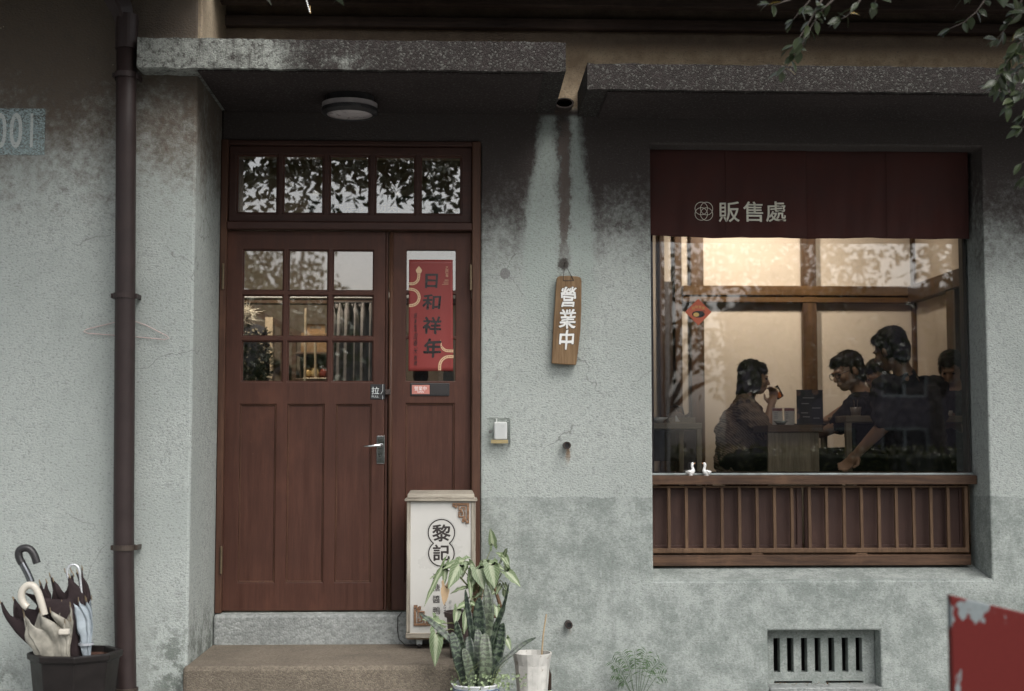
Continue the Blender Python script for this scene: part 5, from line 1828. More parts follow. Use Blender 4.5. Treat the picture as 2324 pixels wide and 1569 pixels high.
box('beam', BEAM_V, RX1 - 0.08, RX1 - 0.002, 0.9, BKY - 0.09, bz0, bz1, sw, bevel=0.004)
box('post', BEAM_V, RX1 - 0.07, RX1 - 0.002, 2.25, 2.42, FLOOR_Z, bz0 - 0.002, sw, bevel=0.004)
box('dark_recess', plain('recess_panel', (0.05, 0.03, 0.02), 0.6), PX(1508, BKY, 800), PX(1529, BKY, 800), BKY - 0.02, BKY - 0.002, FLOOR_Z, PZ(640, BKY, 1520), bw, bevel=0)


def lamp(name, lab, loc, energy, col, target=None, size=R(110), rad=0.05):
    """ceiling spot lamp with its own light"""
    t_ = thing(name, lab, 'lamp', loc)
    x, y, z = loc
    G().lathe([(0.045, z), (0.045, z + 0.10), (0.04, z + 0.10), (0.04, z)], x, y, 20, closed=True).obj('housing', BLACK, t_)
    G().lathe([(0.0405, z + 0.012), (0.0405, z + 0.016)], x, y, 20).obj('lens', emis(name + '_glow', col, 6.0), t_)
    ld = bpy.data.lights.new(name + '_light', 'SPOT' if target else 'POINT')
    ld.energy = energy
    ld.color = col
    ld.shadow_soft_size = rad
    lo = bpy.data.objects.new(name + '_light', ld)
    C.objects.link(lo)
    lo.location = Vector((x, y, z - 0.03))
    if target:
        ld.spot_size = size
        ld.spot_blend = 1.0
        lo.rotation_euler = (Vector(target) - lo.location).to_track_quat('-Z', 'Y').to_euler()
    return t_


WARM = (1.0, 0.875, 0.72)
lamp('spot_lamp', 'ceiling spot lamp lighting the left of the dining room back wall', (PX(1690, 2.35, 700), 2.35, 3.36), 68, WARM, (PX(1695, BKY, 660), BKY, PZ(640, BKY, 1695)), R(96))
lamp('spot_lamp', 'ceiling spot lamp lighting the right of the dining room back wall', (PX(1960, 2.2, 700), 2.2, 3.36), 22, WARM, (PX(1960, BKY, 760), BKY, PZ(760, BKY, 1960)), R(115))
lamp('diner_fill_spot', 'unseen ceiling fill spot added to light the diners at the tables', (PX(1850, 0.8, 700), 0.8, 3.36), 12, WARM, (PX(1830, 1.5, 960), 1.5, 1.5), R(100))  # unseen fill light, added to brighten the diners' faces

# ------------------------------------------------------------------ furniture
TBW = wood('table_ash', (0.25, 0.20, 0.135), (0.42, 0.35, 0.25), 'x', 0.8, 0.5, 0.15)
TBV = wood('table_ash_upright', (0.25, 0.20, 0.135), (0.42, 0.35, 0.25), 'z', 0.8, 0.5, 0.15)
TBD = wood('table_brown', (0.11, 0.07, 0.04), (0.19, 0.125, 0.075), 'x', 0.8, 0.5, 0.15)
TZ = 1.594


def table(lab, x0, x1, y0, y1, zt, th, leg, m, ml, panel=False):
    t_ = thing('dining_table', lab, 'table', ((x0 + x1) / 2, (y0 + y1) / 2, FLOOR_Z), 'tables in the dining room')
    box('table_top', m, x0, x1, y0, y1, zt - th, zt, t_, bevel=0.003)
    if panel:
        box('end_panel', ml, x0 + 0.005, x0 + panel, y0 + 0.02, y0 + 0.05, FLOOR_Z, zt - th - 0.001, t_, bevel=0.002)
        box('end_panel', ml, x0 + 0.005, x0 + panel, y1 - 0.05, y1 - 0.02, FLOOR_Z, zt - th - 0.001, t_, bevel=0.002)
    else:
        for xx in (x0, x1 - leg):
            for yy in (y0, y1 - leg):
                box('leg', ml, xx + 0.002, xx + leg - 0.002, yy + 0.002, yy + leg - 0.002, FLOOR_Z, zt - th - 0.001, t_, bevel=0.002)
    return t_


table('light wood table at the left end of the window with bowl and box', 0.62, PX(1593.5, 1.0, 965), 1.0, 1.7, TZ, 0.036, 0.034, TBW, TBV)
table('brown table with a solid front panel between the two seated diners', PX(1742, 1.36, 970), PX(1868, 1.36, 970), 1.36, 2.2, 1.588, 0.045, 0.0, TBD, TBV, panel=(PX(1860, 1.36, 970) - PX(1742, 1.36, 970)))
table('light wood table behind the standing man', PX(1919, 1.15, 950), RX1 - 0.35, 1.15, 1.75, 1.64, 0.040, 0.04, TBW, TBV)

# seat of the drinking woman, cabinet under the left table
DKW = wood('dark_seat_wood', (0.05, 0.028, 0.015), (0.10, 0.06, 0.032), 'x', 1.0, 0.5)
ch = thing('wooden_bench', 'dark wooden bench under the woman drinking', 'bench', (PX(1665, 2.0, 1060), 2.0, FLOOR_Z))
box('seat', DKW, PX(1598, 1.8, 1060), PX(1715, 1.8, 1060), 1.78, 2.22, FLOOR_Z + 0.38, FLOOR_Z + 0.42, ch, bevel=0.004)
for s in (0.02, 0.30):
    for yy in (1.80, 2.17):
        box('leg', DKW, PX(1598, 1.8, 1060) + s, PX(1598, 1.8, 1060) + s + 0.035, yy, yy + 0.035, FLOOR_Z, FLOOR_Z + 0.379, ch)
cb = thing('low_cabinet', 'dark purple brown cabinet behind the left table', 'cabinet', (PX(1560, 1.9, 1000), 1.9, FLOOR_Z))
CBM = plain('cabinet_paint', (0.045, 0.028, 0.03), 0.5)
box('carcass', CBM, PX(1538, 1.8, 1000), PX(1590, 1.8, 1000), 1.8, 2.2, FLOOR_Z, PZ(975, 1.8, 1560), cb)
box('door', CBM, PX(1540, 1.79, 1000), PX(1588, 1.79, 1000), 1.785, 1.799, FLOOR_Z + 0.02, PZ(977, 1.8, 1560), cb)
bgk = thing('cloth_bag', 'dark shoulder bag hanging under the left table', 'bag', P(1505, 1040, 1.5))
c_ = P(1507, 1010, 1.5)
G().sheet(lambda s, t: (c_.x + (s - 0.5) * 0.17 * (1.1 - 0.25 * t), 1.5 - 0.05 * math.sin(s * 3.14) * math.sin(0.3 + t * 2.4), c_.z - 0.10 + 0.19 * t), 12, 10, 0.05).obj('bag_body', plain('bag_cloth', (0.10, 0.075, 0.06), 0.8), bgk, smooth=True)
G().tube([c_ + Vector((-0.06, 0.02, 0.08)), c_ + Vector((-0.03, 0.02, 0.13)), c_ + Vector((0.03, 0.02, 0.13)), c_ + Vector((0.06, 0.02, 0.08))], 0.006, 8).obj('strap', plain('strap_cloth', (0.2, 0.16, 0.13), 0.8), bgk)

# on the left table
bl = P(1493, 957, 1.15)
bo_ = G().lathe([(0.025, TZ + 0.001), (0.060, TZ + 0.034), (0.062, TZ + 0.034), (0.030, TZ + 0.006)], PX(1493, 1.15, 955), 1.15, 28).obj('white_bowl', WHITE, smooth=True, label='white bowl at the left end of the light wood table', cat='bowl')
xb0, xb1 = PX(1524, 1.12, 950), PX(1577, 1.12, 950)
bxo = thing('wooden_tray', 'light wooden tray box with paper napkins on the left table', 'tray', ((xb0 + xb1) / 2, 1.2, TZ))
G().slab(xb0, xb1, TZ + 0.001, TZ + 0.034, [(xb0 + 0.02, xb0 + 0.05, TZ + 0.005, TZ + 0.034)], 1.10, 1.115).obj('tray_side', TBW, bxo)
box('tray_side', TBW, xb0, xb1, 1.235, 1.25, TZ + 0.001, TZ + 0.034, bxo)
box('tray_end', TBW, xb1 - 0.012, xb1 - 0.001, 1.116, 1.234, TZ + 0.001, TZ + 0.030, bxo)
box('tray_bottom', TBW, xb0 + 0.001, xb1 - 0.013, 1.116, 1.234, TZ + 0.001, TZ + 0.008, bxo)
for q in range(4):
    G().prism([(xb0 + 0.012 + q * 0.009, TZ + 0.010), (xb0 + 0.05 + q * 0.006, TZ + 0.010), (xb0 + 0.028 + q * 0.004, TZ + 0.048 - q * 0.006)], 1.13 + q * 0.02, 1.132 + q * 0.02).obj('napkin', WHITE, bxo)
kx, ky = PX(1534, 1.45, 940), 1.45
kt = thing('clay_kettle', 'round grey brown clay kettle behind the tray', 'kettle', (kx, ky, TZ))
KTM = plain('clay', (0.16, 0.12, 0.10), 0.5)
G().lathe([(0.035, TZ + 0.001), (0.055, TZ + 0.025), (0.052, TZ + 0.055), (0.025, TZ + 0.072), (0.008, TZ + 0.078), (0.009, TZ + 0.086), (0.001, TZ + 0.088)], kx, ky, 24).obj('kettle_body', KTM, kt, smooth=True)
G().tube([(kx + 0.05, ky, TZ + 0.04), (kx + 0.075, ky, TZ + 0.055), (kx + 0.085, ky, TZ + 0.07)], [0.012, 0.009, 0.007], 10).obj('spout', KTM, kt, smooth=True)
G().tube([(kx - 0.05, ky, TZ + 0.055), (kx - 0.04, ky, TZ + 0.10), (kx, ky, TZ + 0.115), (kx + 0.04, ky, TZ + 0.10), (kx + 0.05, ky, TZ + 0.055)], 0.005, 8).obj('kettle_handle', BLACK, kt, smooth=True)
lbx = thing('leaning_board', 'narrow brown board leaning behind the left table', 'board', P(1528, 960, 1.75))
G().prism([(PX(1516, 1.75, 950), TZ - 0.3), (PX(1531, 1.75, 950), TZ - 0.3), (PX(1545, 1.75, 868), PZ(866, 1.75, 1540)), (PX(1534, 1.75, 868), PZ(873, 1.75, 1540))], 1.75, 1.765).obj('board_face', DKW, lbx)

# on the middle table
T2 = 1.588
ms = thing('menu_stand', 'black menu stand with food pictures on the middle table', 'menu stand', (PX(1838, 1.5, 960), 1.5, T2))
MNU = new_mat('menu_print')[0]


def menu_print():
    m = MNU
    t = m.node_tree
    b = t.nodes['Principled BSDF']
    k = NT(t)
    p = k.pos()
    vo = k.voro(k.scale(p, (1, 0.01, 1)), 17.0)
    sc = k.n('ShaderNodeSeparateColor', {0: vo.outputs['Color']})
    n = k.noise(p, 38.0, 4.0, 0.7)
    food = k.mix(n, (0.03, 0.024, 0.028), (0.30, 0.16, 0.10))
    c = k.mix(k.math('MULTIPLY', k.ramp(sc.outputs[0], 0.62, 0.66), k.ramp(vo.outputs['Distance'], 0.30, 0.40, 1, 0)), (0.022, 0.022, 0.032), food)
    k.set(b, 'Base Color', c)
    b.inputs['Roughness'].default_value = 0.35


menu_print()
mx0, mx1 = PX(1808.5, 1.5, 930), PX(1868, 1.5, 930)
box('menu_face', MNU, mx0, mx1, 1.50, 1.508, T2 + 0.004, PZ(885, 1.5, 1838), ms, bevel=0.001)
box('base', BLACK, mx0 - 0.01, mx1 + 0.01, 1.47, 1.54, T2 + 0.0005, T2 + 0.010, ms, bevel=0.003)
GRYP = plain('grey_menu_print', (0.34, 0.33, 0.33), 0.5)
for (ua, ub_, vv) in ((1822, 1848, 903), (1819, 1836, 916), (1818, 1834, 937), (1843, 1862, 926), (1822, 1838, 946), (1846, 1860, 949)):
    box('print_line', GRYP, PX(ua, 1.5, vv), PX(ub_, 1.5, vv), 1.4985, 1.4995, PZ(vv + 1.2, 1.5, 1838), PZ(vv - 0.6, 1.5, 1838), ms, bevel=0)
CARD = plain('card_white', (0.62, 0.59, 0.55), 0.6)
CRED = plain('card_red', (0.30, 0.12, 0.12), 0.6)
for (ua, ub_, va, vb, lab, tilt) in ((1780, 1803.5, 926, 958, 'small white menu card with a red top edge beside the menu stand', 0), (1753, 1776, 926, 955, 'small white price card beside the drinking glass', 1)):
    cdq = thing('menu_card', lab, 'card', (PX((ua + ub_) / 2, 1.55, 950), 1.55, T2))
    box('card_sheet', CARD, PX(ua, 1.55, 940), PX(ub_, 1.55, 940), 1.55, 1.553, T2 + 0.001, PZ(va, 1.55, 1790), cdq, bevel=0)
    box('card_band', CRED, PX(ua, 1.55, 940) + 0.001, PX(ub_, 1.55, 940) - 0.001, 1.5485, 1.5495, PZ(va + 7, 1.55, 1790), PZ(va + 1, 1.55, 1790), cdq, bevel=0)
    for q in range(4):
        box('print_line', GRYP, PX(ua + 3, 1.55, 940), PX(ua + 9 + 4 * tilt, 1.55, 940), 1.5488, 1.5495, PZ(va + 12 + q * 4, 1.55, 1790), PZ(va + 10.4 + q * 4, 1.55, 1790), cdq, bevel=0)
G().lathe([(0.020, T2 + 0.001), (0.044, T2 + 0.026), (0.046, T2 + 0.026), (0.024, T2 + 0.006)], PX(1772, 1.45, 960), 1.45, 24).obj('pale_dish', plain('celadon', (0.42, 0.47, 0.43), 0.25), smooth=True, label='pale green dish in front of the drinking woman', cat='dish')
# on the right table: chopstick cup and cloth box
T3 = 1.64
cu = thing('chopstick_cup', 'cup with two steel chopsticks on the right table', 'cup', (PX(1945, 1.3, 930), 1.3, T3))
G().lathe([(0.028, T3 + 0.001), (0.034, T3 + 0.055), (0.031, T3 + 0.055), (0.026, T3 + 0.006)], PX(1942, 1.3, 930), 1.3, 20).obj('cup_body', plain('cup_glaze', (0.30, 0.26, 0.23), 0.3), cu, smooth=True)
for dx_ in (-0.012, 0.012):
    G().tube([(PX(1942, 1.3, 930) + dx_ * 0.4, 1.3, T3 + 0.01), (PX(1942, 1.3, 930) + dx_, 1.3, T3 + 0.10)], 0.0028, 6).obj('chopstick', CHROME, cu)
cw = P(2163, 950, 1.3)
G().lathe([(0.022, T3 + 0.001), (0.027, T3 + 0.034), (0.025, T3 + 0.034), (0.02, T3 + 0.005)], PX(2152, 1.3, 930), 1.3, 20).obj('white_cup', WHITE, smooth=True, label='small white cup before the diner at the right edge', cat='cup')

# red paper diamond stuck inside the glass
dgm = thing('diamond_card', 'orange red paper diamond with a black cat stuck on the window', 'card', P(1585, 739, YG + 0.012))
dcy = YG - 0.006
cc = P(1585, 708.5, dcy)
DR = plain('diamond_red', (0.40, 0.085, 0.040), 0.5, var=0.06)
h = 30.5 / 442 * (7.16 + dcy) / 7.16
G().prism([(cc.x, cc.z - h), (cc.x + h, cc.z), (cc.x, cc.z + h), (cc.x - h, cc.z)], dcy, dcy + 0.003).obj('paper', DR, dgm)
DGO = plain('diamond_gold', (0.52, 0.33, 0.10), 0.5)
G().sheet(lambda s, t: (cc.x + 0.034 * (s * 2 - 1) * math.sqrt(max(0.0, 1 - (t * 2 - 1) ** 2) * 0.9 + 0.1), dcy - 0.0008, cc.z - 0.012 + 0.018 * (t * 2 - 1)), 10, 8).obj('cat_shape', INK, dgm)
for s in (0.020, 0.030):
    G().prism([(cc.x + s - 0.004, cc.z + 0.002), (cc.x + s + 0.004, cc.z + 0.002), (cc.x + s, cc.z + 0.012)], dcy - 0.0012, dcy - 0.0002).obj('ear_shape', INK, dgm)
G().sheet(lambda s, t: (cc.x - 0.012 + 0.016 * (s * 2 - 1) * math.sqrt(max(0.0, 1 - (t * 2 - 1) ** 2) * 0.9 + 0.1), dcy - 0.0014, cc.z - 0.014 + 0.011 * (t * 2 - 1)), 10, 8).obj('cushion_shape', DGO, dgm)
for q, chx in enumerate('招財進寶'):
    text(chx, 1570 + q * 7.6, 696 - (2.5 if q in (1, 2) else 0), 1576.6 + q * 7.6, 703 - (2.5 if q in (1, 2) else 0), dcy, DGO, dgm, 'character', 0.0006, 0.0)

# ------------------------------------------------------------------ people
def sphere_mesh(c, r3, rot=None, nu=16, nv=10):
    vs, fs = [], []
    c = Vector(c)
    for j in range(nv + 1):
        th = math.pi * j / nv
        for i_ in range(nu):
            a = 2 * math.pi * i_ / nu
            p = Vector((r3[0] * math.sin(th) * math.cos(a), r3[1] * math.sin(th) * math.sin(a), r3[2] * math.cos(th)))
            if rot is not None:
                p = rot @ p
            vs.append(c + p)
    for j in range(nv):
        for i_ in range(nu):
            k_ = (i_ + 1) % nu
            fs.append((j * nu + i_, (j + 1) * nu + i_, (j + 1) * nu + k_, j * nu + k_))
    return vs, fs


def blob(name, prims, m, parent=None, voxel=0.009, it=4, rough=0.0, seed=0.0, **kw):
    """one continuous skin over a set of tapered limbs ('c', p0, p1, r0, r1) and rounded masses ('e', centre, radii, rot)"""
    g = G()
    for q in prims:
        if q[0] == 'c':
            p0, p1 = Vector(q[1]), Vector(q[2])
            d = p1 - p0
            L = max(d.length, 1e-4)
            d /= L
            pts, rs = [], []
            for a in (-88, -60, -30, 0):
                pts.append(p0 + d * q[3] * math.sin(R(a)))
                rs.append(max(0.0006, q[3] * math.cos(R(a))))
            for a in (0, 30, 60, 88):
                pts.append(p1 + d * q[4] * math.sin(R(a)))
                rs.append(max(0.0006, q[4] * math.cos(R(a))))
            g.tube(pts, rs, 14)
        else:
            g.add(*sphere_mesh(q[1], q[2], q[3] if len(q) > 3 else None))
    me = bpy.data.meshes.new('tmp_body')
    me.from_pydata([tuple(v) for v in g.v], [], g.f)
    o = bpy.data.objects.new('tmp_body', me)
    C.objects.link(o)
    rm = o.modifiers.new('r', 'REMESH')
    rm.mode = 'VOXEL'
    rm.voxel_size = voxel
    sm = o.modifiers.new('s', 'SMOOTH')
    sm.factor = 0.5
    sm.iterations = it
    dg = DG()
    dg.update()
    m2 = bpy.data.meshes.new_from_object(o.evaluated_get(dg))
    vs = [v.co.copy() for v in m2.vertices]
    fs = [tuple(p.vertices) for p in m2.polygons]
    if rough:
        nr_ = [v.normal.copy() for v in m2.vertices]
        vs = [v + n * rough * (mnoise.noise((v.x * 26, v.y * 26, v.z * 26 + seed)) + (0.9 * mnoise.noise((v.x * 95, v.y * 95, v.z * 22 + seed)) if name == 'hair' else 0)) for v, n in zip(vs, nr_)]
    bpy.data.objects.remove(o)
    bpy.data.meshes.remove(me)
    bpy.data.meshes.remove(m2)
    g2 = G().add(vs, fs)
    return g2.obj(name, m, parent, smooth=True, fix=False, **kw)


def frame_of(f, up=(0, 0, 1)):
    f = Vector(f).normalized()
    r = f.cross(Vector(up)).normalized()
    u = r.cross(f).normalized()
    return Matrix(((r.x, f.x, u.x), (r.y, f.y, u.y), (r.z, f.z, u.z)))


def head_prims(c, M3, s):
    c = Vector(c)

    def at(x, y, z):
        return c + M3 @ (Vector((x, y, z)) * s)

    def e(x, y, z, a, b2, d):
        return ('e', at(x, y, z), (a * s, b2 * s, d * s), M3)
    pr = [e(0, -.012, .03, .076, .094, .086), e(0, .02, -.03, .064, .072, .085), e(0, .048, -.086, .040, .040, .030),
          e(0, .088, .016, .052, .012, .011), e(0, .092, -.066, .024, .012, .012), e(.034, .070, -.03, .024, .020, .022), e(-.034, .070, -.03, .024, .020, .022),
          e(.078, -.005, -.012, .012, .02, .032), e(-.078, -.005, -.012, .012, .02, .032),
          ('c', at(0, .088, .006), at(0, .108, -.032), .009 * s, .015 * s)]
    return pr, at


def hair_prims(c, M3, s, style):
    c = Vector(c)

    def e(x, y, z, a, b2, d):
        return ('e', c + M3 @ (Vector((x, y, z)) * s), (a * s, b2 * s, d * s), M3)
    pr = [e(0, -.026, .048, .088, .100, .084), e(0, -.062, -.005, .080, .056, .085), e(0, .038, .082, .068, .046, .034)]
    if style == 'bob':
        pr += [e(0, -.055, -.065, .084, .062, .072), e(.070, .004, -.035, .026, .050, .085), e(-.070, .004, -.035, .026, .050, .085), e(0, .064, .058, .064, .026, .036), e(0, -.085, -.12, .045, .03, .035)]
    else:
        pr += [e(.062, -.022, .012, .022, .048, .066), e(-.062, -.022, .012, .022, .048, .066), e(.015, .066, .066, .052, .022, .026), e(0, -.058, -.058, .066, .042, .052)]
    return pr


def hand_prims(wr, tip, palm_n, s=1.0, curl=0.6):
    """palm and five separate bent fingers from the wrist towards tip"""
    wr, tip = Vector(wr), Vector(tip)
    d = (tip - wr).normalized()
    pn = Vector(palm_n)
    sd = d.cross(pn).normalized()
    pn = sd.cross(d).normalized()
    pr = [('e', wr + d * 0.045 * s, (0.040 * s, 0.016 * s, 0.046 * s), Matrix(((sd.x, pn.x, d.x), (sd.y, pn.y, d.y), (sd.z, pn.z, d.z)))), ('c', wr - d * 0.01, wr + d * 0.02, 0.024 * s, 0.026 * s)]
    for i_, (off, L) in enumerate(((-0.030, 0.060), (-0.010, 0.072), (0.010, 0.078), (0.030, 0.066))):
        b0 = wr + d * 0.080 * s + sd * off * s
        k1 = b0 + (d * math.cos(curl * 0.6) - pn * math.sin(curl * 0.6)) * L * 0.5 * s
        k2 = k1 + (d * math.cos(curl * 1.8) - pn * math.sin(curl * 1.8)) * L * 0.5 * s
        pr += [('c', b0, k1, 0.0095 * s, 0.009 * s), ('c', k1, k2, 0.009 * s, 0.0075 * s)]
    t0 = wr + d * 0.03 * s + sd * 0.034 * s
    t1 = t0 + (d * 0.6 + sd * 0.7 - pn * 0.3).normalized() * 0.035 * s
    t2 = t1 + (d * 0.9 + sd * 0.1 - pn * 0.5).normalized() * 0.03 * s
    pr += [('c', t0, t1, 0.012 * s, 0.0105 * s), ('c', t1, t2, 0.0105 * s, 0.008 * s)]
    return pr


def skin_mat(name, col):
    m = plain(name, col, 0.5, var=0.08, scale=20)
    b = m.node_tree.nodes['Principled BSDF']
    b.inputs['Subsurface Weight'].default_value = 0.0
    return m


SK1 = skin_mat('skin_warm', (0.50, 0.31, 0.21))
SK2 = skin_mat('skin_tan', (0.40, 0.235, 0.15))
HAIR = plain('black_hair', (0.012, 0.010, 0.010), 0.6, var=0.3, scale=60, bump=0.6, bscale=160)
HAIR2 = plain('dark_brown_hair', (0.030, 0.021, 0.016), 0.6, var=0.4, scale=60, bump=0.6, bscale=160)
BLKC = plain('black_cloth', (0.028, 0.026, 0.030), 0.85, spec=0.2, var=0.3, bump=0.15, bscale=500)
GRYC = plain('charcoal_cloth', (0.050, 0.047, 0.053), 0.85, spec=0.2, var=0.3, bump=0.15, bscale=500)
TRS = plain('dark_trousers', (0.012, 0.011, 0.013), 0.85)


def pattern_cloth():
    m, t, b = new_mat('brown_patterned_shirt')
    k = NT(t)
    p = k.pos()
    wv = k.n('ShaderNodeTexWave', {'Vector': k.scale(p, (1, 0.3, 1)), 'Scale': 34.0, 'Distortion': 3.0, 'Detail': 2.0, 'Detail Scale': 2.0}, wave_type='BANDS', bands_direction='DIAGONAL').outputs['Fac']
    n = k.noise(p, 7.0, 3.0)
    c = k.mix(k.ramp(wv, 0.45, 0.75), (0.13, 0.088, 0.062), (0.34, 0.26, 0.19))
    c = k.mix(k.ramp(n, 0.60, 0.64, 0, 0.85), c, (0.03, 0.022, 0.02))
    k.set(b, 'Base Color', c)
    b.inputs['Roughness'].default_value = 0.85
    return m


PATC = pattern_cloth()


def eyes(at, s, parent):
    for q in (-1, 1):
        G().add(*sphere_mesh(at(q * .031, .086, -.002), (0.012 * s, 0.006 * s, 0.006 * s), None, 10, 6)).obj('eye', INK, parent, smooth=True)


def person(lab, c, f, s, hair, hair_m, skin, neck_base, extra_body, up=(0, 0, 1), face=True):
    """the body is one continuous skin; returns it and the head placer"""
    M3 = frame_of(f, up)
    pr, at = head_prims(c, M3, s)
    pr.append(('c', at(0, -.022, -.07), Vector(neck_base), .050 * s, .058 * s))
    o = blob('person', pr + extra_body, skin, None, 0.0075, 3, label=lab, cat='person', group='people in the dining room')
    hp = hair_prims(c, M3, s, hair)
    ho = blob('hair', hp, hair_m, o, 0.0065, 3, rough=0.0045, seed=c[0] * 9)
    # loose strands lying over the hair
    hv = [v.co + WL[ho.name] for v in ho.data.vertices]
    hn = [v.normal.copy() for v in ho.data.vertices]
    rr_ = random.Random(int(abs(c[0]) * 1000))
    g_ = G()
    cv = Vector(c)
    for _ in range(900):
        i_ = rr_.randrange(len(hv))
        p_, n_ = hv[i_], hn[i_]
        fl = Vector((0, 0, -1)) + (p_ - cv).normalized() * 0.4 + Vector((rr_.gauss(0, .35), rr_.gauss(0, .35), rr_.gauss(0, .25)))
        fl = (fl - n_ * fl.dot(n_)).normalized()
        sd_ = fl.cross(n_) * rr_.uniform(0.0009, 0.0018)
        L_ = rr_.uniform(0.02, 0.05) * s
        q0, q1, q2 = p_ + n_ * 0.001, p_ + fl * L_ * 0.5 + n_ * 0.004, p_ + fl * L_ + n_ * rr_.uniform(-0.002, 0.006)
        g_.add([q0 - sd_, q0 + sd_, q1 + sd_, q1 - sd_, q2], [(0, 1, 2, 3), (3, 2, 4)])
    g_.obj('hair_strands', hair_m, o, fix=False, kind='stuff')
    if face:
        eyes(at, s, o)
    return o, at, M3


def legs_sit(hip, knee_dx, y, skin=None, spread=0.10):
    pr = []
    for s in (-1, 1):
        h = Vector((hip.x, hip.y + s * spread, hip.z))
        kn = Vector((hip.x + knee_dx, hip.y + s * spread * 1.1, hip.z + 0.01))
        an = Vector((hip.x + knee_dx * 0.95, hip.y + s * spread * 1.1, FLOOR_Z + 0.05))
        ft = an + Vector((0.12 * (1 if knee_dx > 0 else -1), 0, -0.015))
        pr += [('c', h, kn, 0.085, 0.065), ('c', kn, an, 0.058, 0.042), ('c', an, ft, 0.036, 0.03)]
    return pr


# -- woman drinking, in profile, facing right
y1 = 2.0
hc = P(1711, 857, y1)
pel = Vector((PX(1676, y1, 1050), y1, FLOOR_Z + 0.50))
chest = P(1683, 968, y1)
nb = P(1694, 914, y1)
shn, shf = P(1692, 932, y1 - 0.15), P(1698, 932, y1 + 0.15)
eln, wrn = P(1740, 986, y1 - 0.20), P(1750, 922, y1 - 0.12)
elf, wrf = P(1742, 985, y1 + 0.16), P(1782, 968, y1 + 0.1)
body = [('c', pel, chest, 0.13, 0.125), ('c', chest, nb, 0.12, 0.06), ('c', shn, shf, 0.055, 0.055),
        ('c', shn, eln, 0.046, 0.038), ('c', eln, wrn, 0.038, 0.026), ('c', shf, elf, 0.046, 0.038), ('c', elf, wrf, 0.036, 0.026)]
body += hand_prims(wrn, P(1758, 888, y1 - 0.10), (0.6, 0.5, 0.1), 0.95, 0.75)
body += hand_prims(wrf, P(1800, 966, y1 + 0.1), (0, 0, -1), 0.95, 0.4)
body += legs_sit(pel, 0.40, y1)
wom, at, _ = person('woman in a brown patterned shirt drinking from a glass', hc, (0.98, -0.10, -0.12), 0.92, 'bob', HAIR, SK1, nb, body)
shirt = [('c', pel + Vector((0, 0, -0.02)), chest, 0.165, 0.150), ('c', chest, nb + Vector((-0.01, 0, -0.01)), 0.148, 0.078), ('e', P(1668, 985, y1), (0.13, 0.16, 0.15)),
         ('c', shn, shf, 0.078, 0.078), ('c', shn, P(1728, 972, y1 - 0.19), 0.080, 0.072), ('c', shf, P(1730, 972, y1 + 0.16), 0.080, 0.07), ('e', P(1690, 1040, y1), (0.17, 0.17, 0.06))]
blob('shirt', shirt, PATC, wom, 0.010, 3, rough=0.020, seed=2.0)
blob('trousers', [('c', p[1], p[2], p[3] + 0.015, p[4] + 0.012) for p in legs_sit(pel, 0.40, y1) if p[4] > 0.035] + [('e', pel, (0.16, 0.19, 0.12))], TRS, wom, 0.012, 3)
gl0, gl1 = P(1756, 880, y1 - 0.10), P(1772, 903, y1 - 0.10)
dk = glass_mat('tumbler_glass', (0.93, 0.92, 0.88), 1.45)
gd = (gl1 - gl0).normalized()
tum = thing('drinking_glass', 'glass of amber tea raised to the mouth of the drinking woman', 'glass', gl1)
G().tube([gl1, gl0], [0.024, 0.031], 20).obj('tumbler', dk, tum, smooth=True)
G().tube([gl1 - gd * 0.004, gl0.lerp(gl1, 0.52)], [0.022, 0.026], 20).obj('tea', glass_mat('amber_tea', (0.75, 0.42, 0.10), 1.33), tum, smooth=True)

# -- man with glasses, facing left and down
y2 = 1.62
hc = P(1923, 843, y2)
nb = P(1957, 897, y2)
chest = P(1975, 960, y2 + 0.02)
pel = Vector((PX(1995, y2, 1050), y2 + 0.02, FLOOR_Z + 0.50))
shn, shf = P(1944, 924, y2 - 0.17), P(1968, 914, y2 + 0.17)
eln, wrn = P(1898, 968, y2 - 0.20), P(1862, 985, y2 - 0.10)
body = [('c', pel, chest, 0.14, 0.145), ('c', chest, nb, 0.14, 0.065), ('c', shn, shf, 0.06, 0.06), ('c', shn, eln, 0.052, 0.042), ('c', eln, wrn, 0.040, 0.029),
        ('c', shf, P(1915, 965, y2 + 0.2), 0.052, 0.042), ('c', P(1915, 965, y2 + 0.2), P(1872, 960, y2 + 0.15), 0.040, 0.029)]
body += hand_prims(wrn, P(1842, 985, y2 - 0.08), (0, 0, -1), 1.0, 0.5)
body += hand_prims(P(1872, 960, y2 + 0.15), P(1850, 962, y2 + 0.12), (0, 0, -1), 1.0, 0.5)
body += legs_sit(pel, -0.42, y2)
man, at, M3 = person('man with glasses in a black shirt sitting and looking down left', hc, (-0.88, -0.32, -0.30), 1.0, 'short', HAIR2, SK1, nb, body, (-0.28, 0, 1))
shirt = [('c', pel, chest, 0.165, 0.172), ('c', chest, nb + Vector((0.02, 0, -0.03)), 0.165, 0.075), ('c', shn, shf, 0.082, 0.082), ('c', shn, shn.lerp(eln, 0.85), 0.080, 0.066), ('c', shf, P(1925, 955, y2 + 0.2), 0.08, 0.066)]
blob('shirt', shirt, BLKC, man, 0.010, 3, rough=0.018, seed=5.0)
blob('trousers', [('c', p[1], p[2], p[3] + 0.015, p[4] + 0.012) for p in legs_sit(pel, -0.42, y2) if p[4] > 0.035] + [('e', pel, (0.17, 0.19, 0.12))], TRS, man, 0.012, 3)
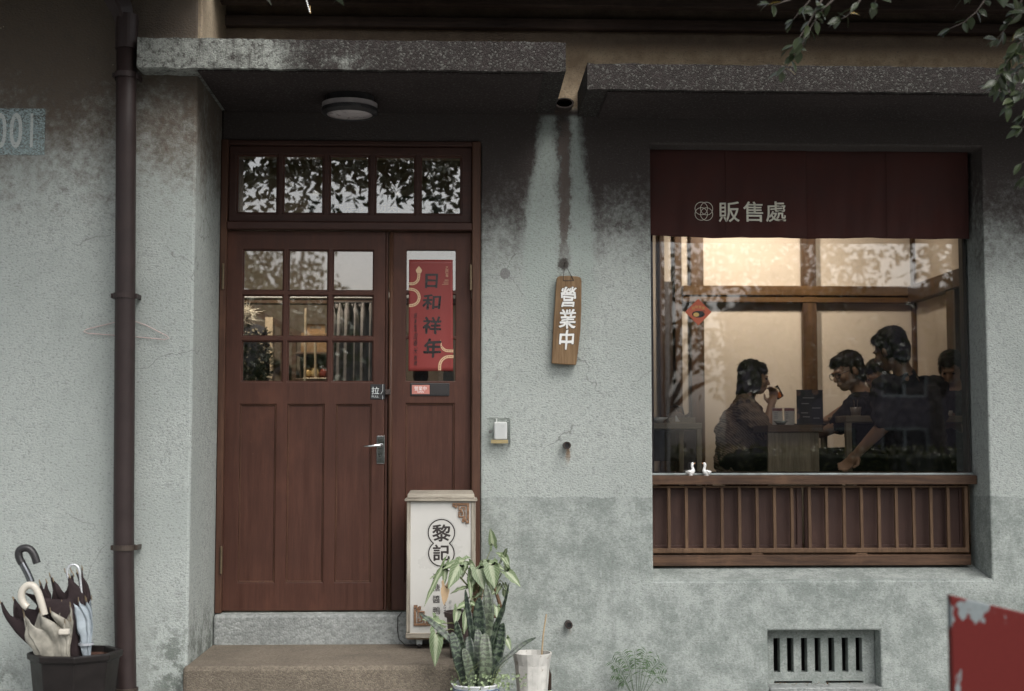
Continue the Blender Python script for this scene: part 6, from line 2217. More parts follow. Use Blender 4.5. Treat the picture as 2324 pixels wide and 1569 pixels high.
for q in (-1, 1):
    G().tube([at(q * (.033 + .025 * math.cos(a)), .108 - 0.006 * abs(math.cos(a)), -.004 + .019 * math.sin(a)) for a in [x * math.pi / 8 for x in range(17)]], 0.0022, 6, cap=False).obj('glasses_rim', BLACK, man)
    G().tube([at(q * .058, .102, .002), at(q * .078, .05, .004), at(q * .082, -.005, .002)], 0.002, 6).obj('glasses_arm', BLACK, man)
G().tube([at(-.009, .110, .002), at(0, .113, .005), at(.009, .110, .002)], 0.002, 6).obj('glasses_bridge', BLACK, man)

# -- diner half hidden behind the standing man, reaching over the table
y3 = 2.15
hc = P(1990, 856, y3)
nb = P(2000, 910, y3)
chest = P(2004, 965, y3)
pel = Vector((PX(2010, y3, 1050), y3, FLOOR_Z + 0.50))
shn, shf = P(1978, 925, y3 - 0.12), P(2035, 925, y3 + 0.1)
eln, wrn = P(1955, 905, y3 - 0.42), P(1893, 942, y3 - 0.55)
body = [('c', pel, chest, 0.13, 0.13), ('c', chest, nb, 0.13, 0.06), ('c', shn, shf, 0.055, 0.055), ('c', shn, eln, 0.046, 0.040), ('c', eln, wrn, 0.040, 0.026),
        ('c', shf, P(2050, 985, y3), 0.046, 0.04), ('c', P(2050, 985, y3), P(2010, 1000, y3 - 0.25), 0.038, 0.027)]
body += hand_prims(wrn, P(1872, 954, y3 - 0.58), (0, 0.2, -1), 0.95, 0.4)
body += hand_prims(P(2010, 1000, y3 - 0.25), P(1995, 1002, y3 - 0.3), (0, 0, -1), 0.95, 0.4)
body += legs_sit(pel, -0.40, y3)
hid, at, _ = person('diner half hidden behind the standing man, bare arm reaching over the table', hc, (-0.55, -0.80, -0.25), 0.95, 'short', HAIR, SK2, nb, body)
blob('shirt', [('c', pel, chest, 0.155, 0.155), ('c', chest, nb + Vector((0, 0, -0.04)), 0.15, 0.07), ('c', shn, shf, 0.075, 0.075), ('c', shn, shn.lerp(eln, 0.45), 0.072, 0.06), ('c', shf, P(2048, 965, y3), 0.07, 0.06)], GRYC, hid, 0.010, 3, rough=0.01, seed=8)
blob('trousers', [('c', p[1], p[2], p[3] + 0.015, p[4] + 0.012) for p in legs_sit(pel, -0.40, y3) if p[4] > 0.035] + [('e', pel, (0.16, 0.18, 0.12))], TRS, hid, 0.012, 3)

# -- standing man seen from behind, bending to the left over the table
y4 = 0.92
hc = P(2020, 793, y4)
nb = P(2052, 852, y4 - 0.02)
chest = P(2068, 925, y4)
waist = P(2082, 1010, y4)
pel = P(2092, 1085, y4)
shl, shr = P(2012, 884, y4 - 0.05), P(2118, 888, y4 + 0.06)
ell_, wrl = P(2004, 968, y4 - 0.10), P(1949, 1026, y4 - 0.02)
elr, wrr = P(2120, 985, y4 + 0.22), P(2085, 1030, y4 + 0.36)
body = [('c', pel, waist, 0.145, 0.135), ('c', waist, chest, 0.135, 0.15), ('c', chest, nb, 0.14, 0.065), ('c', shl, shr, 0.065, 0.065), ('c', shl, ell_, 0.052, 0.044), ('c', ell_, wrl, 0.043, 0.029),
        ('c', shr, elr, 0.052, 0.044), ('c', elr, wrr, 0.041, 0.029)]
body += hand_prims(wrl, P(1930, 1048, y4), (0.3, 0.6, -0.6), 1.05, 0.5)
body += hand_prims(wrr, P(2070, 1045, y4 + 0.42), (0, 0, -1), 1.05, 0.5)
for s in (-1, 1):
    hp_ = Vector((pel.x + s * 0.09, pel.y, pel.z - 0.02))
    body += [('c', hp_, Vector((hp_.x, hp_.y - 0.02, FLOOR_Z + 0.30)), 0.085, 0.062), ('c', Vector((hp_.x, hp_.y - 0.02, FLOOR_Z + 0.30)), Vector((hp_.x, hp_.y - 0.05, FLOOR_Z + 0.05)), 0.058, 0.042), ('c', Vector((hp_.x, hp_.y - 0.05, FLOOR_Z + 0.04)), Vector((hp_.x - 0.03, hp_.y + 0.10, FLOOR_Z + 0.032)), 0.036, 0.03)]
std, at, _ = person('man in a charcoal t-shirt bending over the table, seen from behind', hc, (-0.62, 0.70, -0.32), 1.0, 'short', HAIR, SK2, nb, body, (-0.2, 0, 1), face=False)
shirt = [('c', pel + Vector((0, 0, 0.02)), waist, 0.175, 0.168), ('c', waist, chest, 0.168, 0.178), ('e', P(2072, 925, y4), (0.205, 0.15, 0.17)), ('c', chest, nb + Vector((0.012, 0, -0.03)), 0.165, 0.078), ('c', shl, shr, 0.090, 0.090), ('c', shl, shl.lerp(ell_, 0.82), 0.084, 0.070), ('c', shr, shr.lerp(elr, 0.8), 0.084, 0.07)]
blob('t_shirt', shirt, GRYC, std, 0.010, 3, rough=0.022, seed=12.0)
tr = [('e', pel, (0.18, 0.16, 0.12))]
for s in (-1, 1):
    hp_ = Vector((pel.x + s * 0.09, pel.y, pel.z - 0.02))
    tr += [('c', hp_, Vector((hp_.x, hp_.y - 0.02, FLOOR_Z + 0.30)), 0.10, 0.08), ('c', Vector((hp_.x, hp_.y - 0.02, FLOOR_Z + 0.30)), Vector((hp_.x, hp_.y - 0.05, FLOOR_Z + 0.09)), 0.078, 0.065)]
blob('trousers', tr, TRS, std, 0.012, 3)

# -- diner at the right edge, looking down
y5 = 1.75
hc = P(2158, 838, y5)
nb = P(2168, 892, y5)
chest = P(2172, 950, y5)
pel = Vector((PX(2176, y5, 1050), y5, FLOOR_Z + 0.50))
shn, shf = P(2140, 915, y5 - 0.08), P(2205, 915, y5 + 0.08)
body = [('c', pel, chest, 0.13, 0.13), ('c', chest, nb, 0.13, 0.06), ('c', shn, shf, 0.055, 0.055), ('c', shn, P(2138, 975, y5 - 0.1), 0.046, 0.04), ('c', P(2138, 975, y5 - 0.1), P(2150, 962, y5 - 0.32), 0.038, 0.027),
        ('c', shf, P(2210, 975, y5), 0.046, 0.04), ('c', P(2210, 975, y5), P(2180, 972, y5 - 0.28), 0.038, 0.027)]
body += hand_prims(P(2150, 962, y5 - 0.32), P(2154, 955, y5 - 0.40), (0, 0, -1), 0.95, 0.6)
body += hand_prims(P(2180, 972, y5 - 0.28), P(2172, 970, y5 - 0.35), (0, 0, -1), 0.95, 0.6)
body += legs_sit(pel, -0.40, y5)
rgt, at, _ = person('diner in black at the right edge of the window, looking down', hc, (-0.45, -0.80, -0.40), 0.92, 'short', HAIR, SK2, nb, body)
blob('shirt', [('c', pel, chest, 0.155, 0.16), ('c', chest, nb + Vector((0, 0, -0.03)), 0.15, 0.075), ('c', shn, shf, 0.078, 0.078), ('c', shn, P(2138, 978, y5 - 0.1), 0.075, 0.06), ('c', P(2138, 978, y5 - 0.1), P(2147, 968, y5 - 0.25), 0.06, 0.05), ('c', shf, P(2210, 975, y5), 0.075, 0.06)], BLKC, rgt, 0.010, 3, rough=0.01, seed=18)
blob('trousers', [('c', p[1], p[2], p[3] + 0.015, p[4] + 0.012) for p in legs_sit(pel, -0.40, y5) if p[4] > 0.035] + [('e', pel, (0.16, 0.18, 0.12))], TRS, rgt, 0.012, 3)
for (px_, py_q, lab) in ((pel.x, y5, 'dark stool under the diner at the right edge'), (PX(2010, y3, 1050), y3, 'dark stool under the half hidden diner'), (PX(1995, y2, 1050), y2 + 0.02, 'dark stool under the man with glasses')):
    st_ = thing('stool', lab, 'stool', (px_, py_q, FLOOR_Z), 'stools in the dining room')
    box('seat', DKW, px_ - 0.17, px_ + 0.17, py_q - 0.17, py_q + 0.17, FLOOR_Z + 0.355, FLOOR_Z + 0.385, st_)
    for sx in (-1, 1):
        for sy_q in (-1, 1):
            box('leg', DKW, px_ + sx * 0.14 - 0.015, px_ + sx * 0.14 + 0.015, py_q + sy_q * 0.14 - 0.015, py_q + sy_q * 0.14 + 0.015, FLOOR_Z, FLOOR_Z + 0.354, st_)

# ------------------------------------------------------------------ hall behind the door
HY = 2.75
tag(box('hall_back_wall', plain('hall_plaster', (0.17, 0.135, 0.105), 0.85), -1.6, RX0 - 0.09, HY, HY + 0.08, 0.3, CEIL_Z, bevel=0), kind='structure')
tag(box('hall_side_wall', MATS['hall_plaster'], -1.68, -1.6, 0.31, HY, 0.3, CEIL_Z, bevel=0), kind='structure')
tag(box('hall_floor', FLW, -1.6, RX0 - 0.09, 0.205, HY, SILL_Z - 0.08, SILL_Z - 0.01, bevel=0), kind='structure')
lamp('hall_lamp', 'small hall ceiling lamp behind the door', (PX(640, 1.4, 600), 1.0, 3.2), 95, WARM, (PX(620, 1.9, 800), 1.9, 1.9), R(130))
# hanging board with gold writing seen through the transom
hb = thing('gold_lettered_board', 'dark brown hanging board with gold writing behind the transom window', 'board', P(830, 490, 0.55))
HBM = wood('hanging_board_wood', (0.05, 0.028, 0.018), (0.10, 0.058, 0.036), 'x', 0.8, 0.5)
box('board_face', HBM, PX(700, 0.55, 470), PX(1010, 0.55, 470), 0.55, 0.575, PZ(490, 0.55, 830), PZ(445, 0.55, 830), hb)
for ch_, (ua, ub_) in (('才', (757, 778)), ('是', (783, 810)), ('真', (816, 840)), ('功', (851, 876)), ('夫', (880, 900)), ('!', (903, 907))):
    text(ch_, ua, 461, ub_, 482, 0.55, DGO, hb, 'character', 0.0015, 0.0)
# white beam and dark lintel
ib = thing('hall_lintel', 'dark wooden lintel with white top band across the hall', 'lintel', P(760, 690, 1.5))
box('lintel_beam', HBM, -1.55, RX0 - 0.12, 1.5, 1.58, PZ(690, 1.5, 760), PZ(678, 1.5, 760), ib)
box('white_band', WHITE, -1.55, RX0 - 0.12, 1.49, 1.50 - 0.001, PZ(677, 1.5, 760), PZ(664, 1.5, 760), ib)
dg_ = thing('stair_rail', 'dark diagonal stair rail on the left of the hall', 'rail', P(600, 760, 2.3))
G().prism([(P(560, 690, 2.3).x, P(560, 690, 2.3).z), (P(560, 706, 2.3).x, P(560, 706, 2.3).z), (P(750, 805, 2.3).x, P(750, 805, 2.3).z), (P(750, 789, 2.3).x, P(750, 789, 2.3).z)], 2.3, 2.36).obj('rail_board', HBM, dg_)
for uu in (610, 636, 662, 720):
    zt_ = P(uu, 700 + (uu - 560) * 0.52, 2.3).z
    box('baluster', HBM, PX(uu, 2.3, 800), PX(uu, 2.3, 800) + 0.03, 2.31, 2.35, SILL_Z, zt_ - 0.02, dg_)
# leafy costume on a stand with a white plume
lcx, lcy = PX(572, 1.15, 800), 1.15
lc_ = thing('leaf_costume', 'leafy patchwork costume with white plume on a stand behind the left door panes', 'costume', (lcx, lcy, SILL_Z))
G().lathe([(0.02, SILL_Z), (0.10, SILL_Z + 0.3), (0.105, PZ(770, 1.15, 572)), (0.08, PZ(745, 1.15, 572)), (0.03, PZ(736, 1.15, 572))], lcx, lcy, 20).obj('stand_body', BLKC, lc_, smooth=True)
LFC = plain('costume_leaf', (0.22, 0.19, 0.13), 0.6, var=0.85, scale=45)
g = G()
zt_, zb_ = PZ(748, 1.15, 572), PZ(880, 1.15, 572)
for _ in range(420):
    a = RND.uniform(math.pi, 2 * math.pi)
    z = RND.uniform(zb_, zt_)
    r = 0.112 - 0.03 * max(0, (z - zt_ + 0.05) / 0.05)
    p = Vector((lcx + r * math.cos(a), lcy + r * math.sin(a), z))
    out_ = Vector((math.cos(a), math.sin(a), 0))
    d_ = (Vector((RND.uniform(-1, 1), RND.uniform(-1, 1), RND.uniform(-1, 1))) + out_ * 0.4).normalized()
    n_ = d_.cross(out_ + Vector((0.01, 0, 0.02))).normalized()
    L = RND.uniform(0.018, 0.032)
    g.add([p, p + d_ * L * 0.5 + n_ * L * 0.3, p + d_ * L + out_ * 0.008, p + d_ * L * 0.5 - n_ * L * 0.3], [(0, 1, 2, 3)])
g.obj('leaf_patches', LFC, lc_, fix=False, kind='stuff')
g = G()
pc_ = P(560, 712, 1.1)
for _ in range(260):
    d_ = Vector((RND.gauss(0.2, 0.6), RND.gauss(0, 0.5), RND.gauss(0.1, 0.6))).normalized()
    L = RND.uniform(0.03, 0.075)
    n_ = d_.orthogonal().normalized() * 0.002
    p = pc_ + Vector((RND.gauss(0, 0.018), RND.gauss(0, 0.015), RND.gauss(0, 0.018)))
    g.add([p - n_, p + d_ * L - Vector((0, 0, 0.01)), p + n_], [(0, 1, 2)])
g.obj('plume', plain('white_feather', (0.72, 0.66, 0.55), 0.8), lc_, fix=False, kind='stuff')
G().tube([P(556, 740, 1.1), P(556, 758, 1.1)], [0.03, 0.012], 12).obj('cup', WHITE, lc_)
G().tube([P(548, 760, 1.09), P(556, 756, 1.06), P(566, 760, 1.09), P(560, 764, 1.08)], 0.006, 8).obj('red_ribbon', plain('ribbon_red', (0.35, 0.04, 0.025), 0.6), lc_)
# pale post and easel with carton
G().box(PX(601, 1.5, 800), PX(618, 1.5, 800), 1.5, 1.56, SILL_Z, PZ(720, 1.5, 610)).obj('pale_post', plain('pale_wood', (0.50, 0.40, 0.28), 0.6), label='pale wooden post behind the left door panes', cat='post')
es = thing('easel', 'pale wooden easel with two poles behind the middle door panes', 'easel', P(712, 900, 1.3))
PLW = MATS['pale_wood']
for (ua, va, ub_) in ((694, 700, 690), (715, 765, 728)):
    G().tube([P(ua, va, 1.3), Vector((PX(ub_, 1.25, 900), 1.25, SILL_Z))], 0.008, 8).obj('pole', PLW, es)
box('shelf', PLW, PX(688, 1.3, 858), PX(745, 1.3, 858), 1.28, 1.42, PZ(862, 1.3, 710), PZ(858, 1.3, 710), es)
ct = thing('carton', 'brown cardboard carry carton with a handle slot behind the middle door panes', 'box', P(713, 768, 1.55))
KRF = plain('kraft_card', (0.26, 0.155, 0.075), 0.8)
cx0, cx1 = PX(683, 1.5, 760), PX(742, 1.5, 760)
box('carton_body', KRF, cx0, cx1, 1.5, 1.68, PZ(800, 1.5, 712), PZ(756, 1.5, 712), ct, bevel=0.002)
zz0, zz1 = PZ(755, 1.5, 712), PZ(733, 1.5, 712)
hxm = (cx0 + cx1) / 2
G().slab(cx0 + 0.02, cx1 - 0.02, zz0, zz1, [(hxm - 0.035, hxm + 0.035, zz1 - 0.03, zz1 - 0.015)], 1.585, 1.592).obj('carton_handle', KRF, ct)
crt = thing('shelf_unit', 'dark shelf unit carrying the carton and jars in the hall', 'shelf', (PX(712, 1.6, 900), 1.6, SILL_Z))
box('upper_shelf', HBM, cx0 - 0.03, cx1 + 0.03, 1.46, 1.72, PZ(806, 1.5, 712), PZ(801, 1.5, 712), crt)
box('back', HBM, cx0 - 0.03, cx1 + 0.03, 1.721, 1.735, SILL_Z, PZ(801, 1.5, 712), crt)
box('lower_shelf', HBM, cx0 - 0.03, cx1 + 0.03, 1.46, 1.72, PZ(866, 1.5, 712), PZ(860, 1.5, 712), crt)
for i_, (uu, col, hh, lab) in enumerate(((700, (0.45, 0.30, 0.12), 26, 'small gold tin on the hall shelf, left of the jars'), (716, (0.55, 0.42, 0.22), 34, 'pale gold jar on the hall shelf, middle one'), (735, (0.22, 0.04, 0.025), 30, 'red box jar on the hall shelf, right one'))):
    z0_ = PZ(860, 1.5, 712) + 0.001
    jr = G().lathe([(0.024, z0_), (0.030, z0_ + 0.02), (0.028, z0_ + hh / 378 * 0.7), (0.014, z0_ + hh / 378 * 0.85), (0.016, z0_ + hh / 378)], PX(uu, 1.52, 840), 1.52, 18).obj('jar', plain('jar_%d' % i_, col, 0.25, metal=0.3), smooth=True, label=lab, cat='jar', group='jars on the hall shelf')
# grey curtain behind the right column of panes
cu_ = thing('hall_curtain', 'grey brown hanging curtain with folds behind the right door panes', 'curtain', (PX(800, 1.3, 900), 1.3, SILL_Z + 0.05))
CUR = plain('curtain_cloth', (0.16, 0.145, 0.14), 0.8, var=0.25, scale=10)
xa, xb_ = PX(757, 1.3, 780), PX(905, 1.3, 780)
G().sheet(lambda s, t: (xa + (xb_ - xa) * s, 1.3 + 0.018 * math.sin(s * 52 + 0.6 * math.sin(t * 3)) + 0.01 * math.sin(s * 23), SILL_Z + 0.06 + (PZ(688, 1.3, 800) - SILL_Z - 0.06) * t), 110, 8, 0.002).obj('cloth', CUR, cu_, smooth=True)
G().tube([(xa - 0.03, 1.3, PZ(687, 1.3, 800)), (xb_ + 0.03, 1.3, PZ(687, 1.3, 800))], 0.008, 8).obj('rod', IRON, cu_)
# jar and broom head low behind the poster
jx = PX(960, 0.6, 860)
tb_ = thing('hall_counter', 'narrow dark counter behind the red poster', 'counter', (PX(980, 0.6, 900), 0.65, SILL_Z))
box('counter_top', HBM, PX(915, 0.55, 868), PX(1040, 0.55, 868), 0.5, 0.8, PZ(872, 0.55, 980), PZ(867, 0.55, 980), tb_)
box('counter_leg', HBM, PX(915, 0.55, 868) + 0.01, PX(1040, 0.55, 868) - 0.01, 0.7, 0.72, SILL_Z, PZ(873, 0.55, 980), tb_)
zc_ = PZ(867, 0.55, 980) + 0.001
G().lathe([(0.03, zc_), (0.045, zc_ + 0.03), (0.04, zc_ + 0.08), (0.045, zc_ + 0.1)], PX(955, 0.65, 850), 0.65, 20).obj('amber_jar', plain('amber_glaze', (0.24, 0.12, 0.05), 0.25), smooth=True, label='amber glazed jar behind the lower edge of the red poster', cat='jar')
G().lathe([(0.03, zc_), (0.03, zc_ + 0.05), (0.018, zc_ + 0.075), (0.004, zc_ + 0.085)], PX(1018, 0.62, 850), 0.62, 14).obj('bristle_brush', plain('bristle', (0.45, 0.37, 0.24), 0.8, bump=0.5), label='pale bristle brush standing behind the right edge of the red poster', cat='brush')
# ------------------------------------------------------------------ ficus hanging over the facade
def leaf_mesh(name, L, W, m, bend=0.1):
    ts = [0, 0.12, 0.3, 0.52, 0.75, 0.92, 1.0]
    ws = [0.05, 0.55, 0.92, 1.0, 0.68, 0.22, 0.0]
    vs, fs = [], []
    for t, w_ in zip(ts, ws):
        for s in (-1, 0, 1):
            vs.append((s * w_ * W, 0.16 * abs(s) * w_ * W, L * t) if False else (s * w_ * W, -bend * L * t * t + 0.28 * abs(s) * w_ * W, L * t))
    for i_ in range(len(ts) - 1):
        for q in range(2):
            a = i_ * 3 + q
            fs.append((a, a + 1, a + 4, a + 3))
    me = bpy.data.meshes.new(name)
    me.from_pydata(vs, [], fs)
    me.shade_smooth()
    me.materials.append(m)
    return me


def leaf_mat(name, a, b2, rough=0.3):
    m, t, b = new_mat(name)
    k = NT(t)
    oi = k.n('ShaderNodeObjectInfo').outputs['Random']
    n = k.noise(k.pos(), 30.0, 2.0)
    c = k.mix(k.math('MULTIPLY', k.math('ADD', oi, n), 0.5), a, b2)
    k.set(b, 'Base Color', c)
    b.inputs['Roughness'].default_value = rough
    MATS[name] = m
    return m


FIC = leaf_mat('ficus_leaf', (0.024, 0.040, 0.017), (0.068, 0.084, 0.036))
FICY = leaf_mat('ficus_leaf_yellow', (0.30, 0.20, 0.03), (0.36, 0.25, 0.05))
BARK = plain('grey_bark', (0.16, 0.135, 0.12), 0.85, var=0.3, bump=0.5, bscale=30)
TWIG = plain('grey_twig', (0.20, 0.165, 0.145), 0.75, var=0.25)
FL = [leaf_mesh('ficus_leaf_%s' % n, L, W, FIC, b_) for n, L, W, b_ in (('a', 0.058, 0.0145, 0.12), ('b', 0.050, 0.0150, 0.05), ('c', 0.064, 0.0125, 0.2))]
FLY = leaf_mesh('ficus_leaf_d', 0.056, 0.012, FICY, 0.2)
tx, ty_ = 4.1, -2.5
fic = thing('ficus_tree', 'ficus tree whose leafy twigs hang into the upper right corner', 'tree', (tx, ty_, GZ))
G().tube([(tx, ty_, GZ), (tx - 0.05, ty_, 1.5), (tx + 0.05, ty_ + 0.1, 2.9), (tx - 0.1, ty_ + 0.1, 4.0), (tx - 0.4, ty_, 5.2)], [0.20, 0.16, 0.14, 0.11, 0.05], 14).obj('trunk', BARK, fic, smooth=True)
HUB = Vector((tx - 0.05, ty_ + 0.1, 3.3))
YT = -1.9
twigs = [[(1900, -60), (1865, 0), (1829, 63), (1807, 97), (1795, 108)],
         [(1915, -40), (1890, 0), (1863, 26), (1839, 64), (1820, 100)],
         [(1839, 64), (1811, 117), (1791, 144), (1773, 163)],
         [(1850, -35), (1791, 0), (1761, 10), (1742, 10)],
         [(1975, -45), (1952, 0), (1934, 25), (1920, 38), (1904, 45)],
         [(2000, -40), (1990, -8), (1984, 13)],
         [(2250, -40), (2235, 0), (2216, 27), (2189, 50), (2156, 65)],
         [(2335, -50), (2319, 0), (2297, 41), (2276, 73), (2262, 89)],
         [(2400, 60), (2350, 75), (2310, 100), (2280, 150), (2262, 185)],
         [(2400, 90), (2345, 120), (2310, 160), (2275, 210), (2255, 200)],
         [(2410, 130), (2350, 170), (2320, 200), (2290, 240)],
         [(2400, 40), (2345, 45), (2315, 75), (2300, 120)],
         [(2420, 190), (2350, 230), (2322, 262)],
         [(2420, 230), (2345, 280), (2318, 290)],
         [(2420, 300), (2350, 345), (2318, 372)],
         [(2420, 330), (2350, 380), (2322, 405)],
         [(1855, -30), (1835, 5), (1812, 30), (1800, 45)],
         [(2420, 10), (2350, 20), (2318, 30), (2300, 20)]]
LR = random.Random(21)


def place_leaf(p, d, up, me, parent, s, name='leaf'):
    o = bpy.data.objects.new(name, me)
    C.objects.link(o)
    o.parent = parent
    z = d.normalized()
    y = (up - z * up.dot(z))
    if y.length < 1e-3:
        y = z.orthogonal()
    y.normalize()
    x = y.cross(z)
    m4 = Matrix(((x.x, y.x, z.x, 0), (x.y, y.y, z.y, 0), (x.z, y.z, z.z, 0), (0, 0, 0, 1)))
    o.matrix_local = Matrix.Translation(p - WL[parent.name]) @ m4 @ Matrix.Scale(s, 4)


dense = {8, 9, 10, 11, 17}
for ti, tw_ in enumerate(twigs):
    y0 = YT + LR.uniform(-0.12, 0.12)
    pts = [P(u, v, y0 + 0.03 * i_) for i_, (u, v) in enumerate(tw_)]
    n = len(pts)
    root = [] if ti == 2 else [Vector((3.2, -1.8, 3.35)) if tw_[0][0] >= 2335 else Vector((1.75, -1.9, 3.4))]
    if root:
        root.append(root[0].lerp(pts[0], 0.5) + Vector((0, 0, 0.05)))
    rad_ = [0.007, 0.0058][:len(root)] + [0.0046 - 0.0034 * i_ / (n - 1) for i_ in range(n)]
    br = G().tube(root + pts, rad_, 6).obj('branch', TWIG, fic, smooth=True)
    # leaves
    step = 0.012 if ti in dense else 0.017
    for a, b2 in zip(pts[1:] if ti != 2 else pts, pts[2:] if ti != 2 else pts[1:]):
        L = (b2 - a).length
        k_ = max(1, int(L / step))
        for q in range(k_):
            if LR.random() < 0.22 and ti not in dense:
                continue
            p = a.lerp(b2, (q + LR.random()) / k_)
            tg = (b2 - a).normalized()
            sd = Vector((LR.uniform(-1, 1), LR.uniform(-0.9, 0.5), LR.uniform(-1.0, 0.4))).normalized()
            d_ = (tg * 0.55 + sd * 0.9).normalized()
            if ti in (7, 8, 9, 10, 11):
                d_ = (d_ + Vector((-0.5, 0, -0.25))).normalized()
            up = (Vector((LR.uniform(-0.6, 0.6), -0.5, LR.uniform(0.1, 1.0)))).normalized()
            me = FLY if LR.random() < 0.025 else LR.choice(FL)
            place_leaf(p, d_, up, me, br, LR.uniform(0.8, 1.15))
    for q in range(3):
        tg = (pts[-1] - pts[-2]).normalized()
        d_ = (tg + Vector((LR.uniform(-.8, .8), LR.uniform(-.5, .5), LR.uniform(-.8, .5)))).normalized()
        place_leaf(pts[-1], d_, Vector((0, -0.6, 0.7)), LR.choice(FL), br, LR.uniform(0.75, 1.05))
# limbs over the facade (above the picture) and the rest of the crown
limbs = [[HUB, (3.0, -2.3, 3.9), (1.6, -2.1, 4.0), (0.2, -2.2, 3.9), (-1.6, -2.3, 3.8)],
         [HUB, (3.2, -2.0, 3.6), (2.4, -1.9, 3.55), (1.75, -1.9, 3.4)],
         [HUB, (3.3, -3.0, 4.2), (1.8, -3.6, 4.7), (0.0, -3.9, 4.8)],
         [HUB, (4.4, -1.8, 3.4), (3.6, -1.7, 3.2), (2.9, -1.85, 3.1)],
         [(0.2, -3.9, 4.8), (-0.4, -4.0, 4.2), (-1.0, -4.05, 3.8), (-1.7, -4.0, 3.6)],
         [(-0.2, -3.95, 4.4), (-0.15, -4.0, 3.9), (-0.1, -4.0, 3.5)],
         [HUB, (4.6, -2.2, 4.4), (5.4, -2.3, 5.0)],
         [HUB, (3.2, -2.9, 4.6), (1.8, -3.0, 5.4), (-0.6, -3.2, 5.6)]]
for L_ in limbs:
    pts = [Vector(p) for p in L_]
    q = [pts[0]]
    for a, b2 in zip(pts, pts[1:]):
        q += [a.lerp(b2, 0.25), a.lerp(b2, 0.75)]
    q.append(pts[-1])
    ok = []
    G().tube(q, [max(0.012, 0.07 * (1 - i_ / len(q))) for i_ in range(len(q))], 8).obj('limb', BARK, fic, smooth=True)


def leaf_cloud(name, m, parent, centres, n, size, seed, keep=None, droop=0.4):
    rr = random.Random(seed)
    vs = []
    tot = sum(c[1] ** 2 * c[2] for c in centres)
    for (c, r, rz) in centres:
        c = Vector(c)
        k_ = int(n * (r * r * rz) / tot)
        for _ in range(k_):
            while True:
                p = Vector((rr.uniform(-1, 1), rr.uniform(-1, 1), rr.uniform(-1, 1)))
                if 0.15 < p.length < 1:
                    break
            p = Vector((p.x * r, p.y * r, p.z * rz)) + c
            if keep and not keep(p):
                continue
            d_ = Vector((rr.gauss(0, 1), rr.gauss(0, 1), rr.gauss(-droop, 0.8))).normalized()
            sd = d_.cross(Vector((rr.gauss(0, 1), rr.gauss(0, 1), rr.gauss(0, 1)))).normalized()
            s = size * rr.uniform(0.7, 1.25)
            vs += [p, p + d_ * s * 0.45 + sd * s * 0.24, p + d_ * s, p + d_ * s * 0.45 - sd * s * 0.24]
    fs = [(i_, i_ + 1, i_ + 2, i_ + 3) for i_ in range(0, len(vs), 4)]
    g = G()
    g.v = [tuple(v) for v in vs]
    g.f = fs
    return g.obj(name, m, parent, fix=False, kind='stuff')


def above_picture(p):
    q = proj(p)
    if q is None:
        return True
    return q[1] < -14 or q[0] > 2345 or q[0] < -40


cen = [((-0.20, -3.0, 3.42), 0.30, 0.26), ((-0.45, -2.3, 3.42), 0.28, 0.24), ((-1.55, -4.0, 3.48), 0.34, 0.27), ((-1.05, -4.1, 3.55), 0.34, 0.26), ((-0.55, -4.0, 3.62), 0.24, 0.2), ((-0.12, -4.0, 3.5), 0.26, 0.28), ((-1.2, -2.15, 3.52), 0.45, 0.34), ((-0.6, -2.0, 3.46), 0.40, 0.30), ((-0.15, -2.1, 3.55), 0.36, 0.34), ((-0.9, -2.6, 3.6), 0.5, 0.34), ((-0.25, -2.5, 3.5), 0.36, 0.30), ((-1.5, -2.6, 3.55), 0.4, 0.3), ((-1.9, -2.3, 3.7), 0.5, 0.35), ((1.2, -2.1, 3.75), 0.55, 0.40), ((2.2, -2.0, 3.65), 0.6, 0.5),
       ((3.2, -2.0, 3.5), 0.6, 0.6), ((3.8, -2.6, 4.6), 0.9, 0.6), ((2.0, -3.4, 4.9), 0.8, 0.5), ((0.2, -3.8, 4.9), 0.7, 0.4), ((-0.6, -3.2, 5.5), 0.8, 0.4), ((5.2, -2.3, 4.9), 0.8, 0.6)]
leaf_cloud('foliage', FIC, fic, cen, 17500, 0.082, 5, above_picture)

# ------------------------------------------------------------------ across the street (mirrored in the glass)
FAR = leaf_mat('street_tree_leaf', (0.035, 0.055, 0.02), (0.10, 0.115, 0.045), 0.5)
HEDGE = leaf_mat('hedge_leaf', (0.06, 0.075, 0.02), (0.15, 0.15, 0.05), 0.5)


def street_tree(lab, x, y, h, r, n, seed):
    t_ = thing('street_tree', lab, 'tree', (x, y, 0.06), 'trees across the street')
    rr = random.Random(seed)
    G().tube([(x, y, 0.06), (x + rr.uniform(-.2, .2), y, h * 0.4), (x + rr.uniform(-.4, .4), y, h * 0.8)], [0.16, 0.11, 0.04], 10).obj('trunk', BARK, t_, smooth=True)
    cs = []
    for _ in range(9):
        a = rr.uniform(0, 6.28)
        d_ = rr.uniform(0.1, 0.75) * r
        c = (x + d_ * math.cos(a), y + d_ * math.sin(a), h * rr.uniform(0.5, 0.95))
        cs.append((c, r * rr.uniform(0.32, 0.5), r * rr.uniform(0.25, 0.4)))
        G().tube([(x, y, h * 0.38), ((x + c[0]) / 2, (y + c[1]) / 2, (h * 0.45 + c[2]) / 2), c], [0.06, 0.04, 0.015], 6).obj('limb', BARK, t_, smooth=True)
    leaf_cloud('crown', FAR, t_, cs, n, 0.16, seed + 1)


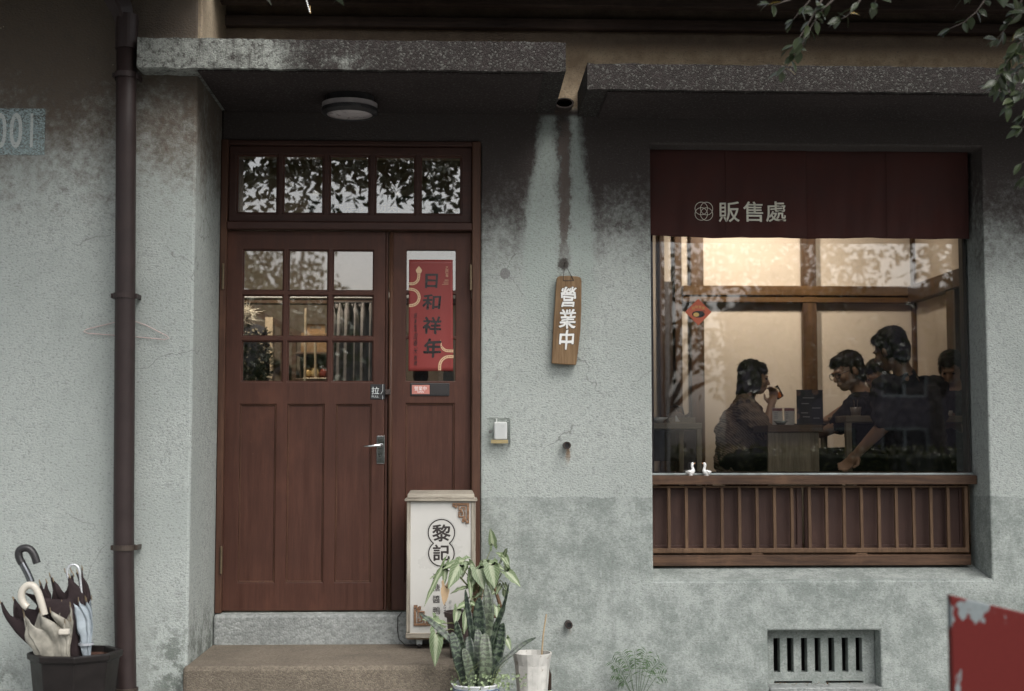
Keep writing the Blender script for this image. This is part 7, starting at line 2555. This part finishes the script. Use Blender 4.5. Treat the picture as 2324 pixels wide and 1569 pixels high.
street_tree('round street tree opposite the left of the door', -3.6, -15.5, 4.8, 2.0, 2600, 31)
street_tree('tall loose street tree opposite the door', -3.0, -18.0, 5.4, 1.6, 1500, 33)
street_tree('street tree opposite the left edge of the window', 3.1, -14.0, 4.8, 1.7, 1700, 35)
street_tree('wide street tree opposite the middle of the window', 6.2, -17.5, 5.6, 2.3, 3300, 37)
street_tree('street tree opposite the right edge of the window', 8.6, -17.0, 6.2, 2.2, 1700, 39)
# clipped hedge
hd = thing('clipped_hedge', 'long low clipped hedge across the street', 'hedge', (3.0, -12.6, 0.06))
box('hedge_core', plain('hedge_core', (0.02, 0.03, 0.01), 0.9), -6, 11, -13.0, -12.3, 0.06, 1.35, hd, bevel=0.05)
rr = random.Random(3)
vs = []
for _ in range(9000):
    x = rr.uniform(-6.05, 11.05)
    if rr.random() < 0.6:
        p = Vector((x, -12.3 + rr.uniform(-0.02, 0.1), rr.uniform(0.1, 1.42)))
    else:
        p = Vector((x, rr.uniform(-13.05, -12.25), 1.35 + rr.uniform(-0.03, 0.12)))
    d_ = Vector((rr.gauss(0, 1), rr.gauss(0.4, 0.8), rr.gauss(0.3, 0.8))).normalized()
    sd = d_.cross(Vector((rr.gauss(0, 1), rr.gauss(0, 1), rr.gauss(0, 1)))).normalized()
    s = rr.uniform(0.05, 0.09)
    vs += [p, p + d_ * s * 0.5 + sd * s * 0.28, p + d_ * s, p + d_ * s * 0.5 - sd * s * 0.28]
g = G()
g.v = [tuple(v) for v in vs]
g.f = [(i_, i_ + 1, i_ + 2, i_ + 3) for i_ in range(0, len(vs), 4)]
g.obj('hedge_leaves', HEDGE, hd, fix=False, kind='stuff')
# utility pole
pl = thing('utility_pole', 'pale utility pole across the street', 'pole', (2.55, -10.4, 0.06))
G().tube([(2.55, -10.4, 0.06), (2.55, -10.4, 7.5)], [0.10, 0.08], 14).obj('pole_shaft', plain('pale_pole', (0.42, 0.43, 0.46), 0.5), pl, smooth=True)
G().tube([(2.70, -10.4, 0.06), (2.70, -10.4, 6.0)], 0.03, 10).obj('cable_pipe', plain('white_pipe', (0.75, 0.74, 0.70), 0.4), pl, smooth=True)
# low building opposite
ob = thing('opposite_building', 'low purple grey building with dark windows across the street', 'building', (12, -25, 0.06))
OBM = plain('opposite_render', (0.16, 0.14, 0.16), 0.85)
wins = [(7.9 + i_ * 1.7, 9.0 + i_ * 1.7, zz, zz + 0.9) for i_ in range(5) for zz in (1.0, 2.6)]
G().slab(7.2, 16.5, 0.06, 4.9, wins, -24.0, -23.8).obj('wall', OBM, ob)
for (a, b2, c_, d_) in wins:
    wq = G().slab(a, b2, c_, d_, [(a + .06, (a + b2) / 2 - .03, c_ + .06, d_ - .06), ((a + b2) / 2 + .03, b2 - .06, c_ + .06, d_ - .06)], -23.95, -23.9).obj('window', ALU, ob)
    box('pane', BLACK, a + .05, b2 - .05, -23.99, -23.96, c_ + .05, d_ - .05, wq, bevel=0)
box('roof_slab', CONC, 7.0, 16.7, -30, -23.6, 4.9, 5.1, ob)
box('side_wall', OBM, 7.2, 7.4, -30, -24.01, 0.06, 4.899, ob, bevel=0)
ob2 = thing('opposite_house', 'plain grey house across the street to the left', 'building', (-4, -20, 0.06))
w2 = [(-8.2 + i_ * 2.2, -7.0 + i_ * 2.2, zz, zz + 1.1) for i_ in range(4) for zz in (0.9, 2.6)]
G().slab(-9.0, 0.9, 0.06, 4.2, w2, -20.0, -19.8).obj('wall', plain('house_render', (0.22, 0.21, 0.19), 0.85), ob2)
for (a, b2, c_, d_) in w2:
    box('window', BLACK, a, b2, -19.95, -19.92, c_, d_, ob2, bevel=0)
G().prism([(-9.4, 4.2), (1.3, 4.2), (1.2, 4.4), (-9.3, 4.4)], -26, -19.5).obj('roof', ROOF, ob2)
